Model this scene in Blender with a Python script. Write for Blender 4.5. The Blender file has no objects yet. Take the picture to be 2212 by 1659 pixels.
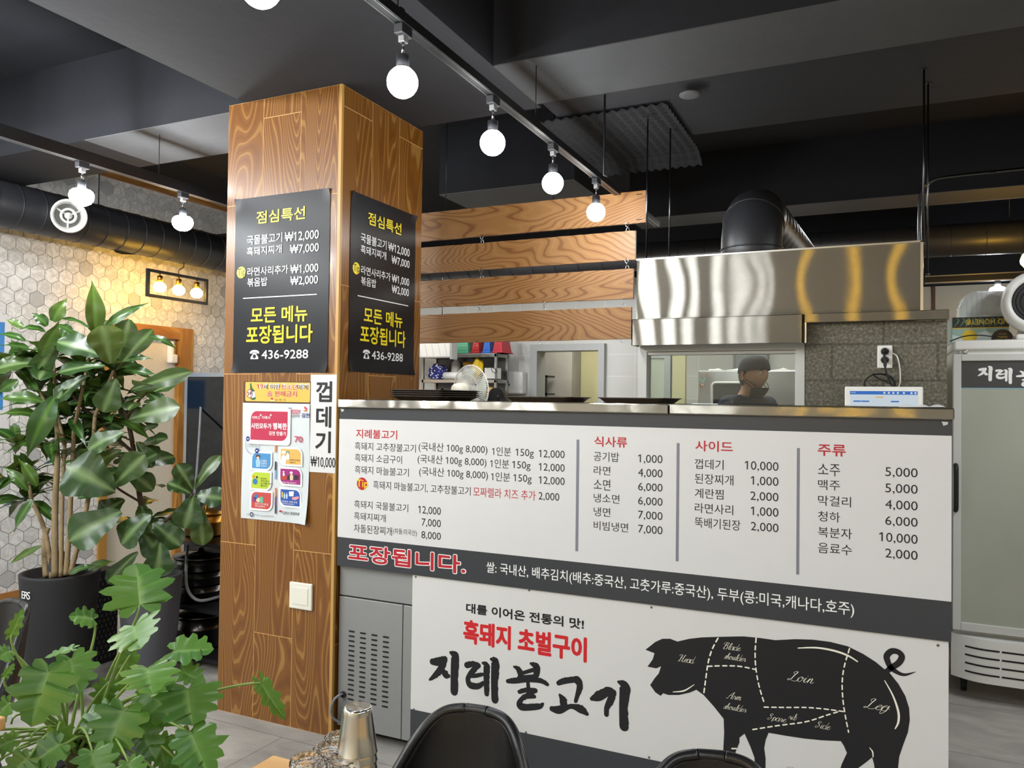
import bpy, bmesh, math, random
from mathutils import Vector, Matrix
random.seed(7)
S = bpy.context.scene
COL = S.collection
PI = math.pi

# ------------------------------------------------------------------ camera
CAM = Vector((2.118, -2.742, 1.45))
YAW, PITCH, ROLL, FPX, PW, PH = -0.439, 0.019, -0.0129, 1700.0, 2212, 1659
_f = Vector((math.sin(YAW)*math.cos(PITCH), math.cos(YAW)*math.cos(PITCH), math.sin(PITCH)))
_r0 = Vector((math.cos(YAW), -math.sin(YAW), 0))
_d0 = _f.cross(_r0)
_r = _r0*math.cos(ROLL) + _d0*math.sin(ROLL)
_d = -_r0*math.sin(ROLL) + _d0*math.cos(ROLL)
cd = bpy.data.cameras.new('camera')
cd.sensor_fit = 'HORIZONTAL'; cd.sensor_width = 36.0; cd.lens = FPX/PW*36.0
cd.clip_start = 0.05; cd.clip_end = 60
cam = bpy.data.objects.new('camera', cd); COL.objects.link(cam)
M = Matrix((( _r.x, -_d.x, -_f.x, CAM.x), (_r.y, -_d.y, -_f.y, CAM.y), (_r.z, -_d.z, -_f.z, CAM.z), (0, 0, 0, 1)))
cam.matrix_world = M
S.camera = cam

# ------------------------------------------------------------------ view, world, lights
S.view_settings.view_transform = 'Standard'
S.view_settings.look = 'None'
S.view_settings.gamma = 1.0
S.view_settings.use_curve_mapping = False
S.view_settings.exposure = -0.50
w = bpy.data.worlds.new('world'); S.world = w; w.use_nodes = True
w.node_tree.nodes['Background'].inputs[0].default_value = (0.55, 0.6, 0.7, 1)
w.node_tree.nodes['Background'].inputs[1].default_value = 0.03
BULB_L = 150.0
COOL = (0.95, 0.98, 1.0)
WARM = (1.0, 0.50, 0.06)
def point(name, loc, power, rad, col):
    l = bpy.data.lights.new(name, 'POINT'); l.energy = power; l.shadow_soft_size = rad; l.color = col
    o = bpy.data.objects.new(name, l); o.location = loc; COL.objects.link(o)
def area(name, loc, rot, sx, sy, power, col):
    l = bpy.data.lights.new(name, 'AREA'); l.shape = 'RECTANGLE'; l.size = sx; l.size_y = sy; l.energy = power; l.color = col
    o = bpy.data.objects.new(name, l); o.location = loc; o.rotation_euler = rot; COL.objects.link(o)
# added fill lamps standing in for the dining room lights behind the camera
for x in (-1.3, 0.85):
    for k in range(4):
        point('fill_lamp', (x, -2.55 - 0.85*k, 2.9 if x < 0 else 2.37), 120.0 if x < 0 else 20.0, 0.05, COOL)
for k in range(4):
    area('down_fill', (3.2, -1.6 - 1.0*k, 2.5), (0, 0, 0), 0.12, 0.12, 16.0, COOL)  # added fill on the right, pointing down so the ceiling stays dark
for x, y in ((-2.1, -1.9), (-2.1, -3.2)):
    point('fill_lamp', (x, y, 2.88), 50.0, 0.05, COOL)  # added out of view to brighten the hexagon wall
for yy, tgt, pw in ((-1.3, 1.6, 105.0), (-2.4, 0.2, 65.0)):
    area('wall_fill', (-2.1, yy, 2.95), (Vector((-3.33, tgt, 1.5))-Vector((-2.1, yy, 2.95))).to_track_quat('-Z', 'Y').to_euler(), 0.2, 0.2, pw, COOL)  # added unseen lights aimed at the hexagon wall to lift it
for x, y in ((3.5, 0.2), (3.4, 1.0)):
    area('down_fill', (x, y, 2.5), (0, 0, 0), 0.12, 0.12, 22.0, COOL)  # added unseen light for the fridge front and the floor beside it
for y in (-0.87, -1.45):
    point('fill_lamp', (-1.28, y, 2.37), 40.0, 0.05, COOL)  # unseen bulbs carrying on the left track, added for the wall's brightness
for x in (1.45, 1.85, 2.3):
    point('warm_dining_lamp', (x, -4.3, 2.3), 15.0, 0.05, (1.0, 0.56, 0.015))
# kitchen ceiling panels
area('kitchen_panel', (0.2, 3.0, 2.6), (0, 0, 0), 2.2, 0.9, 42.0, (1.0, 0.985, 0.95))
area('kitchen_panel', (-1.6, 3.2, 2.55), (0, 0, 0), 0.9, 0.7, 14.0, (1.0, 0.985, 0.95))
area('kitchen_panel', (1.5, 2.7, 2.6), (0, 0, 0), 0.7, 0.6, 30.0, (1.0, 0.985, 0.95))
area('store_panel', (-0.8, 5.2, 2.4), (0, 0, 0), 0.6, 0.5, 26.0, (1.0, 0.97, 0.88))

# ------------------------------------------------------------------ helpers
def ray(px, py):
    return _f + _r*((px-PW/2)/FPX) + _d*((py-PH/2)/FPX)
def on(px, py, axis, val):
    v = ray(px, py); i = 'xyz'.index(axis)
    return CAM + v*((val-CAM[i])/v[i])
def at(px, py, dep):
    return CAM + ray(px, py)*dep
def lin(h):
    if not isinstance(h, str): return tuple(h)[:3]
    h = h.lstrip('#'); c = [int(h[i:i+2], 16)/255 for i in (0, 2, 4)]
    return tuple(x/12.92 if x <= 0.04045 else ((x+0.055)/1.055)**2.4 for x in c)
class N:
    """small node-building helper"""
    def __init__(s, name):
        s.m = bpy.data.materials.new(name); s.m.use_nodes = True
        s.t = s.m.node_tree; s.t.nodes.clear()
        s.out = s.t.nodes.new('ShaderNodeOutputMaterial')
    def n(s, typ, props=None, **ins):
        x = s.t.nodes.new('ShaderNode'+typ)
        for k, v in (props or {}).items(): setattr(x, k, v)
        for k, v in ins.items():
            k = k.replace('_', ' ')
            sock = x.inputs[int(k[1:])] if k[0] == 'i' and k[1:].isdigit() else x.inputs[k]
            s.set(sock, v)
        return x
    def set(s, sock, v):
        if hasattr(v, 'outputs'): v = v.outputs[0]
        if isinstance(v, bpy.types.NodeSocket): s.t.links.new(v, sock)
        else:
            if isinstance(v, (tuple, list)) and len(v) == 3 and sock.type == 'RGBA': v = (*v, 1)
            sock.default_value = v
    def math(s, op, a, b=0.0, c=None):
        x = s.t.nodes.new('ShaderNodeMath'); x.operation = op
        s.set(x.inputs[0], a); s.set(x.inputs[1], b)
        if c is not None: s.set(x.inputs[2], c)
        return x.outputs[0]
    def mix(s, f, a, b, mode='MIX'):
        x = s.t.nodes.new('ShaderNodeMix'); x.data_type = 'RGBA'; x.blend_type = mode
        s.set(x.inputs[0], f); s.set(x.inputs[6], a); s.set(x.inputs[7], b)
        return x.outputs[2]
    def ramp(s, f, stops, interp='LINEAR'):
        x = s.t.nodes.new('ShaderNodeValToRGB'); x.color_ramp.interpolation = interp
        e = x.color_ramp.elements
        while len(e) > 1: e.remove(e[-1])
        for i, (p, c) in enumerate(stops):
            c = lin(c) if isinstance(c, str) else ((c, c, c) if isinstance(c, (int, float)) else c)
            if i == 0: e[0].position = p; e[0].color = (*c, 1)
            else: q = e.new(p); q.color = (*c, 1)
        s.set(x.inputs[0], f); return x.outputs[0]
    def co(s, kind='Object', scale=(1, 1, 1), rot=(0, 0, 0), loc=(0, 0, 0)):
        t = s.t.nodes.new('ShaderNodeTexCoord'); mp = s.t.nodes.new('ShaderNodeMapping')
        s.t.links.new(t.outputs[kind], mp.inputs[0])
        mp.inputs['Scale'].default_value = scale; mp.inputs['Rotation'].default_value = rot; mp.inputs['Location'].default_value = loc
        return mp.outputs[0]
    def noise(s, vec, scale, detail=4, rough=0.55, dist=0.0):
        x = s.n('TexNoise', Vector=vec, Scale=scale, Detail=detail, Roughness=rough, Distortion=dist); return x.outputs[0]
    def bump(s, h, strength=0.3, dist=0.01):
        return s.n('Bump', Height=h, Strength=strength, Distance=dist).outputs[0]
    def bsdf(s, **ins):
        b = s.t.nodes.new('ShaderNodeBsdfPrincipled')
        for k, v in ins.items(): s.set(b.inputs[k.replace('_', ' ')], v)
        s.t.links.new(b.outputs[0], s.out.inputs[0]); return b
_mats = {}
def plain(name, colour, rough=0.5, metal=0.0, var=0.06, vs=9.0, bump=0.0, bs=60.0, spec=0.5, coat=0.0):
    """solid colour with a faint procedural mottling"""
    if name in _mats: return _mats[name]
    k = N(name); c = lin(colour); v = k.co()
    nz = k.noise(v, vs, 3)
    colr = k.mix(nz, tuple(x*(1-var) for x in c), tuple(min(1, x*(1+var)) for x in c))
    ins = dict(Base_Color=colr, Roughness=rough, Metallic=metal)
    b = k.bsdf(**ins); b.inputs['Specular IOR Level'].default_value = spec
    if coat: b.inputs['Coat Weight'].default_value = coat; b.inputs['Coat Roughness'].default_value = 0.08
    if bump: k.set(b.inputs['Normal'], k.bump(k.noise(v, bs, 3), bump, 0.003))
    _mats[name] = k.m; return k.m
def emit(name, colour, strength):
    if name in _mats: return _mats[name]
    k = N(name); e = k.n('Emission', Color=lin(colour), Strength=strength)
    k.t.links.new(e.outputs[0], k.out.inputs[0]); _mats[name] = k.m; return k.m

# ---- mesh builder
class MB:
    def __init__(s): s.v = []; s.f = []; s.sm = []
    def add(s, vs, fs, smooth=False):
        o = len(s.v); s.v += [Vector(v) for v in vs]
        s.f += [tuple(i+o for i in f) for f in fs]; s.sm += [smooth]*len(fs); return s
    def box(s, x0, x1, y0, y1, z0, z1, bev=0.0, seg=2):
        if bev <= 0:
            vs = [(x, y, z) for x in (x0, x1) for y in (y0, y1) for z in (z0, z1)]
            return s.add(vs, [(0, 1, 3, 2), (4, 6, 7, 5), (0, 4, 5, 1), (2, 3, 7, 6), (0, 2, 6, 4), (1, 5, 7, 3)])
        bm = bmesh.new(); bmesh.ops.create_cube(bm, size=1)
        for v in bm.verts:
            v.co = Vector(((x0+x1)/2+v.co.x*(x1-x0), (y0+y1)/2+v.co.y*(y1-y0), (z0+z1)/2+v.co.z*(z1-z0)))
        b = min(bev, 0.49*min(abs(x1-x0), abs(y1-y0), abs(z1-z0)))
        bmesh.ops.bevel(bm, geom=bm.edges[:], offset=b, segments=seg, profile=0.5, affect='EDGES')
        return s.bm(bm)
    def bm(s, bm, smooth=False):
        bm.verts.index_update()
        s.add([v.co.copy() for v in bm.verts], [tuple(v.index for v in f.verts) for f in bm.faces], smooth); bm.free(); return s
    def tube(s, path, r, n=10, cap=True, closed=False):
        P = [Vector(p) for p in path]; R = r if isinstance(r, (list, tuple)) else [r]*len(P)
        m = len(P); vs = []; fs = []; prev = None
        for i in range(m):
            a = P[(i-1) % m] if (closed or i > 0) else P[i]
            b = P[(i+1) % m] if (closed or i < m-1) else P[i]
            t = (b-a).normalized() if (b-a).length > 1e-9 else Vector((0, 0, 1))
            if prev is None:
                u = t.cross(Vector((0, 0, 1)))
                if u.length < 0.05: u = t.cross(Vector((0, 1, 0)))
                u.normalize()
            else:
                u = prev - t*prev.dot(t)
                if u.length < 1e-6: u = t.orthogonal()
                u.normalize()
            prev = u; w_ = t.cross(u)
            for k in range(n):
                A = 2*PI*k/n; vs.append(P[i]+(u*math.cos(A)+w_*math.sin(A))*R[i])
        rng = m if closed else m-1
        for i in range(rng):
            for k in range(n):
                a = i*n+k; b = i*n+(k+1) % n; c = ((i+1) % m)*n+(k+1) % n; d = ((i+1) % m)*n+k
                fs.append((a, b, c, d))
        s.add(vs, fs, True)
        if cap and not closed:
            o = len(s.v)-len(vs)
            s.f.append(tuple(o+k for k in range(n))[::-1]); s.sm.append(False)
            s.f.append(tuple(o+(m-1)*n+k for k in range(n))); s.sm.append(False)
        return s
    def lathe(s, prof, c=(0, 0, 0), n=32, axis='z', smooth=True, lobes=0, amp=None):
        """prof: (radius, height) list"""
        vs = []; fs = []; m = len(prof); c = Vector(c)
        for i, (r, h) in enumerate(prof):
            for k in range(n):
                A = 2*PI*k/n; rr = r
                if lobes and amp: rr = r*(1+amp[i]*math.cos(lobes*A))
                p = (rr*math.cos(A), rr*math.sin(A), h)
                if axis == 'x': p = (h, rr*math.cos(A), rr*math.sin(A))
                if axis == 'y': p = (rr*math.cos(A), h, -rr*math.sin(A))
                vs.append(c+Vector(p))
        for i in range(m-1):
            for k in range(n):
                fs.append((i*n+k, i*n+(k+1) % n, (i+1)*n+(k+1) % n, (i+1)*n+k))
        s.add(vs, fs, smooth); o = len(s.v)-len(vs)
        if prof[0][0] > 1e-5: s.f.append(tuple(o+k for k in range(n))[::-1]); s.sm.append(False)
        if prof[-1][0] > 1e-5: s.f.append(tuple(o+(m-1)*n+k for k in range(n))); s.sm.append(False)
        return s
    def grid(s, rows, smooth=True, closed=False):
        m = len(rows); n = len(rows[0]); vs = [v for r in rows for v in r]; fs = []
        for i in range(m-1):
            for k in range(n if closed else n-1):
                fs.append((i*n+k, i*n+(k+1) % n, (i+1)*n+(k+1) % n, (i+1)*n+k))
        return s.add(vs, fs, smooth)
    def poly(s, pts): return s.add(pts, [tuple(range(len(pts)))])
    def prism(s, pts, off):
        """extrude a polygon (3d points) by vector off"""
        n = len(pts); off = Vector(off); P = [Vector(p) for p in pts]
        s.add(P+[p+off for p in P], [tuple(range(n))[::-1], tuple(range(n, 2*n))]+[(i, (i+1) % n, n+(i+1) % n, n+i) for i in range(n)])
        return s
    def build(s, name, mat=None, parent=None, solid=0.0, sub=0, attr=None, bev=0.0):
        o_ = Vector((0, 0, 0)); p = parent
        while p is not None: o_ = o_ + p.location; p = p.parent
        me = bpy.data.meshes.new(name)
        me.from_pydata([v-o_ for v in s.v], [], s.f); me.update()
        me.polygons.foreach_set('use_smooth', s.sm)
        if attr is not None:
            a = me.color_attributes.new('v', 'FLOAT_COLOR', 'POINT')
            for i, c in enumerate(attr): a.data[i].color = (c[0], c[1], c[2], 1)
        ob = bpy.data.objects.new(name, me); COL.objects.link(ob)
        if mat: me.materials.append(mat)
        if parent: ob.parent = parent
        if solid: md = ob.modifiers.new('solid', 'SOLIDIFY'); md.thickness = solid; md.offset = 0
        if bev: md = ob.modifiers.new('bevel', 'BEVEL'); md.width = bev; md.segments = 2; md.limit_method = 'ANGLE'
        if sub: md = ob.modifiers.new('sub', 'SUBSURF'); md.levels = sub; md.render_levels = sub
        return ob
def multi(name, parent, *pairs, **kw):
    """one mesh with a material per (builder, material) pair: a board together with what is printed on it"""
    M_ = MB(); idx = []
    for i, (mb, mt) in enumerate(pairs): M_.add(mb.v, mb.f); M_.sm[-len(mb.f):] = mb.sm; idx += [i]*len(mb.f)
    ob = M_.build(name, None, parent, **kw)
    for mb, mt in pairs: ob.data.materials.append(mt)
    ob.data.polygons.foreach_set('material_index', idx); ob.data.update(); return ob
def tag(o, label=None, cat=None, group=None, kind=None):
    if label: o['label'] = label
    if cat: o['category'] = cat
    if group: o['group'] = group
    if kind: o['kind'] = kind
    return o
def thing(name, label, cat, loc=(0, 0, 0), group=None):
    o = bpy.data.objects.new(name, None); o.empty_display_size = 0.05; COL.objects.link(o); o.location = loc
    return tag(o, label, cat, group)
def struct(name, mb, mat): return tag(mb.build(name, mat), kind='structure')
def dup(root, loc, rz=0.0, label=None, group=None, skip=()):
    r = root.copy(); COL.objects.link(r); r.location = loc; r.rotation_euler = (0, 0, rz)
    if label: r['label'] = label
    if group: r['group'] = group
    for ch in list(root.children):
        c = ch.copy(); COL.objects.link(c); c.parent = r
        for g in list(ch.children):
            d = g.copy(); COL.objects.link(d); d.parent = c
    return r
def bez(p0, p1, p2, p3, n=12):
    P = [Vector(p) for p in (p0, p1, p2, p3)]; out = []
    for i in range(n+1):
        t = i/n; u = 1-t
        out.append(P[0]*u**3+P[1]*3*u*u*t+P[2]*3*u*t*t+P[3]*t**3)
    return out
def smooth_path(pts, n=6):
    """Catmull-Rom through 3d/2d/any tuples"""
    P = [Vector(p) for p in pts]; out = []
    for i in range(len(P)-1):
        a = P[max(i-1, 0)]; b = P[i]; c = P[i+1]; d = P[min(i+2, len(P)-1)]
        for k in range(n):
            t = k/n
            out.append(0.5*((2*b)+(c-a)*t+(2*a-5*b+4*c-d)*t*t+(3*b-a-3*c+d)*t**3))
    out.append(P[-1]); return out

# ---- lettering: glyph outlines of the built-in font, laid flat on a surface
_gc = {}
def glyph(body, bold=0.0, shear=0.0):
    key = (body, bold, shear)
    if key in _gc: return _gc[key]
    c = bpy.data.curves.new('t', 'FONT'); c.body = body; c.size = 1.0; c.resolution_u = 3; c.shear = shear
    o = bpy.data.objects.new('t', c)
    me = bpy.data.meshes.new_from_object(o)
    vs = [(v.co.x, v.co.y) for v in me.vertices]; fs = [tuple(p.vertices) for p in me.polygons]
    bpy.data.objects.remove(o); bpy.data.curves.remove(c); bpy.data.meshes.remove(me)
    if '1' in body:      # the plain bar of the figure one gets its flag
        par = list(range(len(vs)))
        def root(i):
            while par[i] != i: par[i] = par[par[i]]; i = par[i]
            return i
        for f in fs:
            for i in f[1:]: par[root(i)] = root(f[0])
        isl = {}
        for i in range(len(vs)): isl.setdefault(root(i), []).append(i)
        for ids in isl.values():
            xs = [vs[i][0] for i in ids]; ys = [vs[i][1] for i in ids]; x0, x1, y0, y1 = min(xs), max(xs), min(ys), max(ys)
            if abs(x1-x0-0.098) < 0.006 and abs(y1-y0-0.682) < 0.02:
                o_ = len(vs); vs += [(x0+0.002, y1), (x0+0.002, y1-0.11), (x0-0.15, y1-0.205), (x0-0.15, y1-0.11)]; fs.append((o_, o_+3, o_+2, o_+1))
    _gc[key] = (vs, fs); return vs, fs
class Face:
    """a flat printed face: origin, right axis, up axis and outward normal; prints are laid a hair in front"""
    def __init__(s, o, u, v, n): s.o, s.u, s.v, s.n = Vector(o), Vector(u), Vector(v), Vector(n)
    def p(s, a, b, lay=1): return s.o+s.u*a+s.v*b+s.n*(0.0005*lay)
    def uv(s, px, py):
        r = ray(px, py); t = (s.o-CAM).dot(s.n)/r.dot(s.n); q = CAM+r*t-s.o
        return q.dot(s.u), q.dot(s.v)
    def text(s, mb, body, x0, x1, z0, z1, bold=0.0, lay=1, shear=0.0, ref=None):
        """string stretched to x0..x1; the first character spans z0..z1"""
        vs, fs = glyph(body, 0.0, shear)
        rv = glyph(ref or body[0], 0.0, 0.0)[0]
        xa = min(v[0] for v in vs); xb = max(v[0] for v in vs); ya = min(v[1] for v in rv); yb = max(v[1] for v in rv)
        kx = (x1-x0)/(xb-xa); kz = (z1-z0)/(yb-ya)
        flip = s.u.cross(s.v).dot(s.n) < 0
        m_ = 1 if bold <= 0 else (4 if bold < 0.03 else (8 if bold < 0.06 else 14)); rd = bold*kz*0.9
        for j in range(m_):
            dx = rd*math.cos(2*PI*j/m_) if bold > 0 else 0; dz_ = rd*math.sin(2*PI*j/m_) if bold > 0 else 0
            mb.add([s.p(x0+(v[0]-xa)*kx+dx, z0+(v[1]-ya)*kz+dz_, lay+0.03*j) for v in vs], [f[::-1] if flip else f for f in fs])
    def tpx(s, mb, body, l, t, b, r, tf=None, **k):
        """box given by photo measurements: left, top, bottom (at the left end), right"""
        if tf: l, t, b, r = tf[0]+l*tf[2], tf[1]+t*tf[2], tf[1]+b*tf[2], tf[0]+r*tf[2]
        a = s.uv(l, b); c = s.uv(l, t); d = s.uv(r, b)
        s.text(mb, body, a[0], d[0], a[1], c[1], **k)
    def poly(s, mb, pts, lay=1):
        bm = bmesh.new(); vs = [bm.verts.new(s.p(a, b, lay)) for a, b in pts]
        f = bm.faces.new(vs); f.normal_update(); bmesh.ops.triangulate(bm, faces=[f], ngon_method='EAR_CLIP'); mb.bm(bm)
    def ppx(s, mb, pts, tf=(0, 0, 1), lay=1): s.poly(mb, [s.uv(tf[0]+x*tf[2], tf[1]+y*tf[2]) for x, y in pts], lay)
    def rect(s, mb, x0, x1, z0, z1, lay=1): s.poly(mb, [(x0, z0), (x1, z0), (x1, z1), (x0, z1)], lay)
    def disc(s, mb, x, z, r, lay=1, n=28, r2=None):
        s.poly(mb, [(x+r*math.cos(2*PI*k/n), z+(r2 or r)*math.sin(2*PI*k/n)) for k in range(n)], lay)
    def ring(s, mb, x, z, r, w_, lay=1, n=32):
        a = [s.p(x+r*math.cos(2*PI*k/n), z+r*math.sin(2*PI*k/n), lay) for k in range(n)]
        b = [s.p(x+(r-w_)*math.cos(2*PI*k/n), z+(r-w_)*math.sin(2*PI*k/n), lay) for k in range(n)]
        mb.add(a+b, [(k, (k+1) % n, n+(k+1) % n, n+k) for k in range(n)])
    def leafrect(s, mb, x0, x1, z0, z1, rr, lay=1, flip=False):
        """card with two opposite corners rounded"""
        def arc(cx, cz, a0): return [(cx+rr*math.cos(a0+PI/2*i/6), cz+rr*math.sin(a0+PI/2*i/6)) for i in range(7)]
        if not flip: pts = arc(x0+rr, z0+rr, PI)+[(x1, z0)]+arc(x1-rr, z1-rr, 0)+[(x0, z1)]
        else: pts = [(x0, z0)]+arc(x1-rr, z0+rr, -PI/2)+[(x1, z1)]+arc(x0+rr, z1-rr, PI/2)
        s.poly(mb, pts, lay)
    nst = 0
    def stroke(s, mb, pts, lay=1, n=6, ragged=0.0):
        """ribbon with varying width through (u, v, width)"""
        s.nst += 1; lay = lay+0.06*(s.nst % 15)
        Q = smooth_path([(a, b, c) for a, b, c in pts], n) if len(pts) > 2 else [Vector(p) for p in pts]
        L = []; Rr = []
        for i, q in enumerate(Q):
            a = Q[max(i-1, 0)]; b = Q[min(i+1, len(Q)-1)]
            t = Vector((b.x-a.x, b.y-a.y)); t = t.normalized() if t.length > 1e-9 else Vector((1, 0))
            nn = Vector((-t.y, t.x)); h = max(q.z, 0.0002)/2; j = 1+random.uniform(-ragged, ragged)
            L.append(s.p(q.x+nn.x*h*j, q.y+nn.y*h*j, lay)); Rr.append(s.p(q.x-nn.x*h, q.y-nn.y*h, lay))
        m = len(Q); mb.add(L+Rr, [(i, i+1, m+i+1, m+i) for i in range(m-1)])
        for q in (Q[0], Q[-1]):
            r = max(q.z, 0.0002)/2; lay += 0.02
            mb.add([s.p(q.x+r*math.cos(2*PI*k/10), q.y+r*math.sin(2*PI*k/10), lay) for k in range(10)], [tuple(range(10))])
    def spx(s, mb, pts, tf, lay=1, n=6, ragged=0.0):
        out = []
        for x, y, w_ in pts:
            a = s.uv(tf[0]+x*tf[2], tf[1]+y*tf[2]); b = s.uv(tf[0]+(x+1)*tf[2], tf[1]+y*tf[2])
            out.append((a[0], a[1], w_*abs(b[0]-a[0])*1.02))
        s.stroke(mb, out, lay, n, ragged)
    def dash(s, mb, pts, tf, w_=9, on_=26, off=16, lay=1):
        P = smooth_path([(x, y) for x, y in pts], 14); d = 0.0; cur = []
        for i in range(len(P)-1):
            seg = (P[i+1]-P[i]).length; m = max(1, int(seg/2))
            for k in range(m):
                q = P[i].lerp(P[i+1], k/m); ph = d % (on_+off)
                if ph < on_: cur.append((q.x, q.y, w_))
                elif cur:
                    if len(cur) > 1: s.spx(mb, [cur[0], cur[-1]], tf, lay)
                    cur = []
                d += seg/m
        if len(cur) > 1: s.spx(mb, [cur[0], cur[-1]], tf, lay)

# ------------------------------------------------------------------ materials
def grain(name, dark, mid, light, axis='z', freq=9.0, nscale=3.2, stretch=0.16, rough=0.35, island=True, knots=False, coat=0.0):
    k = N(name)
    sc = {'z': (1, 1, stretch), 'x': (stretch, 1, 1), 'y': (1, stretch, 1)}[axis]
    v = k.co('Object', sc)
    if island:
        g = k.t.nodes.new('ShaderNodeNewGeometry'); oi = k.t.nodes.new('ShaderNodeObjectInfo'); rnd_ = k.math('ADD', g.outputs['Random Per Island'], oi.outputs['Random'])
        add = k.n('VectorMath', {'operation': 'ADD'}); k.t.links.new(v, add.inputs[0])
        cb = k.n('CombineXYZ', X=k.math('MULTIPLY', rnd_, 37.0), Y=k.math('MULTIPLY', rnd_, 91.0), Z=k.math('MULTIPLY', rnd_, 53.0))
        k.t.links.new(cb.outputs[0], add.inputs[1]); v = add.outputs[0]
    n1 = k.noise(v, nscale, 3.0, 0.42, 0.3)
    s = k.math('SINE', k.math('MULTIPLY', n1, freq*6.283))
    s = k.math('MULTIPLY_ADD', s, 0.5, 0.5)
    fine = k.noise(k.co('Object', tuple(a*1.0 if a != stretch else 0.02 for a in sc)), 150, 2)
    broad = k.noise(v, nscale*0.6, 2)
    c = k.ramp(s, [(0.0, dark), (0.22, mid), (0.75, mid), (1.0, light)] if knots else [(0.0, dark), (0.35, mid), (0.84, mid), (0.97, light), (1.0, light)])
    c = k.mix(k.math('MULTIPLY', fine, 0.35), c, lin(dark))
    c = k.mix(k.math('MULTIPLY', broad, 0.35), c, lin(mid))
    if island:
        c = k.mix(k.math('MULTIPLY', g.outputs['Random Per Island'], 0.35), c, lin(dark))
    b = k.bsdf(Base_Color=c, Roughness=rough)
    if coat: b.inputs['Coat Weight'].default_value = coat; b.inputs['Coat Roughness'].default_value = 0.12
    k.set(b.inputs['Normal'], k.bump(s, 0.08, 0.002))
    return k.m
m_col = grain('column_laminate', '#6b4012', '#80501a', '#ac8140', 'z', 105.0, 1.9, 0.12, 0.32, coat=0.25)
m_pine = grain('plywood', '#744519', '#ac7d45', '#b98a54', 'x', 60.0, 2.1, 0.26, 0.5, knots=True)
m_frame = grain('door_pine', '#8f5c20', '#a8742f', '#c49548', 'z', 5.0, 4.0, 0.15, 0.45, island=True)
m_trimh = grain('trim_pine', '#9a6630', '#bf8a4c', '#d0a062', 'y', 5.0, 4.0, 0.15, 0.45, island=False)
m_oak = grain('oak_table', '#c08e52', '#d4a76a', '#e0b87c', 'x', 3.0, 4.0, 0.06, 0.35, island=False, coat=0.2)
m_white = plain('white_print', '#d9d9d9', 0.35, var=0.02)
m_white2 = plain('white_panel', '#d8d8d6', 0.4, var=0.02)
m_strip = plain('charcoal_print', '#3a3c40', 0.35, var=0.05)
m_ink = plain('black_ink', '#17171b', 0.45, var=0.0)
m_red = plain('red_ink', '#b81d2c', 0.45, var=0.0)
m_wink = plain('white_ink', '#f4f4f2', 0.45, var=0.0)
m_yellow = plain('yellow_ink', '#f2dc1c', 0.4, var=0.0)
m_grey = plain('grey_ink', '#7d7f8a', 0.45, var=0.0)
m_poster = plain('black_poster', '#17181c', 0.36, var=0.06, vs=3, spec=0.28)
m_black = plain('black_paint', '#141518', 0.45, var=0.15)
m_blackm = plain('black_metal', '#1b1c1f', 0.4, 0.0, var=0.1)
m_ductm = plain('duct_black', '#2a2b2f', 0.42, 0.0, var=0.12, vs=4, spec=0.6)
m_chrome = plain('chrome', '#c9c9cb', 0.14, 1.0, var=0.02)
m_steel = plain('steel', '#b5b5b2', 0.3, 1.0, var=0.05)
m_dsteel = plain('dark_steel', '#55565a', 0.25, 1.0, var=0.15)
m_whitep = plain('white_plastic', '#e6e6e2', 0.4, var=0.03)
m_offw = plain('ivory_plastic', '#e9e6d8', 0.35, var=0.02)
m_lgrey = plain('light_grey_metal', '#c9cac6', 0.4, var=0.03)
m_greym = plain('grey_cabinet_metal', '#8b8c8c', 0.45, 0.35, var=0.05)
m_rubber = plain('black_rubber', '#111113', 0.6, var=0.1)
m_brass = plain('brass', '#b8873c', 0.3, 1.0, var=0.05)
m_skin = plain('skin', '#c99878', 0.55, var=0.06, vs=20)
m_hair = plain('hair', '#17130f', 0.6, var=0.2, vs=60)
m_navy = plain('navy_cloth', '#1b2338', 0.85, var=0.12, vs=30)
m_soil = plain('soil', '#2b211a', 0.95, var=0.4, vs=60, bump=0.8, bs=90)

def steel_brushed(name, tang, rough=0.2, an=0.9, base='#b5b3ad', wav=0.25, ws=(2.0, 2.0, 2.0), dist='BECKMANN'):
    """brushed stainless sheet: reflections smear along tang, gentle dents bend them"""
    k = N(name); v = k.co(); nz = k.noise(v, 3.0, 4); nl = k.noise(k.co('Object', ws), 1.0, 1.0)
    c = k.mix(nz, tuple(x*0.9 for x in lin(base)), lin(base))
    a = k.n('BsdfAnisotropic', {'distribution': dist}, Color=c, Roughness=rough, Anisotropy=an)
    t = k.n('CombineXYZ', X=tang[0], Y=tang[1], Z=tang[2]); k.t.links.new(t.outputs[0], a.inputs['Tangent'])
    d = k.n('BsdfAnisotropic', {'distribution': 'GGX'}, Color=tuple(x*0.8 for x in lin(base)), Roughness=0.55)
    if wav: k.set(a.inputs['Normal'], k.bump(nl, wav, 0.05))
    m_ = k.n('MixShader'); m_.inputs[0].default_value = 0.12; k.t.links.new(a.outputs[0], m_.inputs[1]); k.t.links.new(d.outputs[0], m_.inputs[2]); k.t.links.new(m_.outputs[0], k.out.inputs[0])
    return k.m
m_hood = steel_brushed('hood_steel', (1, 0, 0), 0.20, 0.90, '#a9a69e', 0.05, (1.3, 1.0, 1.8))
m_ctop = steel_brushed('counter_steel', (1, 0, 0), 0.24, 0.80, '#b3b0a7', 0.10, (5.0, 2.0, 9.0))
m_cup = plain('cup_steel', '#d6d4ce', 0.2, 1.0, var=0.02)

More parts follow.
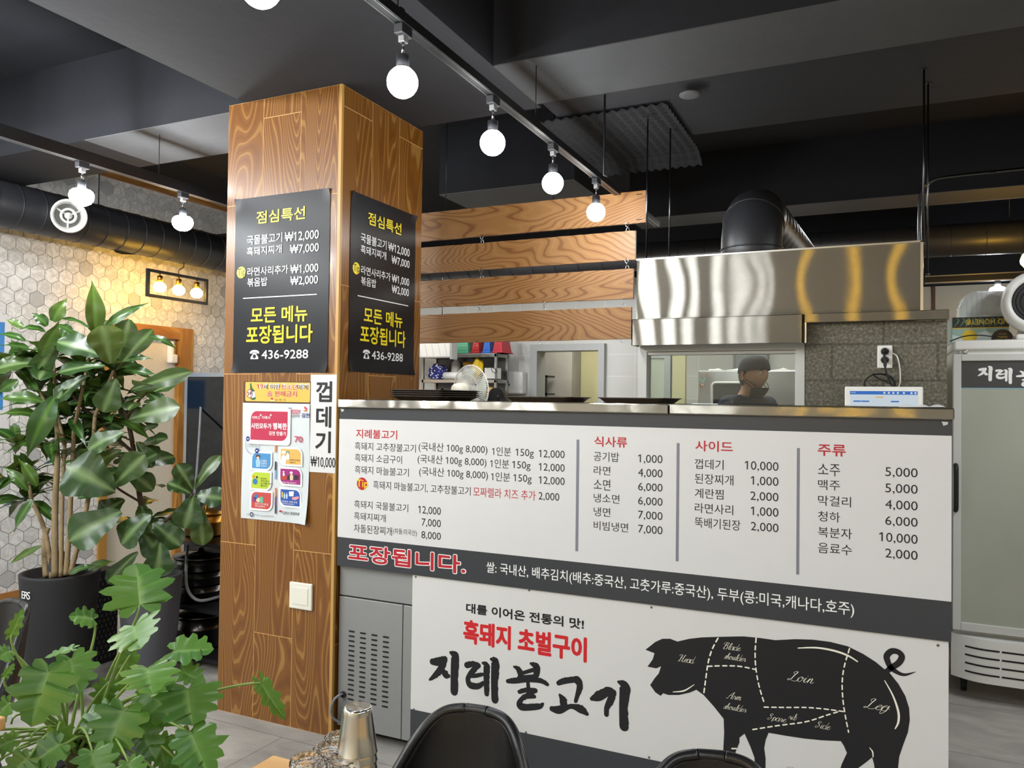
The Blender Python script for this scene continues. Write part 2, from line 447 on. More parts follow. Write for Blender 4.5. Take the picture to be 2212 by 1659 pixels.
def glass(name, tint=(0.95, 0.98, 0.96), refl=1.0, rough=0.0, ior=1.5):
    """thin pane: mostly transparent with Fresnel reflection"""
    k = N(name)
    fr = k.n('Fresnel', IOR=ior)
    tr = k.n('BsdfTransparent', Color=tint); gl = k.n('BsdfGlossy', Roughness=rough)
    mx = k.n('MixShader'); k.set(mx.inputs[0], k.math('MULTIPLY', fr, refl))
    k.t.links.new(tr.outputs[0], mx.inputs[1]); k.t.links.new(gl.outputs[0], mx.inputs[2]); k.t.links.new(mx.outputs[0], k.out.inputs[0])
    return k.m
def film(name, a):
    """milky thin plastic film"""
    k = N(name); tr = k.n('BsdfTransparent', Color=(1, 1, 1)); df = k.n('BsdfTranslucent', Color=(0.9, 0.92, 0.92)); gl = k.n('BsdfGlossy', Roughness=0.2)
    m1 = k.n('MixShader'); m1.inputs[0].default_value = a; k.t.links.new(tr.outputs[0], m1.inputs[1]); k.t.links.new(df.outputs[0], m1.inputs[2])
    m2 = k.n('MixShader'); m2.inputs[0].default_value = 0.08; k.t.links.new(m1.outputs[0], m2.inputs[1]); k.t.links.new(gl.outputs[0], m2.inputs[2]); k.t.links.new(m2.outputs[0], k.out.inputs[0]); return k.m
m_pane = glass('window_glass', (0.92, 0.95, 0.92), 0.9)
def clearglass(name, col=(1, 1, 1), rough=0.0, ior=1.45):
    k = N(name); b = k.bsdf(Base_Color=col, Roughness=rough); b.inputs['Transmission Weight'].default_value = 1.0; b.inputs['IOR'].default_value = ior
    return k.m
m_glass = clearglass('tumbler_glass')

# hexagon marble tile, colour differs from tile to tile
k = N('hex_marble'); v = k.co()
g = k.t.nodes.new('ShaderNodeNewGeometry'); R_ = g.outputs['Random Per Island']
off = k.n('VectorMath', {'operation': 'ADD'}); k.t.links.new(v, off.inputs[0])
cb = k.n('CombineXYZ', X=k.math('MULTIPLY', R_, 71.0), Y=k.math('MULTIPLY', R_, 33.0), Z=k.math('MULTIPLY', R_, 57.0)); k.t.links.new(cb.outputs[0], off.inputs[1])
n1 = k.noise(off.outputs[0], 9.0, 5, 0.6, 1.4)
vein = k.math('ABSOLUTE', k.math('SUBTRACT', n1, 0.5))
base = k.ramp(R_, [(0.0, '#b4b6b8'), (0.07, '#bfc0c1'), (0.10, '#dfdfde'), (0.45, '#eae9e7'), (1.0, '#f3f2ef')])
c = k.mix(k.ramp(vein, [(0.0, 0.6), (0.06, 0.25), (0.16, 0.0)]), base, lin('#b3b1ad'))
k.bsdf(Base_Color=c, Roughness=0.35)
m_hex = k.m
m_grout = plain('grout', '#b9b6ae', 0.8, var=0.08)

# kitchen wall tile
k = N('kitchen_tile'); v = k.co('Object', (1, 1, 1), (PI/2, 0, 0))
bt = k.n('TexBrick', {'offset': 0.0, 'squash': 1.0}, Vector=v, Color1=lin('#d3d4d0'), Color2=lin('#c9cac6'), Mortar=lin('#eeeeea'), Scale=1.0, Mortar_Size=0.004, Brick_Width=0.30, Row_Height=0.21)
k.bsdf(Base_Color=k.mix(k.noise(k.co(), 5, 3), bt.outputs[0], lin('#d6d7d3')), Roughness=0.3); m_ktile = k.m
# concrete block
k = N('concrete_block'); v = k.co('Object', (1, 1, 1), (PI/2, 0, 0), (0.02, 0.045, 0))
bt = k.n('TexBrick', {'offset': 0.5}, Vector=v, Color1=(0.5, 0.5, 0.5), Color2=(0.62, 0.62, 0.62), Mortar=(0.22, 0.22, 0.22), Scale=1.0, Mortar_Size=0.006, Mortar_Smooth=0.4, Brick_Width=0.39, Row_Height=0.15)
sp = k.noise(k.co(), 85, 6, 0.8); big = k.noise(k.co(), 9, 3)
c = k.ramp(sp, [(0.32, '#3e3b33'), (0.5, '#66635a'), (0.62, '#8d8a7d'), (0.72, '#c4c1b2')])
c = k.mix(0.75, c, bt.outputs[0], 'MULTIPLY'); c = k.mix(1.0, c, (2.2, 2.15, 2.0), 'MULTIPLY')
c = k.mix(k.math('MULTIPLY', big, 0.45), c, lin('#5d5a50'))
b = k.bsdf(Base_Color=c, Roughness=0.95); k.set(b.inputs['Normal'], k.bump(sp, 0.9, 0.01)); m_block = k.m
# floor
k = N('floor_tile'); v = k.co('Object', (1, 1, 1), (0, 0, 0.02), (0.18, 0.1, 0))
bt = k.n('TexBrick', {'offset': 0.5}, Vector=v, Color1=(0.9, 0.9, 0.9), Color2=(1, 1, 1), Mortar=(0.35, 0.35, 0.35), Scale=1.0, Mortar_Size=0.002, Brick_Width=1.2, Row_Height=0.6)
nz = k.noise(k.co('Object', (1.4, 3.0, 1)), 2.6, 8, 0.62, 0.6); fine = k.noise(k.co(), 24, 5)
c = k.ramp(nz, [(0.3, '#908c86'), (0.5, '#a8a49d'), (0.7, '#bcb8b0')])
c = k.mix(k.math('MULTIPLY', fine, 0.4), c, lin('#9c9891')); c = k.mix(1.0, c, bt.outputs[0], 'MULTIPLY')
k.bsdf(Base_Color=c, Roughness=0.42); m_floor = k.m
# black ceiling paint and the beam bottom greys
def paint(name, a, b_, sc=2.5, spk=True):
    k = N(name); v = k.co(); nz = k.noise(v, sc, 6, 0.65)
    c = k.mix(nz, lin(a), lin(b_))
    if spk:
        chip = k.ramp(k.noise(v, 11, 5, 0.7), [(0.70, 0.0), (0.74, 1.0)]); c = k.mix(k.math('MULTIPLY', chip, 0.8), c, lin('#131417'))
    b = k.bsdf(Base_Color=c, Roughness=0.8); k.set(b.inputs['Normal'], k.bump(k.noise(v, 18, 4), 0.25, 0.01)); return k.m
m_ceil = paint('ceiling_black', '#0f1118', '#161820', 2.5, False)
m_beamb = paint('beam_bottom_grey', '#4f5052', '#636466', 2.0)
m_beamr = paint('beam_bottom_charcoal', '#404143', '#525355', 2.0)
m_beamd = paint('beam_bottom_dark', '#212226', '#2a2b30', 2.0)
m_beige = plain('beige_wallpaper', '#cfc8b6', 0.7, var=0.04)
k = N('door_weave'); wv = k.noise(k.co('Object', (1, 160, 12)), 3, 2); wz = k.noise(k.co('Object', (1, 12, 160)), 3, 2)
k.bsdf(Base_Color=k.ramp(k.math('ADD', wv, wz), [(0.7, '#bdb3a0'), (1.3, '#d2cab9')]), Roughness=0.7); m_door = k.m

# ------------------------------------------------------------------ the room
WX = -3.33
f = MB(); f.box(-3.6, 7, -6.2, 6.2, -0.1, 0); struct('floor', f, m_floor)
# left wall: grout bed plus hexagonal tiles
b = MB(); b.box(WX-0.15, WX-0.006, -6.2, 1.47, 0, 3.35); b.box(WX-0.15, WX-0.006, 2.16, 6.2, 0, 3.35); b.box(WX-0.15, WX-0.006, 1.47, 2.16, 1.93, 3.35)
wl = struct('wall_left', b, m_grout)
h = MB(); HR = 0.062; dy = HR*math.sqrt(3); dz = HR*1.5; r_ = HR*0.965; row = 0; z = 0.07
while z < 3.35:
    y = -3.2 + (dy/2 if row % 2 else 0)
    while y < 5.6:
        if not (1.42 < y < 2.21 and z < 1.98):
            h.add([(WX, y+r_*math.sin(a*PI/3), z+r_*math.cos(a*PI/3)) for a in range(6)], [(0, 1, 2, 3, 4, 5)])
        y += dy
    z += dz; row += 1
ht = h.build('hexagon_tiles', m_hex, wl)
b = MB(); b.box(WX-0.004, WX+0.016, -6, 1.44, 0, 0.075); b.box(WX-0.004, WX+0.016, 2.20, 5.5, 0, 0.075); struct('baseboard_left', b, m_trimh)
b = MB(); b.box(WX, WX+0.02, -0.2, 5.5, 3.13, 3.22); struct('trim_1', b, m_trimh)
# dining room back and right side (behind the camera)
b = MB(); b.box(-3.6, 7, -6.3, -6.1, 0, 3.4); struct('wall_front', b, m_beige)
b = MB(); b.box(6.9, 7.1, -6.2, 6.2, 0, 3.4); struct('wall_right', b, m_beige)
b = MB(); b.box(2.36, 7, 5.4, 5.55, 0, 2.53); struct('wall_dining_back', b, m_beige)
b = MB(); b.box(2.36, 7, 5.4, 5.55, 2.53, 3.4); struct('wall_dining_upper', b, m_ceil)
b = MB(); b.box(2.535, 2.56, 5.375, 5.4, 0, 2.53); struct('trim_2', b, plain('brown_trim', '#5a3322', 0.5))
# kitchen shell
b = MB(); b.box(-3.4, -1.05, 4.5, 4.62, 0, 2.62); b.box(-0.295, 2.3, 4.5, 4.62, 0, 2.62); b.box(-1.05, -0.295, 4.5, 4.62, 1.985, 2.62)
struct('wall_kitchen_back', b, m_ktile)
b = MB(); b.box(-3.4, 2.42, 4.5, 4.62, 2.62, 3.4); struct('wall_kitchen_upper', b, m_ceil)
b = MB(); b.box(2.30, 2.36, 1.0, 4.5, 0, 1.78); struct('wall_kitchen_right', b, m_ktile)
# store room behind the kitchen doorway
b = MB(); b.box(-2.2, 0.5, 6.0, 6.1, 0, 2.7); struct('wall_store_back', b, plain('olive_panel', '#b5b087', 0.6, var=0.03))
b = MB(); b.box(-2.3, -2.2, 4.62, 6.0, 0, 2.7); b.box(-2.2, -1.09, 5.7, 6.0, 0, 2.7); struct('wall_store_left', b, plain('store_concrete', '#9a978e', 0.85, var=0.25, vs=4))
# grey steel door lining of the kitchen doorway
d = MB()
for x0, x1 in ((-1.06, -0.985), (-0.345, -0.285)): d.box(x0, x1, 4.44, 4.66, 0, 1.93)
d.box(-1.06, -0.285, 4.44, 4.66, 1.93, 1.995)
struct('door_2', d, plain('grey_door_lining', '#a4a6a6', 0.4, 0.2))
# ceiling: high black slab with lower beams
b = MB(); b.box(-3.6, 7, -6.2, 6.2, 3.25, 3.4); struct('ceiling', b, m_ceil)
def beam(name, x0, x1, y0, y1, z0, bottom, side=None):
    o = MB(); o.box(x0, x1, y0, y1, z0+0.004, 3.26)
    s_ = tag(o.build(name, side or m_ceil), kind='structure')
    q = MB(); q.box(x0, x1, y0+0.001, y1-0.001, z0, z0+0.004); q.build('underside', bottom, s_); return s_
beam('ceiling_beam_1', -3.4, -1.75, 0.07, 0.54, 2.805, m_ceil)
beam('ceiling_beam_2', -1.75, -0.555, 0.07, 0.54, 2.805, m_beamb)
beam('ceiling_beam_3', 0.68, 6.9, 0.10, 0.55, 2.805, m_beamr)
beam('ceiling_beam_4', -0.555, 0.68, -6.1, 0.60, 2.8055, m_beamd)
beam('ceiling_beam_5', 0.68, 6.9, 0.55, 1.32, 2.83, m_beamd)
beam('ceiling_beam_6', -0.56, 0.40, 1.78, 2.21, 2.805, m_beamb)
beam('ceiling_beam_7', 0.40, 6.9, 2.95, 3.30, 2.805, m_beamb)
beam('ceiling_beam_8', -3.4, -1.75, -6.1, -1.2, 2.9, m_ceil)
# egg-crate acoustic panel under the ceiling
fm = MB(); rows = []
nx, ny = 28, 30
for i in range(nx+1):
    rr = []
    for j in range(ny+1):
        x = 0.56+0.66*i/nx; y = 0.80+0.80*j/ny
        zz = 2.826-0.013*(0.5+0.5*math.cos(i*PI))*(0.5+0.5*math.cos(j*PI))
        sag = -0.06*max(0, (y-1.45)/0.15)**2 if y > 1.45 else 0
        rr.append((x, y, zz+sag-0.005))
    rows.append(rr)
fm.grid(rows, smooth=False)
tag(fm.build('acoustic_panel', plain('grey_foam', '#27282b', 0.9, var=0.1), solid=0.006), 'dark grey egg-crate foam sheet stuck under the ceiling', 'foam panel')
b = MB(); b.lathe([(0.048, 2.803), (0.048, 2.797), (0.03, 2.793), (0, 2.793)], (1.351, 0.70, 0), 24)
tag(b.build('cover_plate', m_beamb), 'small round cover plate on the grey ceiling beam', 'cover plate')
# door in the left wall
dr = thing('door', 'beige sliding door in a pine frame in the hexagon tiled wall', 'door', (WX, 1.8, 0)); dr.name = 'door_1'; dr['kind'] = 'structure'
q = MB(); q.box(WX-0.06, WX-0.03, 1.44, 2.16, 0, 1.93); q.build('door_panel', m_door, dr)
q = MB(); q.box(WX-0.12, WX+0.02, 1.40, 1.47, 0, 2.02); q.box(WX-0.12, WX+0.02, 2.13, 2.275, 0, 2.02); q.build('frame', m_frame, dr)
q = MB(); q.box(WX-0.12, WX+0.02, 1.47, 2.13, 1.92, 2.02); q.build('lintel', grain('lintel_pine', '#8f5c20', '#a8742f', '#c49548', 'y', 5.0, 4.0, 0.2, 0.45, island=False), dr)

# ------------------------------------------------------------------ the wood-clad column
CW, CDp, CH = 0.651, 0.6646, 2.805
q = MB(); q.box(-CW+0.0006, -0.0006, 0.0006, CDp-0.0006, 0, CH)
colm = struct('column', q, plain('column_core', '#d0a062', 0.5))
q = MB(); g_ = 0.0032
def planks(bounds, joints, mk):
    for i in range(len(bounds)-1):
        zs = [0]+joints[i]+[CH]
        for a, b_ in zip(zs[:-1], zs[1:]):
            mk(bounds[i]+g_/2, bounds[i+1]-g_/2, a+g_/2, b_-g_/2)
J1 = [0.774, 1.549, 2.33]; J2 = [0.385, 1.16, 1.935, 2.715]
planks([-CW, -0.439, -0.222, -0.014], [J1, J2, J1], lambda a, b_, c, d: q.box(a, b_, 0.0, 0.006, c, d))
planks([-CW, -0.439, -0.222, 0.0], [J1, J2, J1], lambda a, b_, c, d: q.box(a, b_, CDp-0.006, CDp, c, d))
planks([0.014, 0.228, 0.452, CDp], [J2, J1, J2], lambda a, b_, c, d: q.box(-0.006, 0.0, a, b_, c, d))
planks([0.0, 0.228, 0.452, CDp], [J2, J1, J2], lambda a, b_, c, d: q.box(-CW, -CW+0.006, a, b_, c, d))
q.build('planks', m_col, colm)
q = MB(); q.box(-0.0135, 0.0015, -0.0015, 0.0135, 0, CH); q.build('corner_trim', plain('corner_trim', '#bf9350', 0.35, var=0.05), colm)

# ------------------------------------------------------------------ posters on the column
def lunch_poster(F, W_, H_, root):
    """F: face with origin at lower left"""
    q = MB(); pts = []
    n_ = 24
    rows = []
    for i in range(n_+1):
        rr = []
        for j in range(n_+1):
            a = W_*i/n_; b_ = H_*j/n_
            da = min(a, W_-a); db = min(b_, H_-b_); cur = 0.012*max(0, 1-(da+db)/0.045)**2
            rr.append(F.o+F.u*a+F.v*b_+F.n*(0.003+cur))
        rows.append(rr)
    if F.u.cross(F.v).dot(F.n) < 0: rows = rows[::-1]
    q.grid(rows); q.grid([[p_-F.n*0.0015 for p_ in r_] for r_ in rows[::-1]])
    F2 = Face(F.o+F.n*0.0048, F.u, F.v, F.n)
    ye, wh, bk = MB(), MB(), MB()
    sx, sz = W_/0.543, H_/0.802
    def T(mb, s_, x0, x1, z0, z1, **k): F2.text(mb, s_, x0*sx, x1*sx, z0*sz, z1*sz, **k)
    def PX(mb, s_, l, t, b_, r, **k):
        a = on(l, b_, 'y', 0); c = on(l, t, 'y', 0); d = on(r, b_, 'y', 0)
        T(mb, s_, a.x+0.594, d.x+0.594, a.z-1.555, c.z-1.555, **k)
    PX(ye, '점심특선', 556, 458, 484, 660, bold=0.018)
    PX(wh, '국물불고기', 535, 511, 530, 611, bold=0.008); PX(wh, '₩12,000', 617, 504, 522, 690, ref='1', bold=0.008)
    PX(wh, '흑돼지찌개', 535, 535, 553, 610, bold=0.008); PX(wh, '₩7,000', 628, 531, 548, 690, ref='1', bold=0.008)
    PX(wh, '라면사리추가', 536, 579, 597, 624, bold=0.008); PX(wh, '₩1,000', 629, 574, 591, 689, ref='1', bold=0.008)
    PX(wh, '볶음밥', 536, 602, 620, 579, bold=0.008); PX(wh, '₩2,000', 629, 599, 616, 688, ref='1', bold=0.008)
    a = on(523, 589, 'y', 0); F2.disc(ye, (a.x+0.594)*sx, (a.z-1.555)*sz, 0.027*sz)
    PX(bk, 'Tip', 515, 581, 596, 532, lay=2)
    a = on(527, 645, 'y', 0); d = on(686, 640, 'y', 0); F2.rect(wh, (a.x+0.594)*sx, (d.x+0.594)*sx, (a.z-1.557)*sz, (a.z-1.5525)*sz)
    PX(ye, '모든 메뉴', 544, 668, 694, 665, bold=0.022); PX(ye, '포장됩니다', 534, 709, 738, 676, bold=0.022)
    PX(wh, '436-9288', 567, 757, 775, 667, bold=0.012)
    # telephone sign
    a = on(541, 776, 'y', 0); b_ = on(562, 756, 'y', 0); x0, z0, x1, z1 = (a.x+0.594)*sx, (a.z-1.555)*sz, (b_.x+0.594)*sx, (b_.z-1.555)*sz
    w_, h_ = x1-x0, z1-z0
    pt = lambda u, v: (x0+u*w_, z0+v*h_)
    F2.poly(wh, [pt(*t) for t in ((0, .62), (.02, .78), (.14, .92), (.35, 1), (.65, 1), (.86, .92), (.98, .78), (1, .62), (.74, .62), (.72, .74), (.28, .74), (.26, .62))])
    F2.poly(wh, [pt(*t) for t in ((.34, .68), (.66, .68), (.74, .45), (.9, .2), (.9, 0), (.1, 0), (.1, .2), (.26, .45))])
    F2.disc(bk, *pt(.5, .3), 0.17*w_, lay=2)
    multi('sheet', root, (q, m_poster), (ye, m_yellow), (wh, m_wink), (bk, m_ink))
pl = thing('poster', 'black lunch menu poster with yellow heading on the front face of the wooden column', 'poster', (-0.32, 0, 1.55), 'lunch special posters on the column')
lunch_poster(Face((-0.594, 0, 1.555), (1, 0, 0), (0, 0, 1), (0, -1, 0)), 0.543, 0.802, pl)
pr = thing('poster', 'black lunch menu poster with yellow heading on the counter-side face of the wooden column', 'poster', (0, 0.33, 1.56), 'lunch special posters on the column')
lunch_poster(Face((0, 0.073, 1.563), (0, 1, 0), (0, 0, 1), (1, 0, 0)), 0.530, 0.797, pr)

YF = Face((0, -0.0015, 0), (1, 0, 0), (0, 0, 1), (0, -1, 0))
# price card
t = thing('price_card', 'tall white paper price card with big black Korean word beside the poster edge', 'sign', (-0.07, 0, 1.12))
q = MB(); q.box(-0.141, -0.001, -0.0022, -0.0015, 1.121, 1.545); q0 = q
F3 = Face((0, -0.0022, 0), (1, 0, 0), (0, 0, 1), (0, -1, 0)); q = MB()
tf = (480, 790, 270/1244)
F3.tpx(q, '껍', 938, 160, 355, 1088, tf=tf, bold=0.03); F3.tpx(q, '데', 938, 408, 608, 1080, tf=tf, bold=0.03)
F3.tpx(q, '기', 930, 655, 858, 1075, tf=tf, bold=0.03); F3.tpx(q, '₩10,000', 880, 905, 1000, 1125, tf=tf, ref='1', bold=0.008)
multi('card', t, (q0, m_white), (q, m_ink))
# age notice plate
t = thing('notice_plate', 'small gold notice plate with a green bottle picture above the white poster', 'sign', (-0.33, 0, 1.42))
q = MB(); q.box(-0.522, -0.140, -0.004, -0.001, 1.418, 1.514); q0 = q
F4 = Face((0, -0.0042, 0), (1, 0, 0), (0, 0, 1), (0, -1, 0)); q = MB()
F4.ppx(q, [(232, 170), (240, 162), (875, 168), (878, 180), (874, 355), (866, 366), (240, 352), (230, 342)], tf); qg = q
q = MB(); r_ = MB(); wq = MB()
F4.tpx(wq, '19세 미만 청소년에게', 346, 185, 227, 860, tf=tf, bold=0.032, lay=2)
F4.tpx(r_, '19', 346, 185, 227, 408, tf=tf, bold=0.01, lay=3); F4.tpx(q, '세 미만', 412, 187, 233, 580, tf=tf, bold=0.01, lay=3)
F4.tpx(r_, '청소년', 590, 187, 236, 750, tf=tf, bold=0.01, lay=3); F4.tpx(q, '에게', 752, 190, 238, 858, tf=tf, bold=0.01, lay=3)
F4.tpx(wq, '술 판매금지', 450, 250, 305, 745, tf=tf, bold=0.032, lay=2); F4.tpx(r_, '술 판매금지', 450, 250, 305, 745, tf=tf, bold=0.01, lay=3)
F4.tpx(q, '김 천 시', 528, 328, 350, 630, tf=tf, lay=2)
F4.ppx(r_, [(482, 335), (485, 325), (497, 318), (508, 325), (512, 337)], tf, 2); F4.ppx(wq, [(478, 347), (480, 340), (514, 342), (516, 349)], tf, 2)
c_ = F4.uv(tf[0]+275*tf[2], tf[1]+278*tf[2]); F4.disc(r_, c_[0], c_[1], 0.0195, 3); F4.disc(wq, c_[0], c_[1], 0.016, 4)
F4.tpx(q, '19', 252, 258, 298, 297, tf=tf, lay=5, bold=0.02); F4.spx(r_, [(258, 300, 5), (294, 256, 5)], tf, 6)
qk = q
q = MB(); F4.ppx(q, [(278, 176), (290, 174), (300, 222), (322, 245), (336, 325), (325, 340), (296, 340), (285, 330), (272, 262), (280, 232)], tf, 2); qb = q
q = MB(); F4.ppx(q, [(288, 262), (324, 256), (332, 312), (296, 322)], tf, 3); multi('plate', t, (q0, plain('dark_plate', '#4a2c17', 0.4)), (qg, plain('gold_print', '#dfb453', 0.35, var=0.08)), (wq, m_wink), (r_, m_red), (qk, m_ink), (qb, plain('green_print', '#1f5a3a', 0.4)), (q, m_wink))
# public poster
t = thing('poster', 'white public notice poster with small coloured cards and a red banner on the column', 'poster', (-0.33, 0, 0.89))
rows = []
for i in range(9):
    rr = []
    for j in range(13):
        a = -0.524+0.384*i/8; z = 0.892+0.525*j/12
        cur = 0.02*max(0, (i-6)/2)**2*max(0, 1-j/4)**2 + 0.006*(0.5+0.5*math.sin(j*0.7))*max(0, abs(i-4)/4-0.4)
        rr.append((a, -0.003-cur, z))
    rows.append(rr)
q = MB(); q.grid(rows); q0 = q
F5 = Face((0, -0.0075, 0), (1, 0, 0), (0, 0, 1), (0, -1, 0))
cols = {}
def L(key, hexc):
    if key not in cols: cols[key] = (MB(), plain('print_'+key, hexc, 0.4, var=0.03))
    return cols[key][0]
def UV(x, y): return F5.uv(tf[0]+x*tf[2], tf[1]+y*tf[2])
def card(x0, y0, x1, y1, key, hexc, flip):
    a = UV(x0, y1); b_ = UV(x1, y0)
    F5.leafrect(L('card', '#f2f3ee'), a[0]-0.0085, b_[0]+0.0085, a[1]-0.0085, b_[1]+0.0085, 0.034, 1, flip)
    F5.leafrect(L(key, hexc), a[0], b_[0], a[1], b_[1], 0.026, 2, flip)
a = UV(283, 735); b_ = UV(655, 458)
F5.leafrect(L('pale', '#cfdfe8'), a[0]-0.022, b_[0]+0.008, a[1]-0.012, b_[1]+0.02, 0.02, 1, True); F5.leafrect(L('card', '#f2f3ee'), a[0]-0.012, b_[0]+0.016, a[1]-0.02, b_[1]+0.012, 0.02, 2, True)
F5.leafrect(L('crimson', '#b8304d'), a[0], b_[0], a[1], b_[1], 0.035, 3, True)
wl_ = L('white', '#f7f7f5')
F5.tpx(wl_, '더하고', 302, 500, 530, 378, tf=tf, bold=0.01, lay=4); F5.tpx(wl_, '더해서', 400, 500, 530, 478, tf=tf, bold=0.01, lay=4)
F5.tpx(wl_, '+', 376, 480, 502, 396, tf=tf, bold=0.02, lay=4); F5.tpx(wl_, '+', 476, 480, 502, 496, tf=tf, bold=0.02, lay=4)
F5.tpx(wl_, '시민모두가', 292, 570, 622, 492, tf=tf, bold=0.03, lay=4); F5.tpx(wl_, '행복한', 508, 570, 632, 645, tf=tf, bold=0.03, lay=4); F5.tpx(wl_, '김천 만들기', 468, 652, 690, 635, tf=tf, bold=0.015, lay=4)
F5.tpx(L('pink', '#c9405a'), 'Happy', 655, 415, 475, 782, tf=tf, shear=0.25); F5.tpx(L('greyp', '#77808a'), 'together', 682, 488, 510, 775, tf=tf, ref='t'); F5.tpx(L('blue', '#27337f'), '김천', 790, 472, 515, 868, tf=tf, bold=0.02)
F5.ppx(L('orange', '#e0823a'), [(806, 448), (830, 440), (848, 432), (840, 452), (820, 458)], tf); F5.ppx(L('pink', '#c9405a'), [(815, 402), (832, 410), (848, 432), (828, 438), (818, 422)], tf)
F5.tpx(L('pink', '#c9405a'), '70', 720, 702, 760, 798, tf=tf, bold=0.02)
q_ = UV(302, 788); F5.ring(L('blue', '#27337f'), q_[0], q_[1], 0.042, 0.0016, 2)
for x, y in ((258, 727), (347, 846)): q_ = UV(x, y); F5.disc(L('blue', '#27337f'), q_[0], q_[1], 0.0115, 3); F5.tpx(wl_, '“' if y < 800 else '”', x-8, y-7, y+5, x+8, tf=tf, lay=4, bold=0.03)
F5.tpx(L('greyp', '#77808a'), '위생업소에서', 255, 770, 785, 340, tf=tf, lay=2); F5.tpx(L('greyp', '#77808a'), '꼭 준수해 주세요', 248, 792, 808, 355, tf=tf, lay=2)
for y0, y1, key, hx in ((775, 862, 'orange', '#e0823a'), (953, 1040, 'navy', '#2d3550'), (1040, 1128, 'sky', '#6aa6d8'), (1215, 1302, 'orange', '#e0823a'), (1302, 1390, 'purple', '#7c3f7f'), (1390, 1472, 'slate', '#39405a')):
    F5.ppx(L(key, hx), [(525, y0), (540, y0), (538, y1), (522, y1)], tf, 1)
card(298, 876, 484, 1018, 'lblue', '#4a8fc4', True); card(582, 835, 786, 975, 'amber', '#e3b15e', False); card(290, 1068, 478, 1215, 'lime', '#b5ca3a', True)
card(578, 1035, 782, 1172, 'magenta', '#a0297c', False); card(290, 1268, 488, 1415, 'brick', '#c14b48', True); card(580, 1242, 774, 1385, 'royal', '#2f57a8', False)
F5.tpx(wl_, '고객들과', 388, 937, 955, 446, tf=tf, lay=4); F5.tpx(wl_, '친절하게', 388, 962, 980, 446, tf=tf, lay=4); F5.tpx(wl_, '인사하기', 388, 987, 1005, 446, tf=tf, lay=4)
F5.tpx(L('ink', '#33302c'), '위생복·위생모', 672, 928, 945, 775, tf=tf, lay=4); F5.tpx(L('ink', '#33302c'), '착용하기', 672, 953, 970, 735, tf=tf, lay=4)
for i_, s_ in enumerate(('깔끔한', '개인접시', '음식물쓰레기', '줄이기')): F5.tpx(L('ink', '#33302c'), s_, 384, 1112+24*i_, 1130+24*i_, 384+21*len(s_), tf=tf, lay=4)
F5.tpx(wl_, '개방형 주방 설치하기', 588, 1150, 1168, 738, tf=tf, lay=4)
F5.tpx(wl_, '조리기구 및 가위 등', 328, 1362, 1380, 460, tf=tf, lay=4); F5.tpx(wl_, '세척·살균하기', 328, 1386, 1404, 430, tf=tf, lay=4)
F5.tpx(wl_, '주방용품 식재료 등을', 592, 1340, 1356, 750, tf=tf, lay=4); F5.tpx(wl_, '깨끗하게 관리하기', 592, 1362, 1378, 720, tf=tf, lay=4)
def figure(x, y, h_, top, body, hair):
    """tiny printed figure: head, hair, coat"""
    F5.ppx(L('coat_'+body.strip('#'), body), [(x-h_*.16, y), (x-h_*.2, y-h_*.5), (x-h_*.1, y-h_*.66), (x+h_*.1, y-h_*.66), (x+h_*.2, y-h_*.5), (x+h_*.16, y)], tf, 4)
    c_ = UV(x, y-h_*.8); F5.disc(L('face', '#f0c9a5'), c_[0], c_[1], h_*.15*tf[2]*0.0021, 5); F5.ppx(L('hair_'+hair.strip('#'), hair), [(x-h_*.18, y-h_*.8), (x-h_*.16, y-h_*.98), (x, y-h_*1.05), (x+h_*.16, y-h_*.98), (x+h_*.18, y-h_*.8), (x, y-h_*.88)], tf, 6)
figure(360, 1008, 120, 0, '#9fc7e6', '#5b3a3a'); figure(616, 975, 125, 0, '#f4f4f4', '#ffffff'); figure(656, 935, 85, 0, '#f4f4f4', '#4f9aa0'); figure(615, 1100, 50, 0, '#f4f4f4', '#ffffff'); figure(692, 1140, 85, 0, '#e7c7b0', '#f4f4f4')
F5.ppx(L('rustred', '#b4453a'), [(588, 1095), (648, 1095), (648, 1135), (588, 1135)], tf, 5)
for x in (655, 715, 740): F5.ppx(L('ink', '#33302c'), [(x, 1088), (x+22, 1088), (x+22, 1135), (x, 1135)], tf, 4)
q_ = UV(330, 1152); F5.disc(L('sky2', '#2f79b5'), q_[0], q_[1], 0.0135, 4)
for x, y, key, hx in ((318, 1104, 'orange', '#e0823a'), (348, 1110, 'ink', '#33302c'), (300, 1122, 'lime2', '#dfe37a')): q_ = UV(x, y); F5.disc(L(key, hx), q_[0], q_[1], 0.0055, 4)
for x, y, key, hx in ((340, 1302, 'sky2', '#2f79b5'), (320, 1330, 'purple', '#7c3f7f'), (360, 1335, 'card2', '#e8c9b0')): q_ = UV(x, y); F5.disc(L(key, hx), q_[0], q_[1], 0.011, 4)
F5.ppx(L('mint', '#6fb28f'), [(376, 1305), (412, 1305), (410, 1365), (380, 1365)], tf, 4)
F5.ppx(L('yellowp', '#e6c04a'), [(594, 1252), (608, 1260), (606, 1312), (594, 1308)], tf, 4); F5.ppx(wl_, [(668, 1252), (716, 1250), (712, 1300), (668, 1298)], tf, 4)
for x in (622, 645): F5.ppx(L('pale2', '#bcd5ee'), [(x, 1258), (x+10, 1290), (x+6, 1325), (x-6, 1322), (x-8, 1290)], tf, 4)
F5.ppx(L('pink2', '#e29aa0'), [(695, 1312), (760, 1298), (768, 1318), (735, 1338), (700, 1332)], tf, 4)
q_ = UV(581, 1452); F5.ppx(L('crimson', '#b8304d'), [(566, 1455), (570, 1442), (582, 1436), (594, 1443), (598, 1458)], tf, 2)
